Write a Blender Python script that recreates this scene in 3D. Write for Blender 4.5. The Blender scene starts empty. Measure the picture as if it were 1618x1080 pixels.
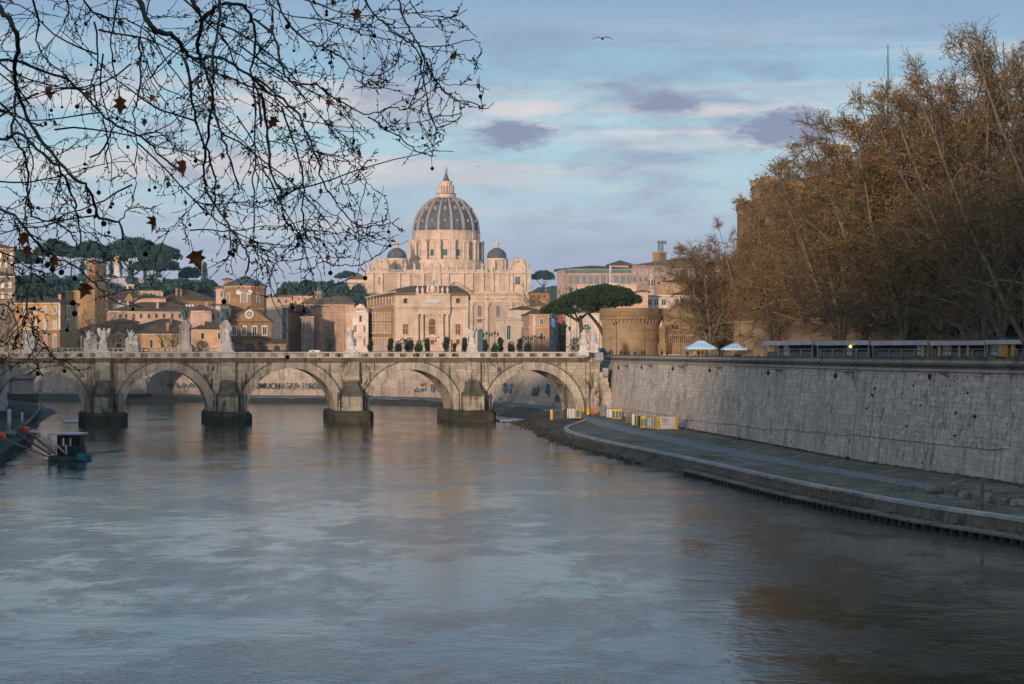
import bpy, math, random
from math import sin, cos, pi, radians, atan, atan2, sqrt
from mathutils import Vector, Matrix
sc = bpy.context.scene
COL = sc.collection
# ------------------------------------------------------------------ camera, sky, sun, exposure
CH = 13.2            # camera height over the water
FP = 3000.0          # focal length in photo pixels (photo 1618 wide)
cam_d = bpy.data.cameras.new('camera'); cam = bpy.data.objects.new('camera', cam_d); COL.objects.link(cam)
cam.location = (0, 0, CH); cam.rotation_euler = (radians(90), 0, 0)
cam_d.sensor_width = 36; cam_d.lens = FP / 1618 * 36; cam_d.shift_y = 15 / 1618
cam_d.clip_start = 0.5; cam_d.clip_end = 12000
sc.camera = cam
sc.view_settings.view_transform = 'Standard'; sc.view_settings.look = 'None'
sc.view_settings.exposure = 0.08; sc.view_settings.gamma = 1
sc.cycles.use_denoising = True
sc.cycles.max_bounces = 6; sc.cycles.volume_bounces = 1
sc.cycles.transparent_max_bounces = 16

SUN_EL, SUN_AZ = radians(6.2), radians(180 + 20)     # azimuth clockwise from +Y: behind the camera, to the left
world = bpy.data.worlds.new('World'); sc.world = world; world.use_nodes = True
def world_nodes():
    nt = world.node_tree; N = nt.nodes; L = nt.links; N.clear()
    def n(t, **k):
        o = N.new(t)
        for a, b in k.items(): setattr(o, a, b)
        return o
    def M(op, a, b=None, c=None, clamp=False):
        o = n('ShaderNodeMath', operation=op); o.use_clamp = clamp
        for i, v in enumerate((a, b, c)):
            if v is None: continue
            if isinstance(v, (int, float)): o.inputs[i].default_value = v
            else: L.new(v, o.inputs[i])
        return o.outputs[0]
    def mix(f, a, b):
        o = n('ShaderNodeMix', data_type='RGBA')
        for s, v in ((o.inputs[0], f), (o.inputs[6], a), (o.inputs[7], b)):
            if isinstance(v, (int, float)): s.default_value = v
            elif isinstance(v, tuple): s.default_value = (*v, 1)
            else: L.new(v, s)
        return o.outputs[2]
    out = n('ShaderNodeOutputWorld')
    sky = n('ShaderNodeTexSky', sky_type='NISHITA'); sky.sun_disc = False
    sky.sun_elevation = SUN_EL; sky.sun_rotation = SUN_AZ; sky.air_density = 1.4; sky.dust_density = 1.5; sky.ozone_density = 2
    tc = n('ShaderNodeTexCoord'); sp = n('ShaderNodeSeparateXYZ'); L.new(tc.outputs['Generated'], sp.inputs[0])
    X, Y, Z = sp.outputs
    az = M('ARCTAN2', X, Y); el = M('ARCSINE', Z)
    cv = n('ShaderNodeCombineXYZ'); L.new(az, cv.inputs[0]); L.new(el, cv.inputs[1])
    def noise(sx, sy, det, rough=.55, off=0, dist=0):
        mp = n('ShaderNodeMapping'); mp.inputs['Scale'].default_value = (sx, sy, 1); mp.inputs['Location'].default_value = (off, off * .7, off)
        L.new(cv.outputs[0], mp.inputs[0]); t = n('ShaderNodeTexNoise'); t.inputs['Scale'].default_value = 1
        t.inputs['Detail'].default_value = det; t.inputs['Roughness'].default_value = rough; t.inputs['Distortion'].default_value = dist
        L.new(mp.outputs[0], t.inputs[0]); return t.outputs[0]
    # veil colour by elevation, edges pushed about by noise
    nz = noise(5, 26, 5, off=2.1)
    e2 = M('ADD', el, M('MULTIPLY', M('SUBTRACT', nz, .5), .05))
    rp = n('ShaderNodeValToRGB'); L.new(M('MULTIPLY', e2, 1 / radians(30)), rp.inputs[0])
    st = [(0, (.37, .40, .56)), (.075, (.38, .44, .60)), (.11, (.40, .52, .67)), (.165, (.44, .62, .73)), (.23, (.40, .64, .76)), (.28, (.31, .52, .69)),
          (.33, (.26, .41, .61)), (.42, (.25, .38, .59)), (.6, (.23, .37, .60)), (1, (.19, .33, .53))]
    cr = rp.color_ramp
    while len(cr.elements) < len(st): cr.elements.new(.5)
    for e, (p, c) in zip(cr.elements, st): e.position = p; e.color = (*c, 1)
    col = rp.outputs[0]
    # pale pink streaks low in the sky
    s1 = noise(3.2, 60, 6, .6, off=5.3, dist=.3)
    band = M('MULTIPLY', M('SUBTRACT', 1, M('ABSOLUTE', M('DIVIDE', M('SUBTRACT', el, radians(6.2)), radians(4.2))), clamp=True), 1.5, clamp=True)
    k1 = M('MULTIPLY', M('MULTIPLY', M('SUBTRACT', s1, .49), 6.5, clamp=True), band, clamp=True)
    col = mix(M('MULTIPLY', k1, .75), col, (.74, .66, .68))
    s2 = noise(7, 30, 7, .64, off=11.2, dist=.3)
    k2 = M('MULTIPLY', M('SUBTRACT', s2, .5), 3.5, clamp=True)
    col = mix(M('MULTIPLY', k2, .65), col, (.29, .40, .57))
    s3 = noise(13, 44, 8, .68, off=20.4, dist=.4); b3 = M('SUBTRACT', 1, M('ABSOLUTE', M('DIVIDE', M('SUBTRACT', el, radians(6.5)), radians(5))), clamp=True)
    col = mix(M('MULTIPLY', M('MULTIPLY', M('MULTIPLY', M('SUBTRACT', s3, .51), 6, clamp=True), M('POWER', b3, .5)), .7), col, (.27, .31, .48))
    # single clouds: (photo px, py, rx, ry, depth of tone, rim of pink above)
    wob = noise(20, 56, 9, .72, off=3.7); wob2 = noise(70, 120, 5, .6, off=8.7)
    d = M('ADD', M('MULTIPLY', M('SUBTRACT', wob, .5), 4.4), M('MULTIPLY', M('SUBTRACT', wob2, .5), 1.0))
    clouds = [(900, 62, 260, 14, .5), (1300, 60, 300, 16, .5), (1100, 100, 120, 8, .4), (930, 175, 60, 10, .6), (1150, 130, 40, 12, .6), (1120, 142, 230, 34, .55), (803, 214, 52, 21, 1.35), (760, 240, 60, 9, .5), (1245, 207, 95, 31, 1.4), (1235, 226, 60, 26, .6), (1235, 113, 62, 20, .85), (1055, 163, 56, 18, 1.3), (985, 148, 75, 24, .9),
              (1060, 125, 80, 18, .5), (640, 150, 95, 48, .9), (590, 182, 110, 30, .6), (590, 366, 60, 24, .7), (1068, 332, 44, 18, .7), (828, 294, 18, 9, .6), (785, 299, 26, 8, .5),
              (1000, 30, 900, 46, .28), (1430, 108, 150, 16, .4), (420, 70, 300, 50, .3), (150, 110, 120, 26, .4), (1105, 290, 90, 10, .3), (700, 240, 120, 14, .35), (250, 300, 200, 20, .35)]
    tot = None
    for (px, py, rx, ry, s) in clouds:
        a0 = atan((px - 809) / FP); e0 = atan((555 - py) / FP * cos(a0))
        q = M('POWER', M('DIVIDE', M('SUBTRACT', az, a0), rx * 1.35 / FP), 2)
        q = M('ADD', q, M('POWER', M('DIVIDE', M('SUBTRACT', el, e0), ry * 1.3 / FP), 2))
        v = M('MULTIPLY', M('ADD', M('SUBTRACT', 1.0, q), M('MULTIPLY', d, 1.1)), s * .62, clamp=True)
        v = M('MULTIPLY', v, s)
        tot = v if tot is None else M('MAXIMUM', tot, v)
    col = mix(M('MULTIPLY', tot, M('ADD', .15, M('MULTIPLY', wob, 1.35), clamp=True), clamp=True), col, (.235, .275, .44))
    rims = [(830, 172, 75, 17), (1180, 208, 260, 5), (1140, 172, 190, 13), (1350, 190, 60, 8), (820, 200, 60, 5), (455, 160, 150, 16), (140, 155, 130, 18)]
    tt = None
    for (px, py, rx, ry) in rims:
        a0 = atan((px - 809) / FP); e0 = atan((555 - py) / FP * cos(a0))
        q = M('POWER', M('DIVIDE', M('SUBTRACT', az, a0), rx / FP), 2)
        q = M('ADD', q, M('POWER', M('DIVIDE', M('SUBTRACT', el, e0), ry / FP), 2))
        v = M('MULTIPLY', M('ADD', M('SUBTRACT', 1.1, q), d), .8, clamp=True)
        tt = v if tt is None else M('MAXIMUM', tt, v)
    col = mix(M('MULTIPLY', M('MULTIPLY', tt, M('SUBTRACT', 1, tot, clamp=True)), .8), col, (.80, .70, .71))
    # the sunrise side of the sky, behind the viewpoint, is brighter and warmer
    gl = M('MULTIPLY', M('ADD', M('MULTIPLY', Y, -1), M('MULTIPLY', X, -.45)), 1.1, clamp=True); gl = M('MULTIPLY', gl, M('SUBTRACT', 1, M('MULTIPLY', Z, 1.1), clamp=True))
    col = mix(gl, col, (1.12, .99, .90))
    b1 = n('ShaderNodeBackground'); b1.inputs[1].default_value = 0.1; L.new(sky.outputs[0], b1.inputs[0])
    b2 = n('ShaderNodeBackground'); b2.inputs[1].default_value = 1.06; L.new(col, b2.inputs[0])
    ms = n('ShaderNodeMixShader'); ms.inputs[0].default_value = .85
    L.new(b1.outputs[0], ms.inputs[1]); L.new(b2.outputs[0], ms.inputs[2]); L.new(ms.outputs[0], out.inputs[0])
world_nodes()
sl = bpy.data.lights.new('sun', 'SUN'); sun = bpy.data.objects.new('sun', sl); COL.objects.link(sun)
sl.energy = 3.6; sl.angle = radians(3); sl.color = (1, .73, .53)
sd = Vector((sin(SUN_AZ) * cos(SUN_EL), cos(SUN_AZ) * cos(SUN_EL), sin(SUN_EL)))
sun.rotation_euler = sd.to_track_quat('Z', 'Y').to_euler()
sun.location = sd * 300

# ------------------------------------------------------------------ helpers
def XW(px, D): return (px - 809) * D / FP
def ZW(py, D): return CH + (555 - py) * D / FP
def GP(px, py, z=0.0):                      # a ground point at height z, measured in the photograph
    D = (CH - z) * FP / (py - 555); return (XW(px, D), D)
def P3(px, py, D): return Vector((XW(px, D), D, ZW(py, D)))

class MB:
    def __init__(s): s.v = []; s.f = []; s.m = []; s.sm = []
    def add(s, vs, fs, mi=0, smooth=False):
        b = len(s.v); s.v.extend([tuple(p) for p in vs])
        for f in fs: s.f.append(tuple(i + b for i in f)); s.m.append(mi); s.sm.append(smooth)
    def hexa(s, p, mi=0):      # p: 4 bottom (ccw) + 4 top
        s.add(p, [(3, 2, 1, 0), (4, 5, 6, 7), (0, 1, 5, 4), (1, 2, 6, 5), (2, 3, 7, 6), (3, 0, 4, 7)], mi)
    def box(s, x0, x1, y0, y1, z0, z1, mi=0):
        s.hexa([(x0, y0, z0), (x1, y0, z0), (x1, y1, z0), (x0, y1, z0), (x0, y0, z1), (x1, y0, z1), (x1, y1, z1), (x0, y1, z1)], mi)
    def prism(s, poly, z0, z1, mi=0, top=None):
        n = len(poly); tp = top or poly
        z0f = z0 if callable(z0) else (lambda x, y: z0); z1f = z1 if callable(z1) else (lambda x, y: z1)
        vs = [(x, y, z0f(x, y)) for x, y in poly] + [(x, y, z1f(x, y)) for x, y in tp]
        fs = [tuple(range(n - 1, -1, -1)), tuple(range(n, 2 * n))] + [(i, (i + 1) % n, n + (i + 1) % n, n + i) for i in range(n)]
        s.add(vs, fs, mi)
    def tube(s, pts, rad, n=5, mi=0, smooth=True, cap=True):
        pts = [Vector(p) for p in pts]; k = len(pts)
        if not isinstance(rad, (list, tuple)): rad = [rad] * k
        vs = []; ref = None
        for i, p in enumerate(pts):
            d = (pts[min(i + 1, k - 1)] - pts[max(i - 1, 0)])
            if d.length < 1e-9: d = Vector((0, 0, 1))
            d.normalize()
            if ref is None: ref = Vector((1, 0, 0)) if abs(d.x) < .8 else Vector((0, 1, 0))
            a = d.cross(ref)
            if a.length < 1e-6: a = d.orthogonal()
            a.normalize(); b = d.cross(a); ref = b.cross(d) if False else ref
            for j in range(n):
                t = 2 * pi * j / n; vs.append(p + (a * cos(t) + b * sin(t)) * rad[i])
        fs = [(i * n + j, i * n + (j + 1) % n, (i + 1) * n + (j + 1) % n, (i + 1) * n + j) for i in range(k - 1) for j in range(n)]
        if cap: fs += [tuple(range(n - 1, -1, -1)), tuple(range((k - 1) * n, k * n))]
        s.add(vs, fs, mi, smooth)
    def lathe(s, cx, cy, prof, n=24, mi=0, smooth=False, a0=0, a1=2 * pi, cap=True):
        full = abs(a1 - a0 - 2 * pi) < 1e-6; m = n if full else n + 1
        vs = [(cx + r * cos(a0 + (a1 - a0) * j / n), cy + r * sin(a0 + (a1 - a0) * j / n), z) for r, z in prof for j in range(m)]
        fs = []
        for i in range(len(prof) - 1):
            for j in range(n):
                j2 = (j + 1) % m; fs.append((i * m + j, i * m + j2, (i + 1) * m + j2, (i + 1) * m + j))
        if cap and full:
            fs.append(tuple(range((len(prof) - 1) * m, len(prof) * m))); fs.append(tuple(range(m - 1, -1, -1)))
        s.add(vs, fs, mi, smooth)
    def ball(s, c, r, n=8, mi=0, sz=1):
        pr = [(max(1e-4, r * sin(pi * i / (n - 1))), c[2] - r * sz * cos(pi * i / (n - 1))) for i in range(n)]
        s.lathe(c[0], c[1], pr, n + 2, mi, True)
    def build(s, name, mats, parent=None, base=None, loc=None):
        if not isinstance(mats, (list, tuple)): mats = [mats]
        me = bpy.data.meshes.new(name); o = bpy.data.objects.new(name, me); COL.objects.link(o)
        off = Vector((0, 0, 0))
        if parent is not None: off = root_loc(parent)
        elif base is None and s.v:
            xs = [p[0] for p in s.v]; ys = [p[1] for p in s.v]; zs = [p[2] for p in s.v]
            off = Vector(((min(xs) + max(xs)) / 2, (min(ys) + max(ys)) / 2, min(zs)))
        elif base is not None: off = Vector(base)
        me.from_pydata([(p[0] - off.x, p[1] - off.y, p[2] - off.z) for p in s.v], [], s.f)
        for m in mats: me.materials.append(m)
        me.polygons.foreach_set('material_index', s.m); me.polygons.foreach_set('use_smooth', s.sm); me.update()
        if parent is not None: o.parent = parent
        else: o.location = off
        return o
def root_loc(o):
    v = Vector(o.location)
    while o.parent: o = o.parent; v += Vector(o.location)
    return v
def thing(name, label, cat, loc, group=None):
    o = bpy.data.objects.new(name, None); COL.objects.link(o); o.location = loc; o.empty_display_size = .3
    o['label'] = label; o['category'] = cat
    if group: o['group'] = group
    return o
def tag(o, label, cat, group=None):
    o['label'] = label; o['category'] = cat
    if group: o['group'] = group
    return o
def struct(o, kind='structure'): o['kind'] = kind; return o
KIDS = {}
def dup(root, loc, rz=0, sc_=None, label=None, group=None):
    r = root.copy(); COL.objects.link(r); r.location = loc; r.rotation_euler = (0, 0, rz)
    if sc_ is not None: r.scale = sc_ if isinstance(sc_, (tuple, list)) else (sc_,) * 3
    if label: r['label'] = label
    if group: r['group'] = group
    def rec(src, dst):
        for ch in [c for c in src.children]:
            c = ch.copy(); COL.objects.link(c); c.parent = dst; rec(ch, c)
    rec(root, r)
    return r
def place(proto, used, loc, rz=0, sc_=None, label=None, group=None):    # first call moves the prototype itself
    if not used:
        used.append(1); proto.location = loc; proto.rotation_euler = (0, 0, rz)
        if sc_ is not None: proto.scale = sc_ if isinstance(sc_, (tuple, list)) else (sc_,) * 3
        if label: proto['label'] = label
        if group: proto['group'] = group
        return proto
    return dup(proto, loc, rz, sc_, label, group)

# ------------------------------------------------------------------ materials
def srgb(r, g, b):
    f = lambda c: (c / 255 / 12.92) if c / 255 <= .04045 else ((c / 255 + .055) / 1.055) ** 2.4
    return (f(r), f(g), f(b))
class NT:
    def __init__(s, name):
        s.m = bpy.data.materials.new(name); s.m.use_nodes = True; s.t = s.m.node_tree; s.N = s.t.nodes; s.L = s.t.links
        s.b = s.N['Principled BSDF']; g = s.N.new('ShaderNodeNewGeometry'); s.pos = g.outputs['Position']; s.geo = g
    def n(s, t, **k):
        o = s.N.new(t)
        for a, b in k.items(): setattr(o, a, b)
        return o
    def M(s, op, a, b=None, c=None, clamp=False):
        o = s.n('ShaderNodeMath', operation=op); o.use_clamp = clamp
        for i, v in enumerate((a, b, c)):
            if v is None: continue
            if isinstance(v, (int, float)): o.inputs[i].default_value = v
            else: s.L.new(v, o.inputs[i])
        return o.outputs[0]
    def mix(s, f, a, b, bt='MIX'):
        o = s.n('ShaderNodeMix', data_type='RGBA'); o.blend_type = bt
        for k, v in ((o.inputs[0], f), (o.inputs[6], a), (o.inputs[7], b)):
            if isinstance(v, (int, float)): k.default_value = v
            elif isinstance(v, tuple): k.default_value = (*v, 1)
            else: s.L.new(v, k)
        return o.outputs[2]
    def map(s, vec, sx=1, sy=1, sz=1, loc=(0, 0, 0), rot=(0, 0, 0)):
        o = s.n('ShaderNodeMapping'); o.inputs['Scale'].default_value = (sx, sy, sz); o.inputs['Location'].default_value = loc
        o.inputs['Rotation'].default_value = rot; s.L.new(vec, o.inputs[0]); return o.outputs[0]
    def noise(s, vec, scale, det=4, rough=.55, dist=0):
        o = s.n('ShaderNodeTexNoise'); o.inputs['Scale'].default_value = scale; o.inputs['Detail'].default_value = det
        o.inputs['Roughness'].default_value = rough; o.inputs['Distortion'].default_value = dist; s.L.new(vec, o.inputs[0]); return o.outputs[0]
    def rgb(s, a):
        o = s.n('ShaderNodeRGB'); o.outputs[0].default_value = (*a, 1); return o.outputs[0]
    def thr(s, v, lo, hi):
        o = s.n('ShaderNodeMapRange'); o.clamp = True; o.interpolation_type = 'SMOOTHSTEP'
        o.inputs[1].default_value = lo; o.inputs[2].default_value = hi; s.L.new(v, o.inputs[0]); return o.outputs[0]
    def uvz(s, kx=1, ky=1):          # (kx*x + ky*y, z) wall coordinates in metres
        sp = s.n('ShaderNodeSeparateXYZ'); s.L.new(s.pos, sp.inputs[0]); c = s.n('ShaderNodeCombineXYZ')
        s.L.new(s.M('ADD', s.M('MULTIPLY', sp.outputs[0], kx), s.M('MULTIPLY', sp.outputs[1], ky)), c.inputs[0]); s.L.new(sp.outputs[2], c.inputs[1])
        s.x, s.y, s.z = sp.outputs; return c.outputs[0]
    def fin(s, col, rough=.85, bump=None, bs=.3, bd=.05, spec=.3, metal=0):
        s.L.new(col, s.b.inputs['Base Color'])
        if isinstance(rough, (int, float)): s.b.inputs['Roughness'].default_value = rough
        else: s.L.new(rough, s.b.inputs['Roughness'])
        s.b.inputs['Specular IOR Level'].default_value = spec; s.b.inputs['Metallic'].default_value = metal
        if bump is not None:
            o = s.n('ShaderNodeBump'); o.inputs['Strength'].default_value = bs; o.inputs['Distance'].default_value = bd
            s.L.new(bump, o.inputs['Height']); s.L.new(o.outputs[0], s.b.inputs['Normal'])
        return s.m
MC = {}
def paint(name, c, rough=.8, var=.25, scale=.6, spec=.3, metal=0):        # plain surface with weathering
    if name in MC: return MC[name]
    t = NT(name); a = tuple(x * (1 - var) for x in c); b = tuple(min(1, x * (1 + var)) for x in c)
    f = t.noise(t.pos, scale, 6, .65)
    col = t.mix(t.thr(f, .35, .65), a, b)
    col = t.mix(t.M('MULTIPLY', t.noise(t.pos, scale * 9, 3), .25), col, a)
    MC[name] = t.fin(col, rough, f, .2, .02, spec, metal); return MC[name]
def plaster(name, c, streak=.35, kx=1, ky=1, sc1=.25):     # house wall: blotches plus rain streaks
    if name in MC: return MC[name]
    t = NT(name); uv = t.uvz(kx, ky)
    a = tuple(x * .8 for x in c); b = tuple(min(1, x * 1.15) for x in c); dk = tuple(x * .5 for x in c)
    col = t.mix(t.thr(t.noise(uv, sc1, 6, .7), .35, .65), a, b)
    st = t.noise(t.map(uv, .9, .09, 1), 1, 5, .7)
    col = t.mix(t.M('MULTIPLY', t.thr(st, .55, .75), streak), col, dk)
    col = t.mix(t.M('MULTIPLY', t.thr(t.noise(uv, 3, 3), .5, .8), .2), col, b)
    MC[name] = t.fin(col, .9, st, .2, .04, .2); return MC[name]
def stone(name, c, bw=1.2, bh=.6, kx=1, ky=0, var=.22, stain=.5, joint=.35, dark=(.03, .032, .028), lowz=None, moss=0, st_scale=.8, holes=0):
    if name in MC: return MC[name]
    t = NT(name); uv = t.uvz(kx, ky)
    wuv = t.n('ShaderNodeVectorMath', operation='ADD'); t.L.new(uv, wuv.inputs[0])
    nv = t.n('ShaderNodeTexNoise'); nv.inputs['Scale'].default_value = .7; t.L.new(uv, nv.inputs[0])
    ms = t.n('ShaderNodeVectorMath', operation='SCALE'); t.L.new(nv.outputs['Color'], ms.inputs[0]); ms.inputs['Scale'].default_value = .12
    t.L.new(ms.outputs[0], wuv.inputs[1])
    br = t.n('ShaderNodeTexBrick'); t.L.new(wuv.outputs[0], br.inputs[0]); br.inputs['Scale'].default_value = 1
    br.inputs['Brick Width'].default_value = bw; br.inputs['Row Height'].default_value = bh; br.inputs['Mortar Size'].default_value = .02
    br.inputs['Mortar Smooth'].default_value = .3; br.inputs['Bias'].default_value = -.1
    a = tuple(x * (1 - var) for x in c); b = tuple(min(1, x * (1 + var)) for x in c)
    br.inputs['Color1'].default_value = (*a, 1); br.inputs['Color2'].default_value = (*b, 1)
    br.inputs['Mortar'].default_value = (*tuple(x * (1 - joint) for x in c), 1)
    col = br.outputs[0]
    big = t.noise(uv, .12, 6, .68, .6)
    col = t.mix(t.M('MULTIPLY', t.thr(big, .42, .66), .6), col, tuple(x * .62 for x in c))
    col = t.mix(t.M('MULTIPLY', t.thr(t.noise(uv, 1.6, 5, .7), .48, .72), .45), col, tuple(min(1, x * 1.25) for x in c))
    st = t.noise(t.map(uv, st_scale, st_scale * .1, 1), 1, 6, .72, .3)
    col = t.mix(t.M('MULTIPLY', t.thr(st, .50, .62), stain), col, tuple(x * .28 for x in c))
    col = t.mix(t.M('MULTIPLY', t.thr(t.noise(t.map(uv, .5, .22, 1, (7, 3, 0)), 1, 7, .75, .5), .53, .63), stain * .9), col, dark)
    if moss: col = t.mix(t.M('MULTIPLY', t.thr(t.noise(uv, .35, 6, .7), .5, .68), moss), col, (.035, .045, .02))
    if lowz is not None:
        k = t.thr(t.M('ADD', t.z, t.M('MULTIPLY', t.noise(uv, .8, 5), 1.6)), lowz + 1.6, lowz + .4)
        ks = t.n('ShaderNodeMath', operation='SUBTRACT'); ks.inputs[0].default_value = 1; t.L.new(t.thr(t.M('ADD', t.z, t.M('MULTIPLY', t.noise(uv, .8, 5), 1.6)), lowz, lowz + 1.6), ks.inputs[1])
        col = t.mix(t.M('MULTIPLY', ks.outputs[0], .9), col, (.02, .022, .016))
    bm = t.M('ADD', t.M('MULTIPLY', br.outputs['Fac'], -1), t.M('MULTIPLY', t.noise(uv, 2.5, 5, .7), 1.2))
    if holes:
        vo = t.n('ShaderNodeTexVoronoi', voronoi_dimensions='2D'); vo.inputs['Scale'].default_value = 1; vo.inputs['Randomness'].default_value = .8
        t.L.new(t.map(uv, 1.15, 1.6, 1), vo.inputs[0])
        jag = t.M('ADD', vo.outputs['Distance'], t.M('MULTIPLY', t.M('SUBTRACT', t.noise(uv, 7, 2), .5), .12))
        hm = t.M('MULTIPLY', t.M('LESS_THAN', jag, .145), t.thr(t.noise(uv, .13, 4), .44, .52))
        sep = t.n('ShaderNodeSeparateColor'); t.L.new(vo.outputs['Color'], sep.inputs[0])
        hm = t.M('MULTIPLY', hm, t.M('GREATER_THAN', sep.outputs[0], .5))
        hm = t.M('MULTIPLY', hm, t.thr(t.z, 3.2, 4.6))
        col = t.mix(t.M('MULTIPLY', hm, .92), col, (.02, .02, .02)); bm = t.M('SUBTRACT', bm, t.M('MULTIPLY', hm, 3))
    MC[name] = t.fin(col, .9, bm, .5, .05, .2); return MC[name]
def leafmat(name, c, c2, scale=.5):
    if name in MC: return MC[name]
    t = NT(name); oi = t.n('ShaderNodeObjectInfo')
    col = t.mix(t.thr(t.noise(t.pos, scale, 3), .35, .65), c, c2)
    col = t.mix(t.M('MULTIPLY', t.noise(t.pos, scale * 8, 2), .5), col, tuple(x * .6 for x in c))
    MC[name] = t.fin(col, .8, None, spec=.15); return MC[name]
def roofmat(name, c):
    if name in MC: return MC[name]
    t = NT(name); uv = t.uvz(1, .6)
    w = t.n('ShaderNodeTexWave'); w.inputs['Scale'].default_value = .9; w.inputs['Distortion'].default_value = .4; t.L.new(uv, w.inputs[0])
    col = t.mix(t.thr(t.noise(t.pos, .4, 6, .7), .35, .65), tuple(x * .7 for x in c), tuple(x * 1.3 for x in c))
    col = t.mix(t.M('MULTIPLY', w.outputs[1], .35), col, tuple(x * .55 for x in c))
    MC[name] = t.fin(col, .9, w.outputs[1], .4, .06, .15); return MC[name]
def emis(name, c, s):
    t = NT(name); t.b.inputs['Emission Color'].default_value = (*c, 1); t.b.inputs['Emission Strength'].default_value = s
    t.b.inputs['Base Color'].default_value = (*c, 1); return t.m

trav = stone('travertine', (.40, .365, .295), 1.5, .62, 1, 0, .26, .95, .6, moss=.22, lowz=1.6)
trav2 = stone('travertine_ring', (.42, .38, .315), .9, 1.4, 1, 0, .2, .6, .6)
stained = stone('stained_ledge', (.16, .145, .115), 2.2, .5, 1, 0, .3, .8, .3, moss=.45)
footing_m = stone('wet_footing', (.07, .068, .048), 1.6, .5, 1, 0, .35, .7, .5, moss=.6)
emb = stone('embankment', (.50, .455, .395), 1.1, .52, 0, 1, .2, .5, .5, st_scale=1.3, holes=1)
emb_far = stone('embankment_far', (.42, .36, .30), 1.3, .6, 1, .4, .12, .5, .3)
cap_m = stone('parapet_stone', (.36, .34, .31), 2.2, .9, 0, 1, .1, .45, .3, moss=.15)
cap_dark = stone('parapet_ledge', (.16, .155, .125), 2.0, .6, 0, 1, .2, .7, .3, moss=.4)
marble = paint('weathered_marble', (.50, .475, .45), .7, .25, .9)
marble_g = paint('grey_marble', (.27, .28, .29), .8, .35, .7)
bronze = paint('green_bronze', (.025, .075, .07), .6, .4, 1.2)
glass = paint('dark_glass', (.025, .045, .055), .18, .3, .3, .6)
glass_b = paint('blue_glass', (.03, .10, .13), .2, .3, .3, .6)
glass_w = paint('pale_glass', (.12, .13, .15), .2, .3, .3, .5)
shut = paint('brown_shutter', (.17, .085, .035), .8, .3, .8)
white_fr = paint('white_trim', (.62, .58, .53), .8, .15, .5)
cream_tr = paint('cream_trim', (.62, .50, .38), .8, .15, .5)
iron = paint('dark_iron', (.025, .027, .027), .6, .3, 2)
steel = paint('grey_steel', (.10, .13, .14), .5, .3, 2)
tile = roofmat('roof_tiles', (.17, .12, .075)); tile_d = roofmat('dark_roof_tiles', (.11, .085, .058)); lead_b = roofmat('lead_blue', (.085, .11, .13))
# ------------------------------------------------------------------ water, ground, banks
def water_mat():
    t = NT('river_water'); p = t.pos
    big = t.noise(t.map(p, .06, .05, 1), 1, 7, .68, .3)        # calm and ruffled patches
    mid = t.noise(t.map(p, .30, .16, 1, (3, 9, 0)), 1, 6, .68, .2)
    patch = t.thr(t.M('ADD', t.M('MULTIPLY', big, .6), t.M('MULTIPLY', mid, .4)), .46, .56)
    h1 = t.noise(t.map(p, .5, .55, 1), 1, 3, .5, 0); h2 = t.noise(t.map(p, 2.0, 2.6, 1), 1, 3, .6, .2)
    h3 = t.noise(t.map(p, .10, .07, 1), 1, 2, .5, 0)
    h = t.M('ADD', t.M('MULTIPLY', h1, .075), t.M('ADD', t.M('MULTIPLY', h2, t.M('ADD', t.M('MULTIPLY', patch, .07), .024)), t.M('MULTIPLY', h3, .10)))
    col = t.mix(patch, (.044, .052, .034), (.030, .040, .030))
    rough = t.M('ADD', t.M('MULTIPLY', patch, .06), .055)
    m = t.fin(col, rough, h, 1, .42, .5); t.b.inputs['IOR'].default_value = 1.34
    return m
mb = MB(); mb.add([(-900, -120, 0), (400, -120, 0), (400, 900, 0), (-900, 900, 0)], [(0, 1, 2, 3)])
struct(mb.build('water', water_mat(), base=(0, 0, 0)))
GZ = 11.6
wall_base = [(62, 30), (56.5, 90), (45.5, 168.6), (40.2, 192), (37.2, 206), (32.3, 247.5), (27, 288), (21.3, 334), (18.4, 360), (17.0, 372)]
far_base = [(9.5, 404), (-1.3, 444), (-17.8, 486), (-42, 504), (-70, 512), (-107, 528), (-160, 560), (-260, 640)]
def offset(pl, d):                        # shift a polyline to its right (looking along it)
    out = []
    for i, p in enumerate(pl):
        a = pl[max(i - 1, 0)]; b = pl[min(i + 1, len(pl) - 1)]; dx, dy = b[0] - a[0], b[1] - a[1]; l = math.hypot(dx, dy)
        out.append((p[0] + dy / l * d, p[1] - dx / l * d))
    return out
right_bank = wall_base + far_base
wt = offset(right_bank, 1.7)
gm = paint('street_paving', (.13, .125, .115), .9, .25, .2)
left_edge = [(-13, -60), (-15, 14), (-27, 60), (-74, 226), (-93, 318), (-97.5, 362), (-112, 420), (-170, 500), (-300, 600), (-900, 800), (-2000, 1100)]
mb = MB()
poly = [(60, -120)] + [(x + .3, y) for x, y in wt] + [(-700, 900), (-1800, 1500), (-3000, 2500), (3000, 2500), (3000, -120)]
mb.add([(x, y, GZ) for x, y in poly], [tuple(range(len(poly) - 1, -1, -1))])
poly = left_edge + [(-3000, 1300), (-3000, -120), (-13, -120)]
mb.add([(x, y, GZ) for x, y in poly], [tuple(range(len(poly)))])
g = struct(mb.build('ground', gm, base=(0, 0, 0)))

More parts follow.
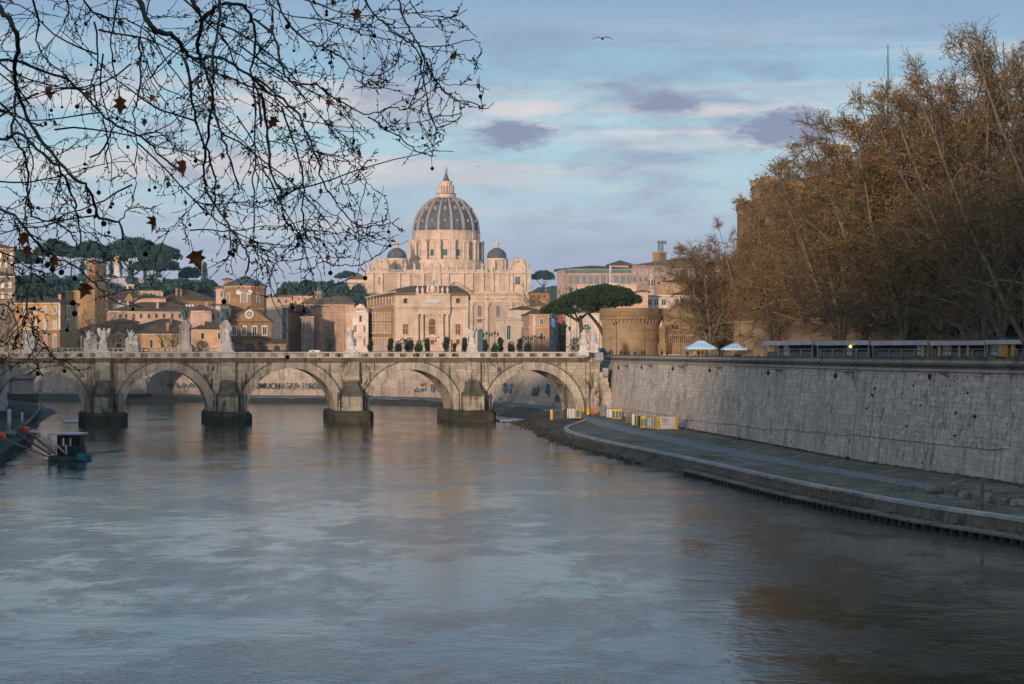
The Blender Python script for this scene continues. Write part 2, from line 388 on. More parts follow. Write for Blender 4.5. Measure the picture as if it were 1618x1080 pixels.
# right embankment wall
def wall_strip(mb, base, zlist, mi=0, closed=False):
    # zlist: (offset to the land side, z, material)
    rings = [[(x, y, z) for x, y in offset(base, o)] for o, z, m in zlist]; n = len(base)
    for k in range(len(zlist) - 1):
        vs = rings[k] + rings[k + 1]
        mb.add(vs, [(i + 1, i, n + i, n + i + 1) for i in range(n - 1)], zlist[k + 1][2])
def dens(pl, step):
    out = []
    for a, b in zip(pl, pl[1:]):
        l = math.hypot(b[0] - a[0], b[1] - a[1]); k = max(1, int(l / step))
        out += [(a[0] + (b[0] - a[0]) * i / k, a[1] + (b[1] - a[1]) * i / k) for i in range(k)]
    return out + [pl[-1]]
def smooth(pl, it=2):
    for _ in range(it):
        q = [pl[0]]
        for a, b in zip(pl, pl[1:]): q += [(a[0] * .75 + b[0] * .25, a[1] * .75 + b[1] * .25), (a[0] * .25 + b[0] * .75, a[1] * .25 + b[1] * .75)]
        pl = q + [pl[-1]]
    return pl
wb = smooth(wall_base, 2)
root = thing('embankment_wall', 'long battered grey travertine embankment wall running beside the quay on the right, pitted with small dark holes', 'wall', (wb[0][0], wb[0][1], 1.4))
mb = MB(); wall_strip(mb, wb, [(0, 0.6, 0), (.95, 8.2, 0), (1.28, 11.15, 0)]); mb.build('wall_face', emb, root)
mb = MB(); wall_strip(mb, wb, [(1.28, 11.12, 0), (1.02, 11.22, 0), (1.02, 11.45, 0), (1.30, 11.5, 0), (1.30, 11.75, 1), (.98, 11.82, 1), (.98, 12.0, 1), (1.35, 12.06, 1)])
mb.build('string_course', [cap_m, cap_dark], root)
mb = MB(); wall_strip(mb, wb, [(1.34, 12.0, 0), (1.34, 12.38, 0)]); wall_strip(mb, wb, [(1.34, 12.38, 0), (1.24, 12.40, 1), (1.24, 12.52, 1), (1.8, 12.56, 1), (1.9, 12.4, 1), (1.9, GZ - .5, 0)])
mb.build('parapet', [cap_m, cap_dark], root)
EMB = root
# far embankment wall beyond the bridge
fb = smooth([wall_base[-2]] + [wall_base[-1]] + far_base, 2)
fb = [p for p in fb if p[1] > 363]
root = thing('embankment_wall', 'pale stained embankment wall with graffiti seen through the bridge arches', 'wall', (fb[0][0], fb[0][1], 1.4))
mb = MB(); wall_strip(mb, fb, [(0, .9, 0), (1.25, 11.15, 0)]); mb.build('wall_face', emb_far, root)
mb = MB(); wall_strip(mb, fb, [(1.25, 11.12, 0), (.95, 11.25, 0), (.95, 11.5, 0), (1.4, 11.6, 0), (1.4, 12.4, 0), (1.25, 12.42, 0), (1.25, 12.55, 0), (1.9, 12.56, 0), (1.9, 11.2, 0)])
mb.build('parapet', cap_m, root)
def lerp_line(pl, px):       # where the ray through photo column px meets polyline
    k = (px - 809) / FP
    for a, b in zip(pl, pl[1:]):
        fa = a[0] - k * a[1]; fb_ = b[0] - k * b[1]
        if fa * fb_ <= 0 and fa != fb_:
            t = fa / (fa - fb_); return (a[0] + (b[0] - a[0]) * t, a[1] + (b[1] - a[1]) * t, atan2(b[1] - a[1], b[0] - a[0]))
    return None
# graffiti on it
gr_dark = paint('graffiti_dark', (.02, .03, .05), .8); gr_blue = paint('graffiti_blue', (.13, .18, .21), .8, .4, 2); gr_red = paint('graffiti_red', (.24, .13, .10), .8); gr_pale = paint('graffiti_grey', (.22, .23, .23), .8, .4, 2)
def text_mesh(name, body, size, mat, parent, loc, rz, ext=.02, align='CENTER', rx=90):
    cu = bpy.data.curves.new('t', 'FONT'); cu.body = body; cu.size = size; cu.extrude = ext; cu.align_x = align; cu.offset = size * .012
    to = bpy.data.objects.new('t', cu); COL.objects.link(to); bpy.context.view_layer.update()
    me = bpy.data.meshes.new_from_object(to.evaluated_get(bpy.context.evaluated_depsgraph_get()))
    bpy.data.objects.remove(to); me.name = name; me.materials.clear(); me.materials.append(mat)
    o = bpy.data.objects.new(name, me); COL.objects.link(o); o.parent = parent
    o.location = Vector(loc) - root_loc(parent); o.rotation_euler = (radians(rx), 0, rz); return o
x, y, a = lerp_line(fb, 423); rz = a + pi
text_mesh('graffiti', '2MUCH', 2.1, gr_dark, root, (x + .0, y - .35, 3.25), rz, .03, rx=83)
rnd = random.Random(5)
def scrawl(px, z, w, h, mat, seed):
    r = random.Random(seed); p = lerp_line(fb, px)
    if not p: return
    x, y, a = p; d = Vector((-cos(a), -sin(a), 0)); nn = Vector((sin(a), -cos(a), 0)); nn = nn if nn.y < 0 else -nn
    m = MB(); o = Vector((x, y, z)) + nn * .12
    for k in range(int(w / 1.1) + 1):
        cx = -w / 2 + k * 1.1
        pts = []
        for i in range(9):
            q = o + d * (cx + r.uniform(-.7, .9)) + Vector((0, 0, 1)) * r.uniform(0, h); q -= nn * ((q.z - 1.4) / 9.8 * 1.2); pts.append(q)
        m.tube(pts, .13, 4)
    m.build('graffiti', mat, root)
for i, (px, z, w, h, mt) in enumerate([(455, 3, 6, 1.8, gr_pale), (497, 3, 6, 2, gr_pale), (515, 3, 8, 2, gr_blue), (290, 3, 10, 1.6, gr_blue), (665, 2.6, 4, 1.4, gr_blue),
                                        (692, 2.6, 6, 2.0, gr_blue), (707, 2.6, 5, 2.0, gr_blue), (668, 4.2, 2, .8, gr_red), (685, 4.1, 2, .8, gr_red), (800, 3.4, 6, 2.6, gr_blue), (845, 3, 5, 2.6, gr_pale), (864, 3.6, 3, 2.8, gr_blue), (880, 2.6, 3, 1.5, gr_blue)]):
    scrawl(px, z, w, h, mt, i + 3)
# left embankment wall
lw = smooth(left_edge[:8], 1)
root = thing('embankment_wall', 'dark embankment wall on the left bank under the nearest bridge arch', 'wall', (lw[0][0], lw[0][1], 0))
mb = MB(); wall_strip(mb, list(reversed(lw)), [(-.8, .5, 0), (.1, 11.1, 0)]); mb.build('wall_face', emb, root)
mb = MB(); wall_strip(mb, list(reversed(lw)), [(.1, 11.1, 0), (-.2, 11.2, 0), (-.2, 11.5, 0), (0, 11.6, 0), (0, 12.4, 0), (-.1, 12.5, 0), (.5, 12.5, 0), (.5, 11.4, 0)]); mb.build('parapet', cap_m, root)

# quay on the right
QZ = 1.4
curb = [(52, 60), (43.5, 98), (38.6, 120), (35.9, 133), (31.4, 145), (28.2, 158.7), (25, 174), (19.8, 207.5), (14.2, 237), (10.6, 259), (8.05, 281), (7.9, 292), (9.2, 303), (11.2, 316), (12.9, 331)]
cs = smooth(curb, 2)
wq = [(x + .3, y) for x, y in wb if y < 372]
def quay_mat():
    t = NT('quay_surface'); p = t.pos
    col = t.mix(t.thr(t.noise(p, .16, 7, .75, .5), .42, .58), (.14, .118, .074), (.21, .185, .135))
    col = t.mix(t.M('MULTIPLY', t.thr(t.noise(t.map(p, 1, .5, 1, (4, 4, 0)), .3, 7, .72, .6), .53, .62), .7), col, (.27, .28, .29))
    col = t.mix(t.M('MULTIPLY', t.thr(t.noise(t.map(p, 1, .6, 1, (9, 2, 0)), .12, 6, .7), .55, .66), .75), col, (.13, .085, .04))
    col = t.mix(t.M('MULTIPLY', t.noise(p, 3, 4, .7), .4), col, (.07, .075, .055))
    return t.fin(col, .9, t.noise(p, 4, 4), .3, .03, .2)
mb = MB(); poly = [(x + .3, y) for x, y in cs] + [(x, y) for x, y in reversed(wq)]
mb.prism(poly, -1, QZ); struct(mb.build('quay', quay_mat(), base=(0, 0, 0)))
# quay wall and kerb
qw = stone('quay_wall', (.17, .155, .125), 2.4, .5, .3, 1, .15, .7, .3, moss=.35, st_scale=1.6)
kerb_m = stone('kerb_stone', (.42, .42, .41), 1.4, 3, .3, 1, .14, .3, .5)
root = thing('quay_edge', 'low quay wall topped by a pale stone kerb, curving to a point near the bridge', 'quay wall', (cs[0][0], cs[0][1], 0))
mb = MB(); wall_strip(mb, cs, [(-.25, -.5, 0), (0, QZ - .12, 0)]); mb.build('wall_face', qw, root)
mb = MB(); wall_strip(mb, cs, [(0, QZ - .14, 0), (-.08, QZ - .14, 0), (-.08, QZ + .13, 0), (.62, QZ + .13, 0), (.62, QZ - .05, 0)]); mb.build('kerb', kerb_m, root)
# cycle lane
lo = [(9.0, 372), (11.6, 345), (13.2, 318), (13.9, 302.6), (16.8, 278.7), (22.3, 234), (26.9, 206.4), (31.8, 183), (35.7, 162.5)]
hi = [(11.5, 376), (14.2, 347), (16.0, 318), (16.9, 304), (19.6, 281), (24.8, 245), (28.9, 215), (34.2, 184.5), (38.2, 164)]
ls, hs = smooth(lo, 2), smooth(hi, 2)
asph = paint('lane_asphalt', (.20, .205, .21), .85, .15, .3)
mb = MB(); n = len(ls); mb.add([(x, y, QZ + .012) for x, y in ls] + [(x, y, QZ + .012) for x, y in hs], [(i, i + 1, n + i + 1, n + i) for i in range(n - 1)][::-1])
for p in mb.f: pass
struct(mb.build('cycle_lane', asph, base=(0, 0, 0)))
wp = paint('worn_white_paint', (.5, .5, .49), .8, .3, 1.5)
mb = MB()
def stripe(a, b, w, z): 
    d = Vector((b[0] - a[0], b[1] - a[1])); l = d.length; d.normalize(); q = Vector((-d.y, d.x)) * w / 2
    mb.add([(a[0] + q.x, a[1] + q.y, z), (a[0] - q.x, a[1] - q.y, z), (b[0] - q.x, b[1] - q.y, z), (b[0] + q.x, b[1] + q.y, z)], [(0, 1, 2, 3)])
acc = 0
for (a, b), (c, d) in zip(zip(ls, ls[1:]), zip(hs, hs[1:])):
    p = ((a[0] + c[0]) / 2, (a[1] + c[1]) / 2); q = ((b[0] + d[0]) / 2, (b[1] + d[1]) / 2); l = math.hypot(q[0] - p[0], q[1] - p[1]); k = max(1, round(l / 4.4))
    for i in range(k):
        f0, f1 = (i + .2) / k, (i + .58) / k
        stripe((p[0] + (q[0] - p[0]) * f0, p[1] + (q[1] - p[1]) * f0), (p[0] + (q[0] - p[0]) * f1, p[1] + (q[1] - p[1]) * f1), .13, QZ + .018)
    if p[1] < 330: stripe(a, b, .12, QZ + .018)
struct(mb.build('lane_marking', wp, base=(0, 0, 0)))
mb = MB()
for (x0, y0), (x1, y1) in [((915, 684), (984, 682)), ((1004, 705.5), (1072, 700.5)), ((1148, 736), (1226, 731)), ((928, 672), (948, 671)), ((1252, 722), (1283, 713)), ((1310, 733), (1340, 723)), ((1285, 729), (1318, 728)),
                           ((1340, 733), (1380, 732)), ((1388, 747), (1425, 741)), ((1400, 750), (1468, 748)), ((1487, 768), (1525, 757)), ((1540, 767), (1585, 764)), ((1405, 783), (1458, 778)), ((1180, 712), (1196, 706)), ((975, 667), (990, 667)), ((1055, 684), (1085, 683)), ((1500, 764), (1540, 765))]:
    stripe(GP(x0, y0, QZ), GP(x1, y1, QZ), .16, QZ + .008)
struct(mb.build('bay_marking', paint('faded_line', (.40, .41, .41), .8, .3, 1.5), base=(0, 0, 0)))
# leaf litter at the foot of the wall and on the ledge
rnd = random.Random(11)
def litter(name, pts_fn, n, s0, s1, mats):
    mb = MB()
    for _ in range(n):
        x, y, z = pts_fn(); s = rnd.uniform(s0, s1); a = rnd.uniform(0, 6.28); t = rnd.uniform(-.6, .6)
        u = Vector((cos(a), sin(a), t * .4)) * s; v = Vector((-sin(a), cos(a), rnd.uniform(-.3, .5))) * s * .8
        c = Vector((x, y, z + .03 + s * .3)); mb.add([c - u - v, c + u - v * .6, c + u * .8 + v, c - u * .7 + v * .9], [(0, 1, 2, 3)], rnd.randrange(len(mats)))
    return struct(mb.build(name, mats, base=(0, 0, 0)), 'stuff')
lfA = paint('dead_leaf', (.20, .085, .025), .8, .3, 2); lfB = paint('dead_leaf_dark', (.10, .05, .02), .8, .3, 2); lfC = paint('dry_grass', (.06, .065, .025), .85, .3, 2)
wbp = [p for p in wb if 100 < p[1] < 300]
def on_line(pl, jit):
    i = rnd.randrange(len(pl) - 1); t = rnd.random(); a, b = pl[i], pl[i + 1]
    return (a[0] + (b[0] - a[0]) * t + rnd.gauss(0, 1) * jit - jit * 1.2, a[1] + (b[1] - a[1]) * t, QZ)
wbd = dens(wbp, 3)
litter('leaf_litter', lambda: on_line(wbd, .35), 4200, .05, .15, [lfA, lfB, lfC])
# ledge with sheet piles below the quay wall
led = [(41, 98), (36.6, 119), (34.6, 130.5), (30.1, 143), (26.9, 156.5), (23.6, 172), (18.3, 205.5)]
ledr = [(43.7, 99), (38.4, 121), (35.8, 134), (31.3, 146), (28.1, 159), (24.9, 175), (20.0, 207)]
ld = dens(led, 1.0); lr = dens(ledr, 1.0); k = min(len(ld), len(lr)); ld = [ld[int(i * (len(ld) - 1) / (k - 1))] for i in range(k)]; lr = [lr[int(i * (len(lr) - 1) / (k - 1))] for i in range(k)]
root = thing('mooring_ledge', 'narrow concrete ledge on dark sheet piles at the waterline below the quay', 'ledge', (led[0][0], led[0][1], 0))
mb = MB(); n = len(ld)
mb.prism(ld + lr[::-1], .30, .46); mb.build('slab', stone('ledge_concrete', (.20, .185, .145), 3, .6, .3, 1, .15, .5, .3, moss=.4), root)
pd = dens(led, .62); mb = MB()
for i, (x, y) in enumerate(pd[::1]):
    o = .12 if i % 2 else .35
    mb.box(x + o, x + o + .3, y - .2, y + .2, -.6, .34)
mb.box(led[-1][0] + .3, led[-1][0] + 1.3, led[-1][1] - .1, led[-1][1] + .1, -.6, .30); mb.build('sheet_piles', paint('wet_iron', (.028, .04, .038), .5, .4, 1), root)
def on_ledge():
    i = rnd.randrange(len(ld)); q = rnd.uniform(.45, 1)
    return (ld[i][0] * (1 - q) + lr[i][0] * q, ld[i][1] * (1 - q) + lr[i][1] * q + rnd.uniform(-.5, .5), .44)
litter('leaf_litter', on_ledge, 1500, .05, .13, [lfA, lfB, lfC])
# mud bank between the bridge and the tip of the quay
def mud_mat():
    t = NT('river_mud'); p = t.pos
    col = t.mix(t.thr(t.noise(p, .25, 6, .7), .4, .6), (.050, .043, .026), (.105, .085, .052))
    col = t.mix(t.M('MULTIPLY', t.thr(t.noise(t.map(p, 1, 1, 1, (5, 5, 0)), .5, 6, .7), .52, .64), .7), col, (.045, .055, .02))
    return t.fin(col, .85, t.noise(p, 2.5, 5, .7), .8, .15, .3)
mud_m = mud_mat()
from mathutils import noise as mnoise
def mud(name, outer, inner, z_in, n2=14, amp=.25, skirt=1.2):
    a = dens(outer, 1.5); b = dens(inner, .3); k = len(a); b = [b[int(i * (len(b) - 1) / (k - 1))] for i in range(k)]
    vs = []
    for i in range(k):
        for j in range(n2 + 1):
            t = j / n2; x = a[i][0] * (1 - t) + b[i][0] * t; y = a[i][1] * (1 - t) + b[i][1] * t
            nz = mnoise.noise((x * .35, y * .25, 1)) + .5 * mnoise.noise((x * 1.1, y * .8, 4))
            z = -.35 + (z_in * min(1, (i + .1) / 12) + .35) * (t ** .8) + amp * nz * (1 if j < n2 else .4); vs.append((x, y, z))
    m = MB(); m.add(vs, [(i * (n2 + 1) + j, i * (n2 + 1) + j + 1, (i + 1) * (n2 + 1) + j + 1, (i + 1) * (n2 + 1) + j) for i in range(k - 1) for j in range(n2)], 0, True)
    return struct(m.build(name, mud_m, base=(0, 0, 0)))
mud('mud_bank', [(17.6, 208), (14.6, 222), (11.4, 245), (7.0, 272), (5.4, 290), (3.6, 312), (1.6, 335), (-1.2, 352), (-1.5, 372), (-4, 392), (-10, 425), (-22, 462), (-45, 478), (-75, 486), (-110, 500), (-165, 532)],
    [(19.9, 207.5), (17.2, 222), (14.6, 238), (10.8, 262), (9.4, 300), (12, 322), (12.6, 340), (11.5, 356), (9.0, 374), (5.5, 396), (-4, 434), (-20, 474), (-44, 493), (-72, 501), (-108, 516), (-162, 548)], 1.35, 16, .3)
# far quay strip under the far wall
fo = [(8.5, 372), (3.5, 402), (-6.5, 436), (-22, 474), (-46, 491), (-73, 499), (-109, 514), (-163, 546), (-262, 628)]
fi = [(18.0, 372), (11, 404), (0, 444), (-16.5, 487), (-42, 505), (-70, 513), (-107, 529), (-160, 561), (-260, 641)]
mb = MB(); mb.prism(fo + fi[::-1], -.5, QZ + .02); struct(mb.build('far_quay', paint('far_quay_asphalt', (.13, .145, .155), .85, .15, .3), base=(0, 0, 0)))
# left bank: low dark quays
def lb(name, pts, z, mat):
    m = MB(); m.prism(pts, -.6, z); return m
dq = stone('dark_quay', (.075, .065, .045), 1.6, .5, .5, 1, .25, .7, .4, moss=.6); grass_m = paint('rough_grass', (.045, .042, .025), .95, .4, .8)
P1 = [GP(-60, 700, 1.5), GP(18, 684, 1.5), GP(46, 668, 1.5), GP(58, 654, 1.5), GP(66, 645, 1.5), GP(62, 639, 1.5), GP(40, 635, 1.5), GP(10, 632, 1.5), GP(-80, 630, 1.5)]
P1 = smooth(P1 , 1)
m = MB(); m.prism(P1, -.6, 1.5); m.add([(x, y, 1.505) for x, y in P1], [tuple(range(len(P1)))], 1); struct(m.build('left_quay', [dq, grass_m], base=(0, 0, 0)))
m = MB(); wall_strip(m, P1, [(0, 1.45, 0), (0, 1.62, 0), (-.5, 1.62, 0), (-.5, 1.5, 0)])
k_ = m.build('quay_kerb', paint('dim_kerb', (.16, .155, .13), .9, .3, .8)); tag(k_, 'pale kerb curving round the dark left quay before the bridge', 'kerb')
P2 = [(-88, 170), GP(-60, 760, 1.3), GP(0, 716, 1.3), GP(22, 702, 1.3), GP(46, 688, 1.3), GP(54, 676, 1.3), GP(30, 664, 1.3), GP(-40, 660, 1.3), (-110, 300)]
m = MB(); m.prism(smooth(P2, 1), -.6, 1.3, 0); q = smooth(P2, 1); m.add([(x, y, 1.306) for x, y in q], [tuple(range(len(q)))], 1); struct(m.build('left_landing', [dq, grass_m], base=(0, 0, 0)))
mud('left_shore', [(-30, 60), (-52, 150), (-57, 200), GP(14, 735), GP(40, 712), GP(62, 690), GP(66, 668), GP(102, 650), GP(70, 640)],
    [(-34, 60), (-60, 150), (-66, 200), GP(-20, 722, .6), GP(20, 702, .6), GP(42, 686, .6), GP(50, 665, .6), GP(62, 648, .6), GP(50, 638, .6)], .6, 8, .3)

# dark stones along the waterline of the mud
R = random.Random(8); mb = MB(); wl_ = [(14.4, 223), (11.2, 246), (7.0, 272), (5.5, 290), (3.9, 312), (2.0, 335), (-.8, 354)]
wl_ = dens(wl_, .5)
for k in range(620):
    p = wl_[R.randrange(len(wl_))]; s = R.uniform(.06, .28) * (1.6 if R.random() < .15 else 1); x, y = p[0] + R.gauss(.5, .7), p[1] + R.uniform(-.5, .5); z = .02 + max(0, x - p[0]) * .12
    vs = [(x + s * cos(a) * R.uniform(.7, 1.2), y + s * sin(a) * R.uniform(.7, 1.2), z - .1) for a in (0, 1.26, 2.5, 3.8, 5)] + [(x + s * .6 * cos(a), y + s * .6 * sin(a), z + s * R.uniform(.5, .9)) for a in (0, 1.26, 2.5, 3.8, 5)]
    mb.add(vs, [(i, (i + 1) % 5, 5 + (i + 1) % 5, 5 + i) for i in range(5)] + [(5, 6, 7, 8, 9)])
struct(mb.build('shore_stones', paint('shore_stone', (.055, .05, .038), .9, .4, 2), base=(0, 0, 0)), 'stuff')

# dry grass, twigs and dead leaves lying in patches on the quay
R = random.Random(12); mb = MB()
for px, py, sx, sy, n in ((1290, 775, 26, 3, 420), (1330, 780, 20, 3, 300), (1140, 700, 22, 3, 260), (1200, 708, 30, 3, 300), (990, 698, 8, 2, 90), (1120, 722, 10, 2, 90), (1300, 735, 60, 4, 300), (1460, 772, 40, 5, 300), (1560, 800, 50, 4, 300), (1520, 778, 60, 6, 420), (1080, 690, 30, 3, 160), (1240, 757, 30, 2, 200)):
    for _ in range(n):
        x, y = GP(R.gauss(px, sx), min(870, max(664, R.gauss(py, sy))), QZ); s = R.uniform(.03, .10); a = R.uniform(0, 6.28); u = Vector((cos(a), sin(a), R.uniform(0, .6))) * s; v = Vector((-sin(a), cos(a), 0)) * s * R.uniform(.2, .9); c = Vector((x, y, QZ + .02 + s * .3))
        mb.add([c - u - v, c + u - v, c + u + v, c - u + v], [(0, 1, 2, 3)], R.randrange(3))
struct(mb.build('quay_debris', [lfB, lfC, lfA], base=(0, 0, 0)), 'stuff')
# ------------------------------------------------------------------ a vertical face measured in photo pixels
class Face:
    def __init__(s, pA, DA, pB, DB):
        s.A = Vector((XW(pA, DA), DA)); s.B = Vector((XW(pB, DB), DB)); s.d = (s.B - s.A).normalized(); s.n = Vector((s.d.y, -s.d.x))
        if s.n.dot((s.A + s.B) / 2) > 0: s.n = -s.n
        s.rz = atan2(s.d.y, s.d.x)
    def at(s, px):
        k = (px - 809) / FP; e = s.B - s.A; t = (k * s.A.y - s.A.x) / (e.x - k * e.y); return s.A + e * t
    def z(s, px, py): return ZW(py, s.at(px).y)
    def pt(s, px, py, out=0):
        p = s.at(px) + s.n * out; return Vector((p.x, p.y, s.z(px, py)))
    def box(s, mb, p0, p1, y0, y1, out, inn=0, mi=0, flat=None):       # y0 top, y1 bottom (photo rows)
        a, b = s.at(p0), s.at(p1); pm = (p0 + p1) / 2 if flat is None else flat; z1, z0 = s.z(pm, y0), s.z(pm, y1)
        ao, bo, ai, bi = a + s.n * out, b + s.n * out, a - s.n * inn, b - s.n * inn
        mb.hexa([(*ao, z0), (*bo, z0), (*bi, z0), (*ai, z0), (*ao, z1), (*bo, z1), (*bi, z1), (*ai, z1)], mi)
    def arch(s, mb, pc, w, ytop, ybot, out, inn=0, mi=0, n=10):        # round-headed slab
        a, b = s.at(pc - w / 2), s.at(pc + w / 2); c = (a + b) / 2; r = (b - a).length / 2; zt, zb = s.z(pc, ytop), s.z(pc, ybot); zs = zt - r
        pts = [(-r, zb), (r, zb)] + [(r * cos(pi * i / n), zs + r * sin(pi * i / n)) for i in range(n + 1)]
        m = len(pts); vs = []
        for o in (out, -inn): vs += [(*(c + s.d * u + s.n * o), z) for u, z in pts]
        mb.add(vs, [tuple(range(m)), tuple(range(2 * m - 1, m - 1, -1))] + [(i, m + i, m + (i + 1) % m, (i + 1) % m) for i in range(m)], mi)
    def tri(s, mb, p0, p1, pc, ytop, ybot, out, inn=0, mi=0):          # pediment
        vs = []
        for o in (out, -inn): vs += [(*(s.at(p) + s.n * o), s.z(pc, y)) for p, y in ((p0, ybot), (p1, ybot), (pc, ytop))]
        mb.add(vs, [(0, 1, 2), (5, 4, 3), (0, 3, 4, 1), (1, 4, 5, 2), (2, 5, 3, 0)], mi)
    def cyl(s, mb, pc, r, y0, y1, out=0, mi=0, n=10, cap=True):        # round column, r in pixels
        c = s.at(pc) + s.n * out; rr = r * c.y / FP; z1, z0 = s.z(pc, y0), s.z(pc, y1); h = z1 - z0
        pr = [(rr * 1.25, z0), (rr * 1.25, z0 + h * .03), (rr, z0 + h * .05), (rr * .86, z1 - h * .1), (rr * 1.3, z1 - h * .01), (rr * 1.3, z1)] if cap else [(rr, z0), (rr, z1)]
        mb.lathe(c.x, c.y, pr, n, mi, True)
WIN = {}
def win_mesh(w, h, style, mats, key):
    k = (round(w, 2), round(h, 2), style, key)
    if k in WIN: return WIN[k]
    m = MB(); f = max(.10, w * .16); o = .16
    if style == 'arch':
        r = w / 2; n = 8
        for i in range(n):
            a0, a1 = pi * i / n, pi * (i + 1) / n; R = r + f
            q = [(r * cos(a0), r * sin(a0)), (R * cos(a0), R * sin(a0)), (R * cos(a1), R * sin(a1)), (r * cos(a1), r * sin(a1))]
            m.hexa([(x, -o, h - r + z) for x, z in q] + [(x, 0, h - r + z) for x, z in q], 0)
        m.box(-r - f, -r, -o, 0, 0, h - r, 0); m.box(r, r + f, -o, 0, 0, h - r, 0)
        pts = [(-r, 0), (r, 0)] + [(r * cos(pi * i / n), h - r + r * sin(pi * i / n)) for i in range(n + 1)]
        m.add([(x, -.03, z) for x, z in pts], [tuple(range(len(pts)))], 1)
        m.box(-.04, .04, -.08, -.03, 0, h - .02, 0)
    else:
        if style != 'bare':
            m.box(-w / 2 - f, -w / 2, -o, 0, 0, h, 0); m.box(w / 2, w / 2 + f, -o, 0, 0, h, 0)
            m.box(-w / 2 - f * 1.25, w / 2 + f * 1.25, -o * 1.4, 0, h, h + f * 1.2, 0)
            m.box(-w / 2 - f * 1.4, w / 2 + f * 1.4, -o * 1.8, 0, -f, 0, 0)
        m.box(-w / 2, w / 2, -.05, 0, 0, h, 1)
        if style == 'cross' or w > 1.1: m.box(-.05, .05, -.09, -.05, .01, h - .01, 0); m.box(-w / 2, -.05, -.085, -.05, h * .6, h * .6 + .07, 0); m.box(.05, w / 2, -.085, -.05, h * .6, h * .6 + .07, 0)
    me = bpy.data.meshes.new('window'); me.from_pydata(m.v, [], m.f)
    for x in mats: me.materials.append(x)
    me.polygons.foreach_set('material_index', m.m); WIN[k] = me; return me
def windows(root, F, pxs, y0, y1, wpx, style='plain', fr=None, pane=None, key='', out=0, label=None, name='window'):
    fr = fr or white_fr; pane = pane or glass; D = F.at(pxs[len(pxs) // 2]).y
    for px in pxs:
        p = F.at(px); w = (F.at(px + wpx / 2) - F.at(px - wpx / 2)).length; h = (y1 - y0) * p.y / FP
        me = win_mesh(round(w, 1), round(h, 1), style, [fr, pane], key + fr.name + pane.name)
        o = bpy.data.objects.new(name, me); COL.objects.link(o); o.parent = root
        q = Vector((*(p + F.n * (.01 + out)), F.z(px, y1))); o.location = q - root_loc(root); o.rotation_euler = (0, 0, F.rz)
        if label: o['label'] = label
def body(root, corners, ytop, depth, mat, z0=None, name='wall', ref=None):
    """extrude a wall block: front corners (px, D) left to right, closed 'depth' metres further back"""
    f = [(XW(p, D), D) for p, D in corners]; D0 = corners[0][1] if ref is None else ref
    z1 = ZW(ytop, D0); poly = f + [(f[-1][0] * (1 + depth / f[-1][1]) , f[-1][1] + depth), (f[0][0] * (1 + depth / f[0][1]), f[0][1] + depth)]
    m = MB(); m.prism(poly, GZ - .6 if z0 is None else z0, z1); m.build(name, mat, root); return poly, z1
def hip(root, poly, z, h, mat, over=.8, inset=.35, name='roof', ridge=True, thick=.25, parent_extra=None):
    cx = sum(p[0] for p in poly) / len(poly); cy = sum(p[1] for p in poly) / len(poly)
    ex = [(p[0] + (over if p[0] > cx else -over), p[1] + (over if p[1] > cy else -over)) for p in poly]
    # shrink toward the centre line
    xs = [p[0] for p in poly]; ys = [p[1] for p in poly]; W = max(xs) - min(xs); H = max(ys) - min(ys)
    if inset >= 1: tp = [(cx, cy)] * len(poly)
    else:
        s = min(W, H) / 2
        tp = []
        for p in poly:
            dx, dy = p[0] - cx, p[1] - cy
            tx = max(0, abs(dx) - s * 1.0) * (1 if dx > 0 else -1) if W >= H else dx * .02
            ty = max(0, abs(dy) - s * 1.0) * (1 if dy > 0 else -1) if H > W else dy * .02
            tp.append((cx + tx, cy + ty))
    m = MB(); m.prism(ex, z, z + thick); m.prism(ex, z + thick, z + thick + h, 0, tp); return m.build(name, mat, root)
def rootat(name, label, cat, px, D, group=None): return thing(name, label, cat, (XW(px, D), D, GZ), group)

# ------------------------------------------------------------------ the stone bridge
BF = Face(167, 343, 742, 358)
DB = lambda px: BF.at(px).y
root = rootat('stone_bridge', 'old travertine bridge with round arches on thick piers crossing the river, lined with statues', 'bridge', 450, 350)
root.location.z = 0
ARCH = [(-128, 66), (61, 69), (262, 67), (460, 70), (650, 67.5), (843, 67)]      # centre px, radius px
CY = 651
mb = MB(); W = 10.5; P_END = 934
# spandrel: for every arch a fan between the arch curve and the top
def uz(px, py): p = BF.at(px); return p, ZW(py, p.y)
top_y = 571.5
cols = []
xs = sorted(set([-190, P_END] + [c + s * (r + .0) for c, r in ARCH for s in (-1, 1)]))
def under(px):            # lower edge of the masonry at column px
    for c, r in ARCH:
        if abs(px - c) <= r: return CY - math.sqrt(max(0, r * r - (px - c) ** 2)) 
    return 675
smp = []
for c, r in ARCH:
    for i in range(29): smp.append(c - r * cos(pi * i / 28))
smp = sorted(smp + [-190, P_END])
vsf = []
def wallseg(p0, y0, p1, y1):
    a, b = BF.at(p0), BF.at(p1); off = -BF.n * W
    za0, za1, zb0, zb1 = ZW(y0, a.y), ZW(top_y, a.y), ZW(y1, b.y), ZW(top_y, b.y)
    if y0 > 672: za0 = -.8
    if y1 > 672: zb0 = -.8
    q = [(*a, za0), (*b, zb0), (*(b + off), zb0), (*(a + off), za0), (*a, za1), (*b, zb1), (*(b + off), zb1), (*(a + off), za1)]
    mb.add(q, [(0, 1, 5, 4), (2, 3, 7, 6), (3, 2, 1, 0)])
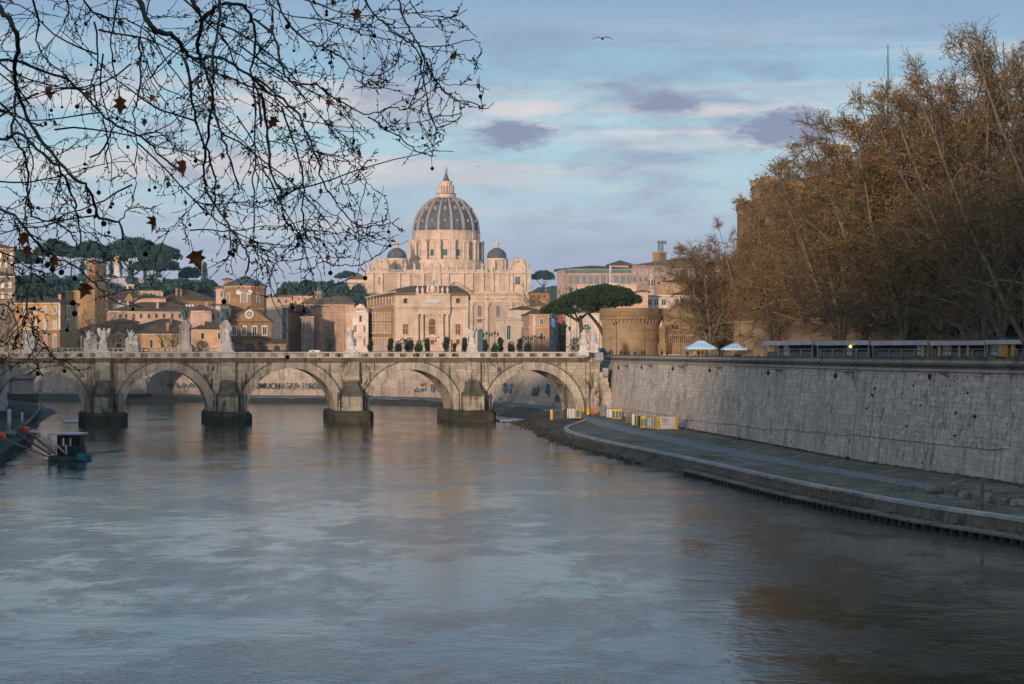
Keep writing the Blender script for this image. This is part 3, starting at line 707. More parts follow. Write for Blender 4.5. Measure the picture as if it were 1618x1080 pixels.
for a, b in zip(smp, smp[1:]):
    if b - a < 1e-6: continue
    m_ = (a + b) / 2; inside = any(abs(m_ - c) < r for c, r in ARCH)
    if inside: wallseg(a, under(a) if any(abs(a - c) < r - 1e-6 for c, r in ARCH) else CY, b, under(b) if any(abs(b - c) < r - 1e-6 for c, r in ARCH) else CY)
    else:
        wallseg(a, 675, b, 675)
        for px in (a, b):      # jamb faces of the pier
            p = BF.at(px); o = -BF.n * W; mb.add([(*p, -.8), (*(p + o), -.8), (*(p + o), ZW(CY, p.y)), (*p, ZW(CY, p.y))], [(0, 1, 2, 3)])
mb.build('wall', trav, root)
for c, r in ARCH:         # raised ring of voussoirs
    mb = MB(); n = 40; R = r + 13
    for i in range(n):
        a0, a1 = pi * i / n, pi * (i + 1) / n; q = []
        for o in (.22, -.3):
            for rr, a in ((r - .3, a0), (R, a0), (R, a1), (r - .3, a1)):
                px = c + rr * cos(a); p = BF.at(px) + BF.n * (o + (.0 if i % 2 else .03)); q.append((*p, ZW(CY - rr * sin(a), BF.at(c).y)))
        mb.hexa([q[k] for k in (0, 1, 2, 3)] + [q[k] for k in (4, 5, 6, 7)])
    mb.build('arch_ring', trav2, root)
    mb = MB()
    for i in range(24):
        a0, a1 = pi * i / 24, pi * (i + 1) / 24; q = []
        for o in (.30, 0):
            for rr, a in ((R, a0), (R + 1.6, a0), (R + 1.6, a1), (R, a1)):
                px = c + rr * cos(a); p = BF.at(px) + BF.n * o; q.append((*p, ZW(CY - rr * sin(a), BF.at(c).y)))
        mb.hexa(q)
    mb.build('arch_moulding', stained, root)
PIERS = [(-33, 32), (163, 32), (360, 30.5), (555.5, 27), (746.5, 30)]
fm = stone('pier_cap', (.14, .13, .10), 1.2, .45, 1, 0, .3, .7, .4, moss=.5)
r_0 = random.Random(3)
for c, hw in PIERS:
    p = BF.at(c); s = p.y / FP
    mb = MB(); BF.box(mb, c - 11, c + 11, 572, 602, .75, 0)
    for a in (-11.2, 10.0): BF.box(mb, c + a, c + a + 1.2, 572, 602, .80, 0)
    mb.build('pilaster', trav, root)
    mb = MB()            # sloping weathered cap
    zt, zm, zb = ZW(600, p.y), ZW(621, p.y), ZW(625, p.y); d, n_ = BF.d, BF.n
    def ring(hwpx, out, z): 
        h = hwpx * s; return [(*(p - d * h), z), (*(p - d * h * .75 + n_ * out), z), (*(p + d * h * .75 + n_ * out), z), (*(p + d * h), z)]
    rs = [ring(11.5, .8, zt), ring(12.5, 1.3, ZW(609, p.y)), ring(16, 3.2, zm), ring(19, 3.6, zm - .05), ring(19, 3.6, zb)]
    for a, b in zip(rs, rs[1:]): mb.add(b + a, [(0, 1, 5, 4), (1, 2, 6, 5), (2, 3, 7, 6)])
    mb.add(rs[-1], [(3, 2, 1, 0)]); mb.build('pier_cap', fm, root)
    mb = MB(); a, b = ring(18, 3.3, -.5), ring(18, 3.3, zb)
    mb.add(a + b, [(0, 1, 5, 4), (1, 2, 6, 5), (2, 3, 7, 6)]); 
    for u in (-12, 10): BF.box(mb, c + u, c + u + 2.2, 624, 655, 3.42, 0)
    for u in (-25.5, -21.5, 19.5, 23.5): BF.box(mb, c + u, c + u + 2.0, 626 - r_0.uniform(0, 8), 655, 1.1, 0)
    mb.build('cutwater', trav, root)
    mb = MB(); r_ = random.Random(int(c) + 99)
    N = 26; lowr, upr, tpr = [], [], []
    outl = [(-hw - 4, -W - 3), (-hw - 5, 1.5), (-hw + 4, 4.8), (hw - 4, 4.8), (hw + 5, 1.5), (hw + 4, -W - 3)]
    pts = dens([(u * s, v) for u, v in outl], 1.3)
    for u, v in pts:
        j = r_.uniform(-.22, .22); q = p + d * (u + j) + n_ * (v + j); lowr.append((q.x, q.y, -.8)); upr.append((q.x, q.y, 1.7 + r_.uniform(-.15, .25)))
        q2 = p + d * (u * .9) + n_ * (v - .7); tpr.append((q2.x, q2.y, 2.25 + r_.uniform(-.1, .1)))
    k = len(pts); mb.add(lowr + upr + tpr, [(i, i + 1, k + i + 1, k + i) for i in range(k - 1)] + [(k + i, k + i + 1, 2 * k + i + 1, 2 * k + i) for i in range(k - 1)] + [tuple(range(2 * k, 3 * k))])
    mb.build('footing', footing_m, root)
# cornice, plinth, balustrade
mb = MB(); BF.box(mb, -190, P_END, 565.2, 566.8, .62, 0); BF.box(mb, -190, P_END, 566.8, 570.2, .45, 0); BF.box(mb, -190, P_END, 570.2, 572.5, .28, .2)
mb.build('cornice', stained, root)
bal = stone('balustrade_stone', (.50, .45, .39), .8, .9, 1, 0, .1, .35, .4)
mb = MB(); BF.box(mb, -190, P_END, 556.0, 557.9, .42, .25); mb.build('hand_rail', bal, root)
mb = MB(); BF.box(mb, -190, P_END, 564.0, 565.4, .40, .3); mb.build('plinth', bal, root)
# deck
mb = MB(); a, b = BF.at(-190), BF.at(P_END); o = -BF.n; q = [a + o * .3, b + o * .3, b + o * (W - .3), a + o * (W - .3)]; mb.add([(*v, ZW(571, 350)) for v in q], [(0, 1, 2, 3)]); mb.build('deck', gm, root)
mb = MB(); BF2 = Face(167, 343, 742, 358); sh = -BF.n * W; BF2.A = BF.A + sh; BF2.B = BF.B + sh
BF2.box(mb, -190, P_END, 555.6, 557.4, .3, .3); BF2.box(mb, -190, P_END, 563.5, 571, .3, .3)
for i in range(54): BF2.box(mb, -150 + i * 20.3, -140 + i * 20.3, 557, 564, .25, .25)
mb.build('far_parapet', bal, root)
posts = [-150 + 20.45 * i for i in range(53)]
ANG = [163, 360, 554, 746, 929]
pm = MB()
lat = MB(); r0 = .03
post_me = None
for i, px in enumerate(posts):
    if px > P_END - 2 or px < -30: continue
    if any(abs(px - a) < 10 for a in ANG): continue
    mb = MB(); BF.box(mb, px - 4.6, px + 4.6, 557.85, 564.05, .30, .15); mb.build('baluster_pier', bal, root)
allp = sorted([p for p in posts if -40 < p < P_END and not any(abs(p - a) < 10 for a in ANG)] + [a for a in ANG if a < 929])
for a, b in zip(allp, allp[1:]):
    ha = 12 if a in ANG else 4.7; hb = 12 if b in ANG else 4.7
    x0, x1 = a + ha, b - hb
    if x1 - x0 < 3: continue
    mb = MB(); P0, P1 = BF.pt(x0, 564, .05), BF.pt(x1, 564, .05); H = BF.z(x0, 557.9) - BF.z(x0, 564); L = (P1 - P0).length; d = (P1 - P0).normalized(); up = Vector((0, 0, 1)); nr = Vector((*BF.n, 0))
    stp = .30; k = int((L + H) / stp) + 1
    for j in range(1, k):
        for sgn in (0, 1):
            s0 = j * stp; u0, z0 = (min(s0, L), max(0, s0 - L)); u1, z1 = (max(0, s0 - H), min(H, s0))
            if sgn: u0, u1 = L - u0, L - u1
            A = P0 + d * u0 + up * z0; B = P0 + d * u1 + up * z1; e = (B - A)
            if e.length < .05: continue
            mb.tube([A, B], .032, 4, cap=False)
    mb.build('lattice', iron, root)
# vertical drainage slots as thin strips on the face, dark depth put into the colour
slot_dark = paint('painted_slot_dark', (.03, .028, .022), .95, .4, 1)
for (px, y0, y1, w) in [(333, 597, 620, 3.2), (324, 592, 612, 1.5), (531, 612, 636, 2.6), (570, 590, 606, 2), (584, 588, 604, 1.6), (198, 575, 590, 1.4), (388, 590, 610, 2.2), (312, 583, 600, 1.4), (591, 571, 585, 1.6), (174, 574, 602, 1), (925, 571, 622, .9), (521, 571, 600, .7), (428, 571, 584, .7), (711, 571, 600, .6), (382, 596, 632, 1.5), (375, 604, 622, 1.2), (343, 573, 590, 1.0)]:
    mb = MB(); BF.box(mb, px, px + w, y0, y1, .018, .0); mb.build('painted_slot', slot_dark, root)
# end pier with stepped buttress against the bank
root2 = rootat('bridge_abutment', 'stone abutment with stepped buttress where the bridge meets the embankment', 'abutment', 945, 362)
root2.location.z = QZ
F2 = Face(932, 362, 966, 362.5)
mb = MB(); F2.box(mb, 933, 947, 571, 660, .5, 12); F2.box(mb, 930, 948, 569.5, 572, .8, 12); F2.box(mb, 933, 947, 557, 569.5, .5, 2); mb.build('wall', trav, root2)
mb = MB()
ys = [588, 596, 604, 612, 620, 628, 637, 646, 655]
for i in range(len(ys) - 1): F2.box(mb, 946.8 + i * .3, 956.5 + i * 1.9, ys[i], ys[i + 1] + .1, .9 + i * .25 + (.35 if i % 2 else 0), 4)
mb.build('steps', trav2, root2)
mb = MB(); F2.box(mb, 936, 951, 556.5, 569, 1.6, -.6); mb.build('marker_block', marble_g, root2)
mb = MB(); F2.box(mb, 950.5, 958, 581, 594.5, 2.0, -.4); mb.build('marker_block', marble_g, root2)
# ------------------------------------------------------------------ the basilica on the horizon
bas = stone('basilica_stone', (.60, .475, .375), 2.4, 1.2, 1, .8, .06, .30, .12, st_scale=.3)
bas_sh = plaster('basilica_dark_and_shade', (.42, .32, .24), .4, sc1=.08)  # darker stone, also colours in the recess shade on the facade
leadm = None
def lead_mat():
    t = NT('dome_lead'); p = t.pos
    col = t.mix(t.thr(t.noise(t.map(p, 1, 1, .3), .35, 6, .7), .35, .65), (.050, .060, .072), (.12, .125, .135))
    col = t.mix(t.M('MULTIPLY', t.thr(t.noise(t.map(p, .6, .6, .06, (3, 3, 3)), 1, 5, .7), .5, .7), .6), col, (.03, .04, .05))
    return t.fin(col, .7, t.noise(p, 1, 4), .2, .1, .3)
lead = lead_mat(); rib_m = paint('dome_rib', (.27, .26, .26), .8, .25, .3); goldm = paint('dormer_gilt', (.46, .35, .24), .7, .2, .8)
BD = 1400; BFc = Face(400, BD, 900, BD)
root = rootat('domed_basilica', 'huge pink-lit domed basilica with ribbed lead dome and columned facade on the horizon', 'basilica', 705, BD)
S = BD / FP
def zb(py): return ZW(py, BD)
def prof(l): return [(r * S, zb(y)) for y, r in l]
DCY = BD + 75; k2 = DCY / BD      # the dome stands 75 m behind the facade
dcx = XW(705, DCY)
def profd(l): return [(r * S * k2, ZW(y, DCY)) for y, r in l]
def ringpt(a, r, z): return (dcx + r * cos(a), DCY + r * sin(a), z)
mb = MB(); dome_prof = [(367, 51.5), (360, 51.3), (352, 49.8), (344, 47), (337, 43.2), (329, 37.8), (322, 31.5), (316.5, 24), (313, 16.5)]
mb.lathe(dcx, DCY, profd(dome_prof), 64, 0, True); dome = mb.build('dome', lead, root)
for k in range(16):
    a = 2 * pi * (k + .5) / 16; mb = MB(); L_ = []
    for y, r in dome_prof:
        r = r * S * k2; z = ZW(y, DCY); w = 2.3 * (.45 + .55 * r / 25)
        L_.append([(dcx + (r + e) * cos(a) - sin(a) * q, DCY + (r + e) * sin(a) + cos(a) * q, z + e * .5) for q, e in ((-w / 2, 0), (-w / 2.6, 1.1), (w / 2.6, 1.1), (w / 2, 0))])
    vs = [p for l in L_ for p in l]; mb.add(vs, [(i * 4 + j, i * 4 + j + 1, i * 4 + j + 5, i * 4 + j + 4) for i in range(len(L_) - 1) for j in range(3)])
    mb.build('rib', rib_m, dome)
    a = 2 * pi * k / 16
    for y, r, sz in ((351, 49.3, .85), (331, 39.3, 1.25), (318.5, 27.2, .75)):
        rr = r * S * k2; c = ringpt(a, rr + .3, ZW(y, DCY)); mb = MB()
        e = Vector((cos(a), sin(a), 0)); t_ = Vector((-sin(a), cos(a), 0)); c = Vector(c)
        q = [c + t_ * u * sz + Vector((0, 0, 1)) * v * sz + e * w for w in (-1.5, .9) for u, v in ((-.8, -1), (.8, -1), (.8, .5), (0, 1.3), (-.8, .5))]
        mb.add(q, [(0, 1, 2, 3, 4), (9, 8, 7, 6, 5)] + [(i, 5 + i, 5 + (i + 1) % 5, (i + 1) % 5) for i in range(5)])
        q = [c + t_ * u * sz + Vector((0, 0, 1)) * v * sz + e * .95 for u, v in ((-.4, -.6), (.4, -.6), (.4, .3), (-.4, .3))]; mb.add(q, [(0, 1, 2, 3)], 1)
        mb.build('dormer', [goldm, glass], dome)
mb = MB(); mb.lathe(dcx, DCY, profd([(425, 61), (412, 60), (411.9, 51), (381, 51), (380.9, 53), (367.5, 52.8), (367.4, 54), (366, 54), (365.9, 51)]), 64); drum = mb.build('drum', bas, root)
mb = MB(); mb.lathe(dcx, DCY, profd([(440, 63), (425, 62), (424.8, 61.8), (424, 60)]), 64); mb.build('drum_base', bas_sh, root)
for k in range(16):
    a = 2 * pi * (k + .5) / 16; mb = MB(); e = Vector((cos(a), sin(a), 0)); t_ = Vector((-sin(a), cos(a), 0)); o = Vector((dcx, DCY, 0))
    def slab(r0, r1, hw, y0, y1, mi=0):
        q = [o + e * r * S * k2 + t_ * w + Vector((0, 0, ZW(y, DCY))) for y in (y1, y0) for r, w in ((r0, -hw), (r1, -hw), (r1, hw), (r0, hw))]; mb.hexa(q, mi)
    slab(50, 59, 1.5, 385, 411.9); slab(49, 60.5, 2.4, 381, 385.5)
    for w in (-2.0, 2.0):
        c = o + e * 58.2 * S * k2 + t_ * w; mb.lathe(c.x, c.y, [(1.1, ZW(412, DCY)), (1.0, ZW(410, DCY)), (.85, ZW(387, DCY)), (1.2, ZW(385, DCY))], 8, 0, True)
    slab(52.5, 54, 1.8, 369, 380); mb.build('column_pair', bas, drum)
    a = 2 * pi * k / 16; e = Vector((cos(a), sin(a), 0)); t_ = Vector((-sin(a), cos(a), 0)); mb = MB()
    slab(50.8, 51.8, 3.0, 393, 408); slab(51.2, 51.9, 1.7, 396, 406, 1); slab(50.8, 52.4, 3.6, 391, 393); slab(50.8, 52.6, 3.4, 408, 409.5); mb.build('window', [bas, glass_b], drum)
mb = MB(); mb.lathe(dcx, DCY, profd([(313.5, 16.5), (312.5, 17), (312.4, 15.4), (306.5, 15.2), (306.4, 9), (294.5, 9), (294.4, 12.4), (293, 12.6), (292.9, 9.5), (287.5, 9.2), (287.4, 10), (286.4, 10), (286.3, 5.5), (280, 3.2), (273, 1.1), (270, 1)]), 32)
lan = mb.build('lantern', bas, root)
mb = MB(); mb.lathe(dcx, DCY, profd([(286.2, 6), (280, 3.5), (273, 1.3), (270, 1.1)]), 16, 0, True); mb.build('spire', lead, lan)
for k in range(16):
    a = 2 * pi * k / 16; c = ringpt(a, 11.2 * S * k2, 0); mb = MB(); mb.lathe(c[0], c[1], [(.75, ZW(306.4, DCY)), (.75, ZW(294.4, DCY))], 6); mb.build('column', bas, lan)
mb = MB(); mb.lathe(dcx, DCY, profd([(306.6, 16), (305.8, 16), (305.8, 15.2), (306.6, 15.2)]), 32, cap=False); mb.build('railing', iron, lan)
mb = MB(); mb.ball((dcx, DCY, ZW(267.5, DCY)), 1.3, 8); mb.tube([(dcx, DCY, ZW(266, DCY)), (dcx, DCY, ZW(260, DCY))], .18, 4); mb.box(dcx - .9, dcx + .9, DCY - .1, DCY + .1, ZW(262.6, DCY), ZW(262, DCY)); mb.build('ball_and_cross', goldm, lan)
for cx_ in (627, 785):             # the lesser domes
    D2 = BD + 30; X2 = XW(cx_, D2); z = lambda y: ZW(y, D2); s2 = D2 / FP
    mb = MB(); mb.lathe(X2, D2, [(r * s2, z(y)) for y, r in ((408, 15.6), (403, 15.2), (398, 13.2), (394.5, 9.5), (392, 5), (391.5, 4))], 32, 0, True); d2 = mb.build('small_dome', lead, root)
    mb = MB(); mb.lathe(X2, D2, [(r * s2, z(y)) for y, r in ((392, 5), (391.5, 3), (385, 3), (384.9, 4.4), (384, 4.4), (383.8, 3), (381, 1.8), (378.5, .6), (376, .3))], 12); mb.build('lantern', bas, d2)
    for k in range(8):
        a = pi * 2 * k / 8; c = (X2 + 3.7 * s2 * cos(a), D2 + 3.7 * s2 * sin(a)); 
    mb = MB(); n = 16
    mb.lathe(X2, D2, [(r * s2, z(y)) for y, r in ((432, 19), (429, 19), (428.9, 13), (411.5, 13), (411.4, 17.5), (408, 17))], 32)
    for k in range(8):
        a = 2 * pi * (k + .5) / 8; e = Vector((cos(a), sin(a), 0)); t_ = Vector((-sin(a), cos(a), 0)); o = Vector((X2, D2, 0))
        q = [o + e * r * s2 + t_ * w + Vector((0, 0, z(y))) for y in (429, 411.5) for r, w in ((12, -2), (17.2, -2), (17.2, 2), (12, 2))]; mb.hexa(q)
        a = 2 * pi * k / 8 - pi / 2; e = Vector((cos(a), sin(a), 0)); t_ = Vector((-sin(a), cos(a), 0))
        pts = [(-1.5, 428)] + [(1.5, 428)] + [(1.5 * cos(pi * i / 6), 418 - 3.2 * sin(pi * i / 6)) for i in range(7)]
        mb.add([o + e * 13.2 * s2 + t_ * u + Vector((0, 0, z(y))) for u, y in pts], [tuple(range(len(pts)))], 1)
    mb.build('small_drum', [bas, glass_w], root)
# facade
F = BFc; mb = MB()
F.box(mb, 577, 838, 431, 562, 0, 25); F.box(mb, 549, 577.3, 441, 562, -4, 30)
F.box(mb, 640, 770, 424, 440, -16, 60)
mb.build('wall', bas, root)
mb = MB()
F.box(mb, 576, 839, 429.5, 431.8, 1.6, 1); F.box(mb, 575.5, 839.5, 461.5, 464, 3.0, 1); F.box(mb, 576, 839, 476, 477.2, 1.2, 1); F.box(mb, 576.5, 838.6, 464, 466, 1.2, 1)
F.box(mb, 576, 839, 426, 427, 1.0, .2)
for i in range(66): F.box(mb, 577 + i * 4, 578.4 + i * 4, 427, 429.6, .9, .1)
F.box(mb, 690, 750, 463.5, 464.5, 3.6, 0)
mb.build('cornice', bas, root)
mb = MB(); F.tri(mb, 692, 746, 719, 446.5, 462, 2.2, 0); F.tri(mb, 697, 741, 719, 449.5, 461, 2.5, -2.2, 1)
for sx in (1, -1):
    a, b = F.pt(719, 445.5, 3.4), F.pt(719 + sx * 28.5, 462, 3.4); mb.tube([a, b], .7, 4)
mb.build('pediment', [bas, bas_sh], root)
for px in (588, 603, 630, 646, 668, 694, 707, 731, 745, 762, 778, 802, 808, 829):
    mb = MB(); F.box(mb, px - 2.6, px + 2.6, 432, 461.6, 1.5, 0); mb.build('pilaster', bas, root)
for px in (670, 694, 707, 731, 745.5, 769.5, 806, 833.5, 597, 640):
    mb = MB()
    if px in (806, 833.5, 597, 640): F.box(mb, px - 3.6, px + 3.6, 482, 560, 1.0, 0)
    else: F.cyl(mb, px, 3.3, 477, 560, .8, 0, 16)
    F.box(mb, px - 4.6, px + 4.6, 477.3, 482, 1.9, 0); mb.build('column', bas, root)
root_b = root
def bw(pxs, y0, y1, w, **k): windows(root_b, F, pxs, y0, y1, w, fr=bas, **k)
for a_, b_ in ((606, 627), (649, 665), (671, 691), (748, 759), (765, 775), (789, 799)):
    mb = MB(); F.box(mb, a_, b_, 434, 459.5, .12, 0); mb.build('attic_shade_panel', bas_sh, root_b)  # added dark panels: shade between the attic pilasters put into the colour
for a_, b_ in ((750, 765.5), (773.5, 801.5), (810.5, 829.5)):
    mb = MB(); F.box(mb, a_, b_, 479, 556, .12, 0); mb.build('bay_shade_panel', bas_sh, root_b)  # bay recesses get their shade from this darker colour
bw([602, 818], 437, 449, 8, style='cross', pane=glass_b, key='b')
for pxs, y0, y1, w in (([634, 732], 443, 449, 6), ([660, 760, 784], 443, 450, 7)): bw(pxs, y0, y1, w, style='plain', pane=cream_tr, key='b')
windows(root_b, F, [757.5, 787, 820], 482, 500, 6, 'arch', bas, glass_w, 'b', .13); windows(root_b, F, [757.5], 504, 509, 7, 'plain', bas, glass_b, 'b', .13)
mb = MB(); F.arch(mb, 758, 12, 517, 560, .7, 0, 0); F.box(mb, 753.5, 763.5, 512, 516, .7, 0, 0); F.arch(mb, 759, 9, 519, 556, .9, -.7, 1); mb.build('portal', [bas, glass_b], root_b, )
mb = MB(); F.box(mb, 750, 770, 501, 504, 2.2, 0); mb.build('balcony', bas, root_b)
text_mesh('frieze_inscription', 'IN HONOREM PRINCIPIS APOST PAVLVS V BVRGHESIVS ROMANVS PONT MAX AN MDCXII PONT VII', 2.75, bas_sh, root_b, (XW(707, BD), BD - .12, zb(474.3)), 0, .06)
# clocks with scrolls
for px in (601.5, 818):
    mb = MB(); c = F.pt(px, 418.5, .2)
    mb.lathe(0, 0, [(0.01, 0), (4.6, 0), (4.6, 1.2), (3.2, 1.2), (3.2, .8), (.01, .8)], 20)
    vs = mb.v; mb.v = [(c.x + x, c.y - z, c.z + y) for x, y, z in vs]
    F.box(mb, px - 13, px + 13, 426, 430, 1.5, 1.5); F.box(mb, px - 7, px + 7, 411, 426, .0, 2)
    for sx in (1, -1):
        pts = [F.pt(px + sx * (6 + 8 * t), 412 + 13 * t - 3 * sin(t * 6), .6) for t in [i / 10 for i in range(11)]]; mb.tube(pts, 1.5, 6)
    mb.ball(F.pt(px, 411, .5), 1.7, 7, sz=1.2); mb.tube([F.pt(px - 3, 413, .5), F.pt(px, 407, .5), F.pt(px + 3, 413, .5)], 1.2, 5)
    mb.build('clock', bas, root_b)
def statue_fig(mb, c, h, r, mi=0, arm=None, seed=0):       # robed standing figure, base point c
    R = random.Random(seed); c = Vector(c); ln = R.uniform(-.06, .06) * h
    prof = [(.30, 0), (.27, .12), (.22, .30), (.20, .45), (.19, .55), (.22, .68), (.21, .76), (.11, .82), (.055, .845), (.06, .86), (.088, .90), (.09, .94), (.06, .98), (.01, 1)]
    n = 10; vs = []
    for i, (q, t) in enumerate(prof):
        for j in range(n):
            a = 2 * pi * j / n; fold = 1 + (.16 * sin(a * 4 + seed + t * 3) if t < .7 else 0)
            vs.append((c.x + ln * t + r * h * q * 3.3 * fold * cos(a) * .42, c.y + r * h * q * 3.3 * fold * sin(a) * .34, c.z + h * t))
    m = len(prof); mb.add(vs, [(i * n + j, i * n + (j + 1) % n, (i + 1) * n + (j + 1) % n, (i + 1) * n + j) for i in range(m - 1) for j in range(n)], mi, True)
    for s in (-1, 1):
        sh_ = c + Vector((ln * .75 + s * .12 * h, 0, .76 * h)); up = (arm == s)
        el = sh_ + Vector((s * .10 * h, -.03 * h, (.06 if up else -.17) * h)); ha = el + Vector((s * (.05 if up else -.05) * h, -.10 * h, (.18 if up else -.02) * h))
        mb.tube([sh_, el, ha], [.045 * h, .036 * h, .026 * h], 6, mi); mb.ball(ha, .032 * h, 5, mi)
for i, px in enumerate((583, 614, 640, 655, 668, 681, 694, 707, 722, 737, 749, 762, 834)):
    mb = MB(); b = F.pt(px, 426 if px not in (583, 834) else 426, .5); statue_fig(mb, b, 5.8, .5, 0, (-1, 1, 0)[i % 3], i); F.box(mb, px - 1.6, px + 1.6, 425.8, 430, 1.3, .4); mb.build('statue', bas, root_b)
# low rooms and tiled roofs behind the attic, and the left wing
mb = MB(); F.box(mb, 560, 577, 437, 441, -6, 10); mb.build('wing_roof', tile, root_b)
hip(root_b, [(XW(549, 1405), 1405), (XW(578, 1405), 1405), (XW(578, 1405), 1440), (XW(549, 1405), 1440)], ZW(441, 1405), 5, tile, 1, .3, 'wing_roof')
bw2 = Face(549, 1404, 577, 1404); windows(root_b, bw2, [565], 451, 456, 6, 'plain', bas, glass)
mb = MB(); F.box(mb, 548, 577, 446, 447, -3, 0); F.box(mb, 548, 577, 461, 463, -2.4, 0); mb.build('wing_cornice', bas, root_b)
# obelisk
D = 1180; root = rootat('obelisk', 'pale stone obelisk rising before the basilica facade', 'obelisk', 686, D)
mb = MB(); X, zt = XW(686, D), ZW(423, D); w0, w1 = 1.9, 1.25
q = lambda w, z: [(X - w, D - w, z), (X + w, D - w, z), (X + w, D + w, z), (X - w, D + w, z)]
mb.hexa(q(w0, 24) + q(w1, zt - 2)); mb.hexa(q(w1, zt - 2) + q(.05, zt)); mb.build('shaft', marble, root); mb = MB(); mb.hexa(q(3, GZ) + q(2.6, 24)); mb.build('pedestal', marble, root)

# ------------------------------------------------------------------ palace at the head of the avenue (centre)
wal = stone('palace_travertine', (.60, .485, .385), 1.6, .8, 1, .8, .06, .25, .15); wal2 = plaster('ochre_panel', (.42, .24, .085), .2)
root = rootat('corner_palace', 'pink-lit stone palace with paired columns, arched window and coat of arms on its roof', 'palace', 660, 520)
fr = Face(625, 520, 740, 522); sd_ = Face(580, 575, 625, 520)
poly = [(XW(580, 575), 575), (XW(625, 520), 520), (XW(740, 522), 522), (XW(742, 575), 575), (XW(640, 600), 600)]
mb = MB(); mb.prism(poly, GZ - .5, ZW(465, 520)); mb.build('wall', wal, root)
m = MB(); zt = ZW(465, 520); ex = [(XW(578.5, 575), 575), (XW(624.6, 519), 519), (XW(741.5, 521), 521), (XW(743.5, 576), 576), (XW(640, 601), 601)]
m.prism(ex, zt - .1, zt + .5); m.prism(ex, zt + .5, zt + 3.2, 0, [(XW(630, 570), 565), (XW(650, 545), 543), (XW(722, 545), 543), (XW(722, 562), 562), (XW(650, 575), 575)]); m.build('roof', tile, root)
mb = MB()
for f, a, b in ((fr, 624, 740.6), (sd_, 579.5, 625.2)):
    f.box(mb, a, b, 464, 466, .55, .1); f.box(mb, a, b, 483, 484.8, .6, .1); f.box(mb, a, b, 484.8, 486.6, .3, .1); f.box(mb, a, b, 546.5, 555, .3, .1)
mb.build('cornice', wal, root)
mb = MB(); fr.box(mb, 657, 711, 466, 483, .9, 0); fr.box(mb, 656.5, 711.5, 483, 486.8, 1.35, 0); fr.box(mb, 657, 711, 486.8, 496, 1.0, 0); fr.box(mb, 656.5, 711.5, 464.2, 466.2, 1.3, 0); fr.box(mb, 656, 712, 496, 555, .05, 0); fr.box(mb, 656, 712, 540, 555, 1.2, 0)
fr.box(mb, 671, 697, 496, 499, .6, 0); mb.build('centre_bay', wal, root)
mb = MB(); fr.box(mb, 671, 694, 470, 479, 1.0, -.9); mb.build('inscription_panel', marble, root)
for px in (659.5, 667.5, 699, 707): mb = MB(); fr.cyl(mb, px, 2.3, 496, 540, .7, 0, 12); mb.build('column', wal, root)
mb = MB(); fr.arch(mb, 682.5, 14.5, 500, 531, .3); fr.box(mb, 673, 692, 531, 533, .9, 0); mb.build('window_frame', wal, root)
mb = MB(); fr.arch(mb, 682.5, 10, 503, 528, .38, -.3); fr.box(mb, 677.5, 687.5, 514, 515, .45, -.38, 1); mb.build('arched_window', [shut, wal], root)
for px in (640.5, 723.5):
    mb = MB(); fr.box(mb, px - 7, px + 7, 499, 532, .12, 0); mb.build('wall_panel', wal, root)
windows(root, fr, [640.5, 723.5], 512, 528, 7.5, 'plain', wal, shut, 'p', .12); windows(root, fr, [640.5, 723.5], 471, 478.5, 6, 'plain', wal, glass, 'p')
windows(root, fr, [640.5, 723.5], 536, 544, 6, 'plain', wal, shut, 'p'); windows(root, fr, [682.5], 536.5, 544, 6, 'plain', wal, shut, 'p', 1.22)
mb = MB(); sd_.box(mb, 581.5, 622.5, 488, 546, .08, 0); sd_.box(mb, 581.5, 622.5, 469, 482, .08, 0); mb.build('painted_panel', wal2, root)
spx = [583.5 + i * 4.75 for i in range(8)]
for y0, y1 in ((495, 505), (511.5, 525), (535, 546)): windows(root, sd_, spx, y0, y1, 2.0, 'plain', wal, glass_w, 's', .09)
windows(root, sd_, spx, 472, 481, 1.6, 'bare', wal, shut, 's', .09)
mb = MB()
for px in [581.2 + i * 4.75 for i in range(9)]: sd_.box(mb, px, px + 1.0, 469, 482, .3, 0)
mb.build('loggia_post', wal, root)
mb = MB(); c = fr.pt(684, 466, .6)
mb.ball(c + Vector((0, 0, 1.6)), .95, 9, sz=1.5); mb.ball(c + Vector((0, 0, 3.6)), .6, 6)
for s in (-1, 1):
    mb.tube([c + Vector((s * .6, -.1, .2)), c + Vector((s * 1.5, -.1, 1.0)), c + Vector((s * 1.35, 0, 2.4)), c + Vector((s * .5, 0, 3.5))], [.5, .45, .35, .2], 6)
    mb.tube([c + Vector((s * 1.2, -.1, .2)), c + Vector((s * 2.3, -.1, .35)), c + Vector((s * 2.9, 0, .1))], [.35, .25, .1], 6); mb.tube([c + Vector((0, 0, 3.4)), c + Vector((s * .5, 0, 4.1))], [.2, .08], 5)
mb.build('coat_of_arms', marble_g if False else wal, root)
for i, px in enumerate((659.5, 667.5, 699, 707)):
    mb = MB(); c = fr.pt(px, 464.3, .6); mb.lathe(c.x, c.y, [(.5, c.z), (.5, c.z + .5), (.25, c.z + .6), (.5, c.z + 1.1), (.4, c.z + 1.5), (.18, c.z + 1.7), (.22, c.z + 1.95), (.02, c.z + 2.2)], 8, 0, True); mb.build('roof_urn', wal, root)

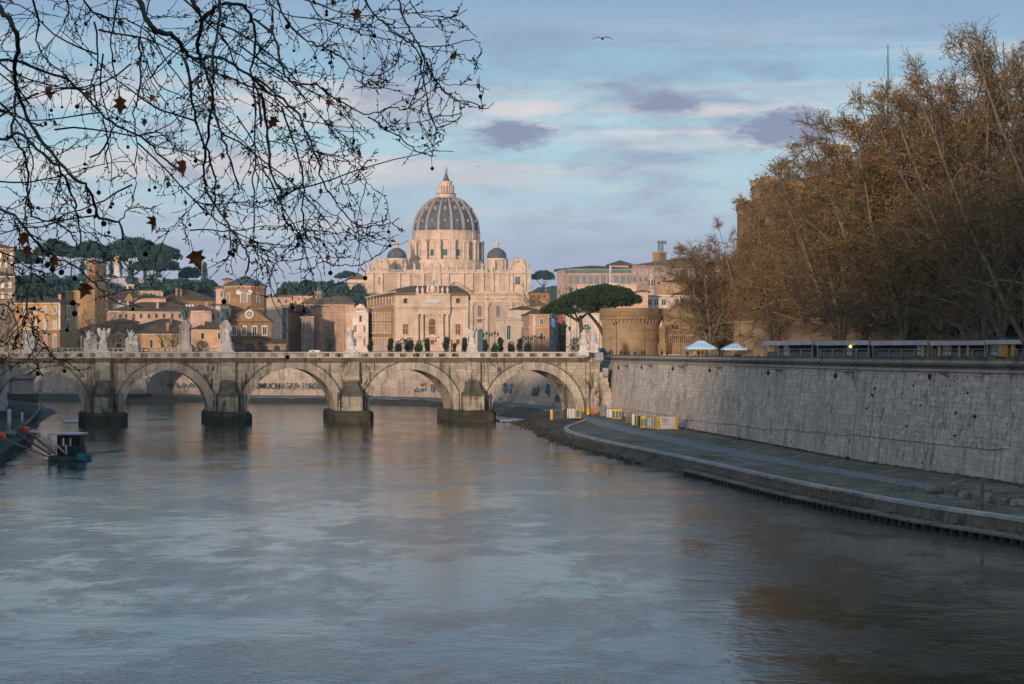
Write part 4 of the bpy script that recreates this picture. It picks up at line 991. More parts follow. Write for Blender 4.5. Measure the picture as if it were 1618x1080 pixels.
# ------------------------------------------------------------------ ordinary buildings, as (things with walls, roofs, cornices, windows)
ochre = plaster('ochre_wall', (.38, .25, .125)); peach = plaster('peach_wall', (.50, .33, .20)); orange = plaster('orange_wall', (.36, .19, .085)); beige = plaster('beige_wall', (.42, .33, .25)); pinkw = plaster('pink_beige_wall', (.46, .33, .27))
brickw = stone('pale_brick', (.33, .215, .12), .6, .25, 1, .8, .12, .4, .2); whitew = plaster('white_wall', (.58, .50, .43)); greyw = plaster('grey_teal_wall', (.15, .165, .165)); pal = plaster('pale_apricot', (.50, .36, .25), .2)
def simple(name, label, cat, corners, ytop, depth, mat, rh=2.5, roofm=None, wins=(), cornice=None, group=None, over=.6, bands=()):
    c = corners[len(corners) // 2]; root = rootat(name, label, cat, sum(p for p, _ in corners) / len(corners), min(d for _, d in corners), group)
    poly, z = body(root, corners, ytop, depth, mat, ref=min(d for _, d in corners))
    if rh: hip(root, poly, z, rh, roofm or tile, over)
    if rh > .9 and poly[0][1] < 1150:
        R = random.Random(int(corners[0][0] * 7)); w_ = poly[len(corners) - 1][0] - poly[0][0]
        for k in range(R.randrange(1, 4)):
            x, y = poly[0][0] + w_ * R.uniform(.15, .85), poly[0][1] + depth * R.uniform(.25, .6); mb = MB(); mb.box(x - .4, x + .4, y - .4, y + .4, z, z + rh * .8 + R.uniform(.8, 1.6)); zt = z + rh * .8 + 1.7; mb.box(x - .55, x + .55, y - .55, y + .55, z + rh * .8 + .7, z + rh * .8 + .9); mb.build('chimney', mat, root)
        x, y = poly[0][0] + w_ * R.uniform(.2, .8), poly[0][1] + depth * .5; mb = MB(); mb.tube([(x, y, z + rh * .5), (x, y, z + rh + 2.6)], .05, 4)
        for q in (.1, .4, .7): mb.tube([(x - .6, y, z + rh + 2.5 - q), (x + .6, y, z + rh + 2.5 - q)], .035, 3)
        mb.build('aerial', iron, root)
    faces = [Face(a[0], a[1], b[0], b[1]) for a, b in zip(corners, corners[1:])]
    if cornice:
        mb = MB()
        for f, (a, b) in zip(faces, zip(corners, corners[1:])):
            f.box(mb, a[0], b[0], ytop - .1, ytop + 1.6, .45, .05)
            for y in bands: f.box(mb, a[0], b[0], y, y + .9, .25, .05)
        mb.build('cornice', cornice, root)
    for fi, pxs, y0, y1, w, st, frm, pn in wins: windows(root, faces[fi], pxs, y0, y1, w, st, frm, pn)
    return root, faces
# left bank of the view, far to near
r, f = simple('palazzo', 'sunlit orange palazzo with two rows of white-framed windows, far left behind the bridge', 'palazzo', [(22, 560), (95, 560), (122, 578)], 478, 24, ochre, 2.2, tile_d,
    [(0, [40, 56, 71.5, 87], 484.5, 495, 5, 'plain', white_fr, glass), (0, [40, 56, 71.5, 87], 505.5, 518.5, 5, 'plain', white_fr, glass_w), (1, [107.5], 485, 495, 4.5, 'plain', white_fr, glass), (1, [107.5], 506, 519, 4.5, 'plain', white_fr, glass)], cream_tr, bands=(520,))
mb = MB(); f[0].box(mb, 93, 95.4, 479.6, 519, .2, 0); f[1].box(mb, 119, 122, 479.6, 519, .2, 0); mb.build('quoin', white_fr, r)
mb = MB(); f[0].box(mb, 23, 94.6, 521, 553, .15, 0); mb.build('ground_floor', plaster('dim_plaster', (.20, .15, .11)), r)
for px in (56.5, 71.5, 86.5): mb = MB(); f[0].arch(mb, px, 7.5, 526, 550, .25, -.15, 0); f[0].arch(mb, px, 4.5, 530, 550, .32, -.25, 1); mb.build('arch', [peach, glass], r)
simple('apartment_block', 'tall beige apartment block behind branches at the left edge', 'building', [(-70, 640), (24, 640)], 436, 25, plaster('shade_dim_wall', (.20, .17, .13)), 3, tile_d, [(0, [-8, 4, 16], 446, 454, 4, 'plain', white_fr, glass), (0, [-8, 4, 16], 463, 471, 4, 'plain', white_fr, glass)], cream_tr)  # shade on this block and the next is put into the wall colour
simple('apartment_block', 'pale apartment block on the hillside half hidden under pines at far left', 'building', [(-60, 760), (23, 760)], 392, 25, plaster('shade_dim_wall', (.20, .17, .13)), 3, tile_d, [(0, [0, 9, 18], 400, 407, 3.5, 'plain', white_fr, glass), (0, [0, 9, 18], 415, 422, 3.5, 'plain', white_fr, glass)], cream_tr)
# hospital range, ochre with portal
r, f = simple('hospital_wing', 'low ochre wing with white string course and small pedimented portal above the bridge parapet', 'building', [(108, 600), (345, 604)], 527, 14, ochre, 3.0, tile_d,
    [(0, [116, 239, 256, 273, 300, 330], 536, 549, 4.6, 'plain', cream_tr, glass)], white_fr)
F0 = f[0]; mb = MB(); F0.tri(mb, 177, 199, 188, 523, 530, .8); F0.box(mb, 180, 196.5, 530, 553, .5, 0); mb.build('portal', pal, r)
mb = MB(); F0.arch(mb, 188, 8.5, 532.5, 539, .6, -.5); F0.box(mb, 184.5, 191.5, 543, 553, .6, -.5); mb.build('door', glass, r)
simple('gable_house', 'plain orange gabled house behind the pedimented portal', 'house', [(169, 625), (218, 625)], 509, 18, orange, 1.2, tile, [])
simple('tiled_house', 'long brown-roofed house with two small dark windows', 'house', [(216, 630), (310, 634)], 516, 14, brickw, 2.6, tile_d, [(0, [225, 234], 517.5, 523, 3, 'bare', None, glass)], None)
r, f = simple('monastery_range', 'long pinkish range with a bright eave and a row of small dark windows', 'building', [(170, 680), (322, 690)], 491.5, 16, pinkw, 3.4, tile_d,
    [(0, [190, 199, 211, 222.5, 235, 247, 259, 272, 284, 296, 308], 496, 502, 3.6, 'plain', beige, glass)], cream_tr)
for px in (253, 265, 277): mb = MB(); f[0].box(mb, px - 1, px + 1, 484, 490, -4, 6); mb.build('chimney', beige, r)
simple('white_roofed_hall', 'small hall with a pale metal roof among the brown roofs', 'hall', [(178, 700), (214, 700)], 483, 16, whitew, 1.2, paint('pale_metal', (.33, .34, .36), .5), [])
r, f = simple('long_hall', 'long hall under a wide grey-brown tiled roof below the pines', 'hall', [(250, 735), (344, 745)], 473.5, 18, brickw, 4.2, tile_d, [], None)
r, f = simple('brick_hall', 'blank brick hall with small gable between monastery and hillside', 'hall', [(206, 725), (262, 725)], 471, 16, pinkw, 1.8, tile_d, [])
mb = MB(); f[0].tri(mb, 196, 214, 205, 463, 475, 1.0, 6); mb.build('gable', orange, r)
simple('hillside_villa', 'long ochre villa with a row of white-framed windows on the hillside', 'villa', [(103, 800), (256, 806)], 459, 18, ochre, 1.0, tile, [(0, [129, 178, 191, 203, 215, 227, 239], 462, 468, 4.2, 'plain', white_fr, glass_w)], cream_tr)
# bell tower
r, f = simple('bell_tower', 'square brick bell tower with paired arched openings left of the pines', 'bell tower', [(137, 780), (150, 774), (168, 780)], 413.5, 8, brickw, 1.2, tile, [], None, over=.4)
for fi, cs_ in ((0, (143.3,)), (1, (155, 162))):
    for y0, y1 in ((420, 430), (434, 445), (455, 463)):
        windows(r, f[fi], list(cs_), y0, y1, 2.4, 'arch', brickw, glass, 't')
mb = MB()
for y in (417, 432, 448): f[0].box(mb, 136.8, 150, y, y + .9, .3, .05); f[1].box(mb, 150, 168.2, y, y + .9, .3, .05)
mb.build('string_course', beige, r)
# hill monument
D = 1000; r = rootat('hill_monument', 'pale column monument with standing figure on a round yellow drum', 'monument', 185, D); X = XW(185, D); s = D / FP; z = lambda y: ZW(y, D)
mb = MB(); mb.lathe(X, D, [(13 * s, z(458)), (13 * s, z(440)), (13.8 * s, z(439.5)), (13.8 * s, z(437.5)), (9 * s, z(437))], 24); mb.build('drum', plaster('yellow_plaster', (.58, .40, .18)), r)
mb = MB(); h6 = lambda w, y: [(X - w * s, D - w * s, z(y)), (X + w * s, D - w * s, z(y)), (X + w * s, D + w * s, z(y)), (X - w * s, D + w * s, z(y))]
mb.hexa(h6(6.5, 438) + h6(5.5, 433)); mb.hexa(h6(5, 433) + h6(3.4, 421)); mb.hexa(h6(4, 421) + h6(4, 419.5)); mb.build('pedestal', marble, r)
mb = MB(); statue_fig(mb, (X, D, z(419.6)), 19 * s, .6, 0, 1, 4); mb.build('figure', plaster('warm_stone', (.42, .30, .17)), r)
r, f = simple('terrace_wall', 'long pale grey terrace wall on the hill under the pines', 'wall', [(168, 985), (257, 985)], 438.5, 6, plaster('blue_grey_wall', (.36, .36, .40)), 0, None, [])
r, f = simple('white_kiosk', 'small white glazed building on the hill terrace beside the yellow drum', 'kiosk', [(200, 960), (211, 960)], 450, 6, whitew, .3, white_fr, [(0, [203, 208], 451, 455, 2.4, 'bare', None, glass)])
# church with octagonal drum and rose window
r, f = simple('old_church', 'ochre brick church with octagonal lantern tower, slate pyramid roof and round white rose window', 'church', [(362.5, 618), (429, 620)], 507.5, 26, brickw, 0, None, [], None)
F0 = f[0]; mb = MB(); F0.tri(mb, 360.5, 431, 395.7, 484.5, 508, .4, 26); mb.build('gable', brickw, r)
mb = MB()
for s_ in (-1, 1): mb.tube([F0.pt(395.7, 483.8, .5), F0.pt(395.7 + s_ * 37, 508.6, .5)], .32, 4)
F0.box(mb, 361, 430, 506.8, 508.4, .6, .1); F0.box(mb, 362, 429.5, 531.5, 533, .4, .1); mb.build('cornice', tile, r)
mb = MB(); c = F0.pt(394, 496, .35)
def disc(mb, c, r0, r1, y0, y1, n=20, mi=0):
    b = MB(); b.lathe(0, 0, [(r1, 0), (r1, y1 - y0), (r0, y1 - y0), (r0, 0)] if r0 > 0 else [(r1, 0), (r1, y1 - y0), (.001, y1 - y0)], n)
    mb.add([(c[0] + x, c[1] - y0 - z, c[2] + y) for x, y, z in b.v], b.f, mi)
disc(mb, c, .95, 1.45, 0, .25); disc(mb, c, 0, .95, 0, .08, mi=1); disc(mb, c, 0, .25, .08, .2)
for k in range(8):
    a = pi * k / 4; mb.tube([c + Vector((cos(a) * .2, -.12, sin(a) * .2)), c + Vector((cos(a) * 1.0, -.12, sin(a) * 1.0))], .07, 4)
mb.build('rose_window', [white_fr, glass], r)
for px in (370, 385.5, 402, 418):
    mb = MB(); F0.box(mb, px - 4.5, px + 4.5, 514, 530, .22, 0, 0)
    for q in (-1.6, 1.6): F0.arch(mb, px + q, 2.5, 515.8, 528.3, .27, -.22, 1)
    mb.build('window', [white_fr, glass], r)
mb = MB(); a, b = F0.at(362), F0.at(452); n_ = F0.n
F0.box(mb, 366, 452, 541, 553, 4, -.2); mb.build('porch', brickw, r)
mb = MB(); q = [F0.pt(365, 534.5, .3), F0.pt(452, 534.5, .3), F0.pt(453, 541.2, 4.4), F0.pt(364, 541.2, 4.4)]; mb.add([*q, *[v - Vector((0, 0, .3)) for v in q]], [(0, 1, 2, 3), (7, 6, 5, 4), (3, 2, 6, 7), (0, 3, 7, 4), (1, 5, 6, 2)]); mb.build('porch_roof', tile_d, r)
mb = MB(); F0.box(mb, 383, 408, 536, 553.5, 5.2, -4.1); F0.box(mb, 382, 409, 535, 536.6, 5.6, -4); mb.build('portal', brickw, r)
for px, w, y, o in ((395, 15, 541.5, 5.25), (418, 10, 545.5, 4.05), (437, 10, 545.5, 4.05)): mb = MB(); F0.arch(mb, px, w, y, 553.3, o, -o + .03); mb.build('arch', glass, r)
# octagonal drum
Dq = 640; cx0, cy0 = XW(384, Dq), Dq + 6.2; R = 31.5 * Dq / FP; z = lambda y: ZW(y, Dq)
oc = [(cx0 + R * 1.082 * cos(pi / 8 + pi / 4 * k), cy0 + R * 1.082 * sin(pi / 8 + pi / 4 * k)) for k in range(8)]
mb = MB(); mb.prism(oc, z(512), z(451)); mb.build('octagon', ochre if False else brickw, r)
sc8 = lambda k: [(cx0 + (x - cx0) * k, cy0 + (y - cy0) * k) for x, y in oc]
mb = MB(); mb.prism(sc8(1.09), z(451), z(449.6)); mb.prism(sc8(1.09), z(449.6), z(433.5), 0, sc8(.03)); mb.build('octagon_roof', lead_b, r)
mb = MB(); mb.prism(sc8(1.04), z(488), z(486.5)); mb.prism(sc8(1.04), z(453.5), z(451)); mb.build('octagon_cornice', peach, r)
mb = MB(); mb.tube([(cx0, cy0, z(434.5)), (cx0, cy0, z(426))], .12, 4); mb.ball((cx0, cy0, z(431)), .35, 6); mb.build('finial', iron, r)
oc_f = [Face((oc[i][0] / oc[i][1]) * FP + 809, oc[i][1], (oc[j][0] / oc[j][1]) * FP + 809, oc[j][1]) for i, j in ((4, 5), (5, 6), (6, 7))]
windows(r, oc_f[1], [385.5], 461, 478, 9, 'arch', white_fr, glass_w, 'o'); windows(r, oc_f[0], [361], 463, 478, 3.6, 'arch', white_fr, glass_w, 'o'); windows(r, oc_f[2], [408], 463, 478, 3.6, 'arch', white_fr, glass, 'o')
mb = MB(); oc_f[1].box(mb, 383.6, 384.2, 464, 478, .12, 0); oc_f[1].box(mb, 387, 387.6, 464, 478, .12, 0)
for px in (377, 395): disc(mb, oc_f[1].pt(px, 461.5, .05), 0, .8, 0, .15)
mb.build('roundel', white_fr, r)
simple('pink_house', 'narrow pinkish house with a blue-green window beside the church tower', 'house', [(341, 645), (356, 645)], 455, 10, pinkw, .8, tile, [(0, [350.5], 459, 469, 4.5, 'plain', white_fr, glass_b)])
simple('roof_room', 'small orange rooftop room left of the slate pyramid roof', 'rooftop room', [(354, 668), (365, 668)], 441.5, 6, orange, .5, tile, [])
simple('hip_roof_house', 'square beige house with a brown hipped roof between lamp globes and church', 'house', [(301, 602), (334, 602)], 490.5, 9, pinkw, 1.8, tile_d, [], cream_tr)
simple('white_house', 'narrow white house strip beside the hipped-roof house', 'house', [(334, 612), (348, 612)], 482, 9, whitew, .4, tile, [(0, [337.5], 497, 505, 3, 'bare', None, glass_b), (0, [345], 492, 500, 1.6, 'bare', None, glass)])
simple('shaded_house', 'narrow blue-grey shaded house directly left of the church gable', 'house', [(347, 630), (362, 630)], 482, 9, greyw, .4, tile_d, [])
simple('peach_house', 'low peach house with a bright cornice under a dark roof left of the church', 'house', [(305, 590), (361, 592)], 520.5, 8, peach, 2.2, tile_d, [(0, [320, 347], 526, 535, 5, 'plain', cream_tr, glass)], cream_tr)
# street canyon to the right of the church
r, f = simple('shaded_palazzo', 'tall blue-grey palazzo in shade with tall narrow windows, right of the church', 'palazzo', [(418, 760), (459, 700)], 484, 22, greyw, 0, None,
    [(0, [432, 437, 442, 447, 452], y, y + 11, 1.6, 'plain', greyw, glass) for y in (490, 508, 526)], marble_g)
simple('brown_block', 'brownish upper block rising behind the shaded palazzo', 'building', [(418, 800), (461, 800)], 469, 18, beige, .8, tile, [(0, [440, 452], 473, 478, 3.5, 'bare', None, glass)])
simple('terraced_block', 'pale rooftop block with terraces below the green hill', 'building', [(446, 850), (494, 850)], 467, 14, pal, .6, tile, [(0, [462, 472, 482], 470, 474, 3, 'bare', None, glass)])
r, f = simple('orange_palazzo', 'deep orange palazzo with a green-grey tiled roof between two streets', 'palazzo', [(457, 690), (482, 720)], 491, 22, orange, 2.8, tile_d, [(0, [463, 470, 477], y, y + 7, 1.6, 'bare', None, shut) for y in (500, 520)], None)
simple('tiled_block', 'block with a broad brown tiled roof behind the rounded palazzo', 'building', [(468, 745), (520, 735)], 484, 20, orange, 3.6, tile_d, [])
r, f = simple('rounded_palazzo', 'big apricot palazzo with a gently curved front and brown tiled roof', 'palazzo', [(473, 740), (483, 722), (495, 704), (508, 688), (522, 674), (534, 663), (546, 654), (560, 654)], 481, 26, pal, 0, None, [], cream_tr, bands=(496, 521, 537))
pz = [(XW(p, d), d) for p, d in [(471, 741), (483, 721), (495, 703), (508, 687), (522, 673), (534, 662), (546, 652.5), (562, 652.5), (568, 690), (500, 765)]]
m = MB(); zt = ZW(480.5, 654); m.prism(pz, zt, zt + .3); m.prism(pz, zt + .3, zt + 3.6, 0, [(x + (XW(530, 700) - x) * .45, y + (700 - y) * .45) for x, y in pz]); m.build('roof', tile, r)
for i, px in enumerate((489, 501, 504.5, 511, 515, 519, 525, 529, 533, 537, 541, 544)):
    fi = next(j for j, (a, b) in enumerate(((473, 483), (483, 495), (495, 508), (508, 522), (522, 534), (534, 546))) if a <= px < b)
    for y0, y1 in ((486, 492), (502, 509), (510.5, 518), (525, 534)): windows(r, f[fi], [px], y0, y1, 1.3, 'plain', pal, glass_w, 'r')
windows(r, f[6], [551, 556], 487, 493, 3, 'bare', pal, beige, 'r')
simple('grey_wing', 'grey-yellow windowed wing at the left end of the rounded palazzo', 'building', [(476, 668), (496, 652)], 500, 10, beige, .8, tile_d, [(0, [480, 485, 490], y, y + 7, 1.5, 'bare', None, glass) for y in (507, 520, 534)], cream_tr)
r, f = simple('ornate_house', 'pale stone house with curved gable and balcony window left of the central palace', 'house', [(557, 562), (582, 560)], 492, 14, whitew, 0, None, [(0, [570], 498, 508, 4, 'plain', white_fr, glass), (0, [562, 576], 514, 524, 3, 'plain', white_fr, glass_w), (0, [562, 576], 534, 546, 3, 'plain', white_fr, glass_w)], white_fr, bands=(512, 530))
mb = MB(); F0 = f[0]; F0.box(mb, 560, 579, 487, 492, .2, 1); F0.arch(mb, 570, 10, 480, 490, .2, 1); 
for s_ in (-1, 1): mb.tube([F0.pt(570 + s_ * 5, 483, .2), F0.pt(570 + s_ * 7, 488, .2), F0.pt(570 + s_ * 11, 491, .2)], .35, 5)
mb.build('curved_gable', whitew, r)
r = rootat('church_spire', 'small slender lantern spire rising over the roofs below the green hill', 'spire', 504, 780); s = 780 / FP; X = XW(504, 780); z = lambda y: ZW(y, 780)
mb = MB(); mb.lathe(X, 780, [(6.6 * s, z(480)), (6.6 * s, z(462)), (7.4 * s, z(461.5)), (7.4 * s, z(460)), (6 * s, z(460))], 8); mb.build('tower', beige, r)
mb = MB(); mb.lathe(X, 780, [(6.6 * s, z(460)), (4 * s, z(457)), (2.2 * s, z(453)), (.8 * s, z(447)), (.2 * s, z(444))], 8); mb.build('spire', lead_b, r)
mb = MB()
for k in range(8):
    a = pi * k / 4 + pi / 8 * 0; c = (X + 6.15 * s * cos(a), 780 + 6.15 * s * sin(a)); mb.box(c[0] - .25, c[0] + .25, c[1] - .25, c[1] + .25, z(474), z(464))
mb.build('opening', glass, r)
# right of the central palace
simple('stone_lodge', 'low neoclassical stone lodge with a tall blue-green doorway', 'lodge', [(779, 790), (824, 795)], 504, 14, wal, .6, wal, [(0, [803.5], 514, 536, 6, 'plain', white_fr, glass_b)], wal, bands=(509,))
simple('small_white_house', 'small pale house with a dark tiled roof above the stone lodge', 'house', [(806, 830), (846, 835)], 489, 12, whitew, 1.6, tile_d, [(0, [825], 496, 500, 3, 'bare', None, glass), (0, [825], 502, 507, 3, 'bare', None, glass)])
simple('yellow_house', 'small yellow house with brown hipped roof behind the orange corner house', 'house', [(843, 800), (868, 800)], 483, 12, ochre, 1.6, tile, [])
r, f = simple('corner_house', 'orange corner house with white edge strip and a single blue window', 'house', [(826, 735), (836, 700), (868, 703)], 496, 16, peach, 2.0, tile_d, [(1, [855.5], 504, 512, 4.6, 'plain', white_fr, glass_b), (1, [855.5], 526, 536, 4.6, 'plain', white_fr, glass), (0, [829, 832.5], 508, 515, 1.2, 'bare', None, glass), (0, [829, 832.5], 524, 532, 1.2, 'bare', None, glass)], cream_tr, bands=(517,))
mb = MB(); f[1].box(mb, 842, 846, 497.6, 553, .2, 0); mb.build('corner_strip', white_fr, r)
simple('brick_block', 'brown brick block beside the right end of the basilica', 'building', [(836, 1100), (868, 1105)], 462, 18, orange, 1, tile_d, [(0, [843, 851, 860], y, y + 4, 2.4, 'bare', None, glass) for y in (466, 475)])
simple('grey_block', 'grey-brown house with dark roof below the distant umbrella pine', 'building', [(838, 1000), (872, 1000)], 482, 14, beige, 1, tile_d, [(0, [846, 856], 488, 493, 3, 'bare', None, glass)])
simple('pilaster_palazzo', 'pale palazzo with tall pilasters standing behind the leaning pine trunks', 'palazzo', [(894, 562), (958, 566)], 494, 16, whitew, .8, tile, [(0, [926.5], 512, 526, 8, 'plain', white_fr, glass_b)], white_fr)
r_, f_ = bpy.context, None
Fp = Face(894, 562, 958, 566); rr = [o for o in COL.objects if o.get('label', '').startswith('pale palazzo with tall')][0]
for px in (898, 908, 944, 953): mb = MB(); Fp.box(mb, px - 2, px + 2, 496, 553, .5, 0); mb.build('pilaster', whitew, rr)
# street sides seen down the avenue
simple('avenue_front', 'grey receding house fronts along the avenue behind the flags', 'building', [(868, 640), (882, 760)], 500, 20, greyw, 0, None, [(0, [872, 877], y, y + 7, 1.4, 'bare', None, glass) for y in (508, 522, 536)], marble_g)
simple('avenue_front', 'pale ochre house front closing the avenue left of the pine', 'building', [(881, 760), (897, 740)], 497, 20, beige, 1, tile, [(0, [886, 891], y, y + 7, 1.8, 'plain', white_fr, glass) for y in (506, 522, 537)], cream_tr)
# apostolic palace and neighbours on the right skyline
D = 1300
r, f = simple('hilltop_palace', 'long skyline palace with glazed upper loggia under a blue-green band', 'palace', [(880, 1320), (897, D), (999, D)], 424, 30, pinkw, 2.6, tile_d, [], beige, over=2)
F0 = f[1]; mb = MB(); F0.box(mb, 892, 999, 426, 430.6, 2.0, 0); mb.build('canopy', paint('teal_band', (.05, .135, .15), .5), r)
mb = MB(); F0.box(mb, 897, 999, 430.6, 434, .8, 0); F0.box(mb, 897, 999, 449, 451, 1, 0); mb.build('cornice', beige, r)
for i in range(10): mb = MB(); F0.box(mb, 898 + i * 10.2, 906.3 + i * 10.2, 435, 448.5, .2, 0); mb.build('loggia_glazing', paint('loggia_glass', (.17, .18, .21), .3), r)
for px in (902, 913, 924): mb = MB(); F0.arch(mb, px, 6, 452.5, 462, .3); mb.build('arch', glass_b, r)
simple('hilltop_pavilion', 'hipped-roof pavilion on top of the skyline palace', 'pavilion', [(962, 1330), (998, 1330)], 418.5, 20, beige, 3.6, tile_d, [], None, over=2)
r, f = simple('skyline_range', 'broad pinkish palace range with arched window surrounds on the right skyline', 'palace', [(998, 1180), (1060, 1200), (1170, 1230)], 419.5, 30, pinkw, 6.5, tile, [(1, list(range(1064, 1165, 11)), 428, 436, 4, 'plain', white_fr, pinkw), (0, [1003, 1010, 1017, 1024, 1031, 1038, 1045, 1052], 425, 434, 2.6, 'arch', white_fr, pinkw), (0, [1003, 1012, 1021, 1050], 438, 444, 2.4, 'bare', None, glass)], beige, over=2)
r, f = simple('observatory_tower', 'square brick tower carrying a steel antenna scaffold on the skyline', 'tower', [(1031, 1215), (1041, 1210), (1053, 1215)], 397.5, 8, brickw, .5, beige, [(1, [1047], 401, 405, 1.8, 'bare', None, glass)], beige)
mb = MB(); c = Vector((XW(1044, 1218), 1218, ZW(397, 1210))); Ht = 7
for sx in (-1.5, 1.5):
    for sy in (-1.5, 1.5): mb.tube([c + Vector((sx, sy, 0)), c + Vector((sx, sy, Ht))], .14, 4)
for k in range(4):
    z0, z1 = Ht * k / 4, Ht * (k + 1) / 4
    for sy in (-1.5, 1.5): mb.tube([c + Vector((-1.5, sy, z0)), c + Vector((1.5, sy, z1))], .1, 4); mb.tube([c + Vector((1.5, sy, z0)), c + Vector((-1.5, sy, z1))], .1, 4); mb.tube([c + Vector((-1.5, sy, z1)), c + Vector((1.5, sy, z1))], .1, 4)
mb.box(c.x - 2.2, c.x + 3.6, c.y - 1.6, c.y + 1.6, c.z + Ht * .86, c.z + Ht + .3); mb.ball(c + Vector((3, -1, Ht * .8)), .7, 6); mb.build('antenna_scaffold', steel, r)
r, f = simple('terrace_house', 'yellow terrace house with long flat eave above a white windowed house', 'house', [(1042, 640), (1112, 645)], 446, 14, ochre, 1.3, tile_d, [(0, [1056, 1067], 450, 456, 3, 'plain', white_fr, glass_w), (0, [1090, 1103], 450, 455, 4, 'bare', None, glass_w)], cream_tr)
r, f = simple('white_block', 'long white building with three dark square windows above the round bastion', 'building', [(1022, 590), (1112, 596)], 466, 16, whitew, 0, None, [(0, [1027, 1037, 1048.5, 1069.5], 473, 481.5, 6, 'bare', None, glass), (0, [1100], 473, 481, 3.5, 'bare', None, glass)], white_fr)
hip(r, [(XW(1062, 596), 596), (XW(1112, 596), 596), (XW(1112, 606), 606), (XW(1062, 606), 606)], ZW(465, 596), 1.3, tile_d, .3)
simple('cream_tower_house', 'narrow cream house standing between pine crown and white building', 'house', [(1006, 580), (1024, 580)], 461, 10, pal, .5, tile, [])
simple('pale_yellow_house', 'pale yellow house with flat roof peeping over the pine crown', 'house', [(912, 1000), (1006, 990)], 449, 12, pal, .5, cream_tr, [(0, [930, 960, 985], 452, 456, 3, 'bare', None, glass)])
r = rootat('bell_lantern', 'small domed church lantern between the skyline palaces and the white building', 'lantern', 1030, 700); X = XW(1030, 700); s = 700 / FP; z = lambda y: ZW(y, 700)
mb = MB(); mb.lathe(X, 700, [(7 * s, z(468)), (7 * s, z(456)), (7.8 * s, z(455.5)), (5 * s, z(454)), (5 * s, z(439)), (6 * s, z(438)), (4 * s, z(434)), (1.6 * s, z(431)), (1.2 * s, z(428)), (.2 * s, z(424))], 10); mb.build('tower', beige, r)
mb = MB()
for k in range(6): a = pi * k / 3 + pi / 6; mb.box(X + 4.6 * s * cos(a) - .25, X + 4.6 * s * cos(a) + .25, 700 + 4.6 * s * sin(a) - .25, 700 + 4.6 * s * sin(a) + .25, z(451), z(442))
mb.build('opening', glass, r)
r = rootat('chimney_stack', 'slim white chimney standing in front of the blue-banded skyline palace', 'chimney', 965, 900); mb = MB(); X = XW(964.5, 900); mb.lathe(X, 900, [(.55, GZ), (.5, ZW(419, 900)), (.35, ZW(419, 900))], 10); mb.build('flue', marble, r)
mb = MB(); mb.box(X - 1, X + 3.2, 899, 901, GZ, ZW(447, 900)); mb.build('base', whitew, r)
# ------------------------------------------------------------------ hills
hill_m = leafmat('hill_scrub', (.035, .085, .07), (.055, .11, .08), .05)
def hill(pts, D, depth, seed, base=GZ, name='hill'):
    m = MB(); n = 60; mm = 14; vs = []; x0, x1 = pts[0][0], pts[-1][0]
    for i in range(n + 1):
        px = x0 + (x1 - x0) * i / n; k = next(j for j in range(len(pts) - 1) if pts[j][0] <= px <= pts[j + 1][0] + 1e-6); a, b = pts[k], pts[k + 1]; t = (px - a[0]) / (b[0] - a[0]); y = a[1] + (b[1] - a[1]) * t
        for j in range(mm + 1):
            v = j / mm; f = sin(pi * min(1, v * 1.0) * .5) if v < .7 else 1.0 - (v - .7) * .6
            d = D - depth * .7 + depth * v; z = base + (ZW(y, D) - base) * min(1, f); z += 2.2 * mnoise.noise((px * .05, d * .02, seed)) + 1.0 * mnoise.noise((px * .2, d * .06, seed))
            vs.append((XW(px, d) , d, z))
    m.add(vs, [(i * (mm + 1) + j, (i + 1) * (mm + 1) + j, (i + 1) * (mm + 1) + j + 1, i * (mm + 1) + j + 1) for i in range(n) for j in range(mm)], 0, True)
    return struct(m.build(name, hill_m, base=(0, 0, 0)))
hill([(-220, 430), (-60, 436), (60, 445), (160, 452), (260, 448), (330, 452), (350, 462), (400, 490)], 1040, 260, 3)
hill([(380, 492), (430, 470), (455, 452), (485, 443), (520, 446), (545, 452), (590, 462), (640, 500)], 1500, 380, 8)
hill([(820, 470), (850, 452), (880, 450), (905, 470)], 1900, 300, 12)
# ------------------------------------------------------------------ umbrella pines
pin_a = leafmat('pine_needles', (.024, .072, .062), (.040, .095, .072), .7); bark_p = paint('pine_bark', (.10, .065, .045), .9, .3, 1.5)
def leafquad(mb, c, s, R, mi=0, up=.3):
    a = R.uniform(0, 6.283); z = R.uniform(-1, 1); q = sqrt(1 - z * z); n_ = Vector((q * cos(a), q * sin(a), z + up)).normalized()
    u = n_.orthogonal().normalized(); v = n_.cross(u); th = R.uniform(0, 6.28); u, v = u * cos(th) + v * sin(th), v * cos(th) - u * sin(th)
    mb.add([c - u * s - v * s * .5, c + u * s - v * s * .6, c + u * s * .7 + v * s * .6, c - u * s * .6 + v * s * .5], [(0, 1, 2, 3)], mi)
def clump(mb, c, rx, rz, n, s, R, mi=0):
    for _ in range(n):
        a = R.uniform(0, 6.283); z = R.uniform(-.75, 1); q = sqrt(1 - min(1, z * z)); r = R.uniform(.72, 1.05)
        leafquad(mb, Vector(c) + Vector((rx * q * cos(a) * r, rx * q * sin(a) * r, rz * z * r)), s * R.uniform(.6, 1.3), R, mi)
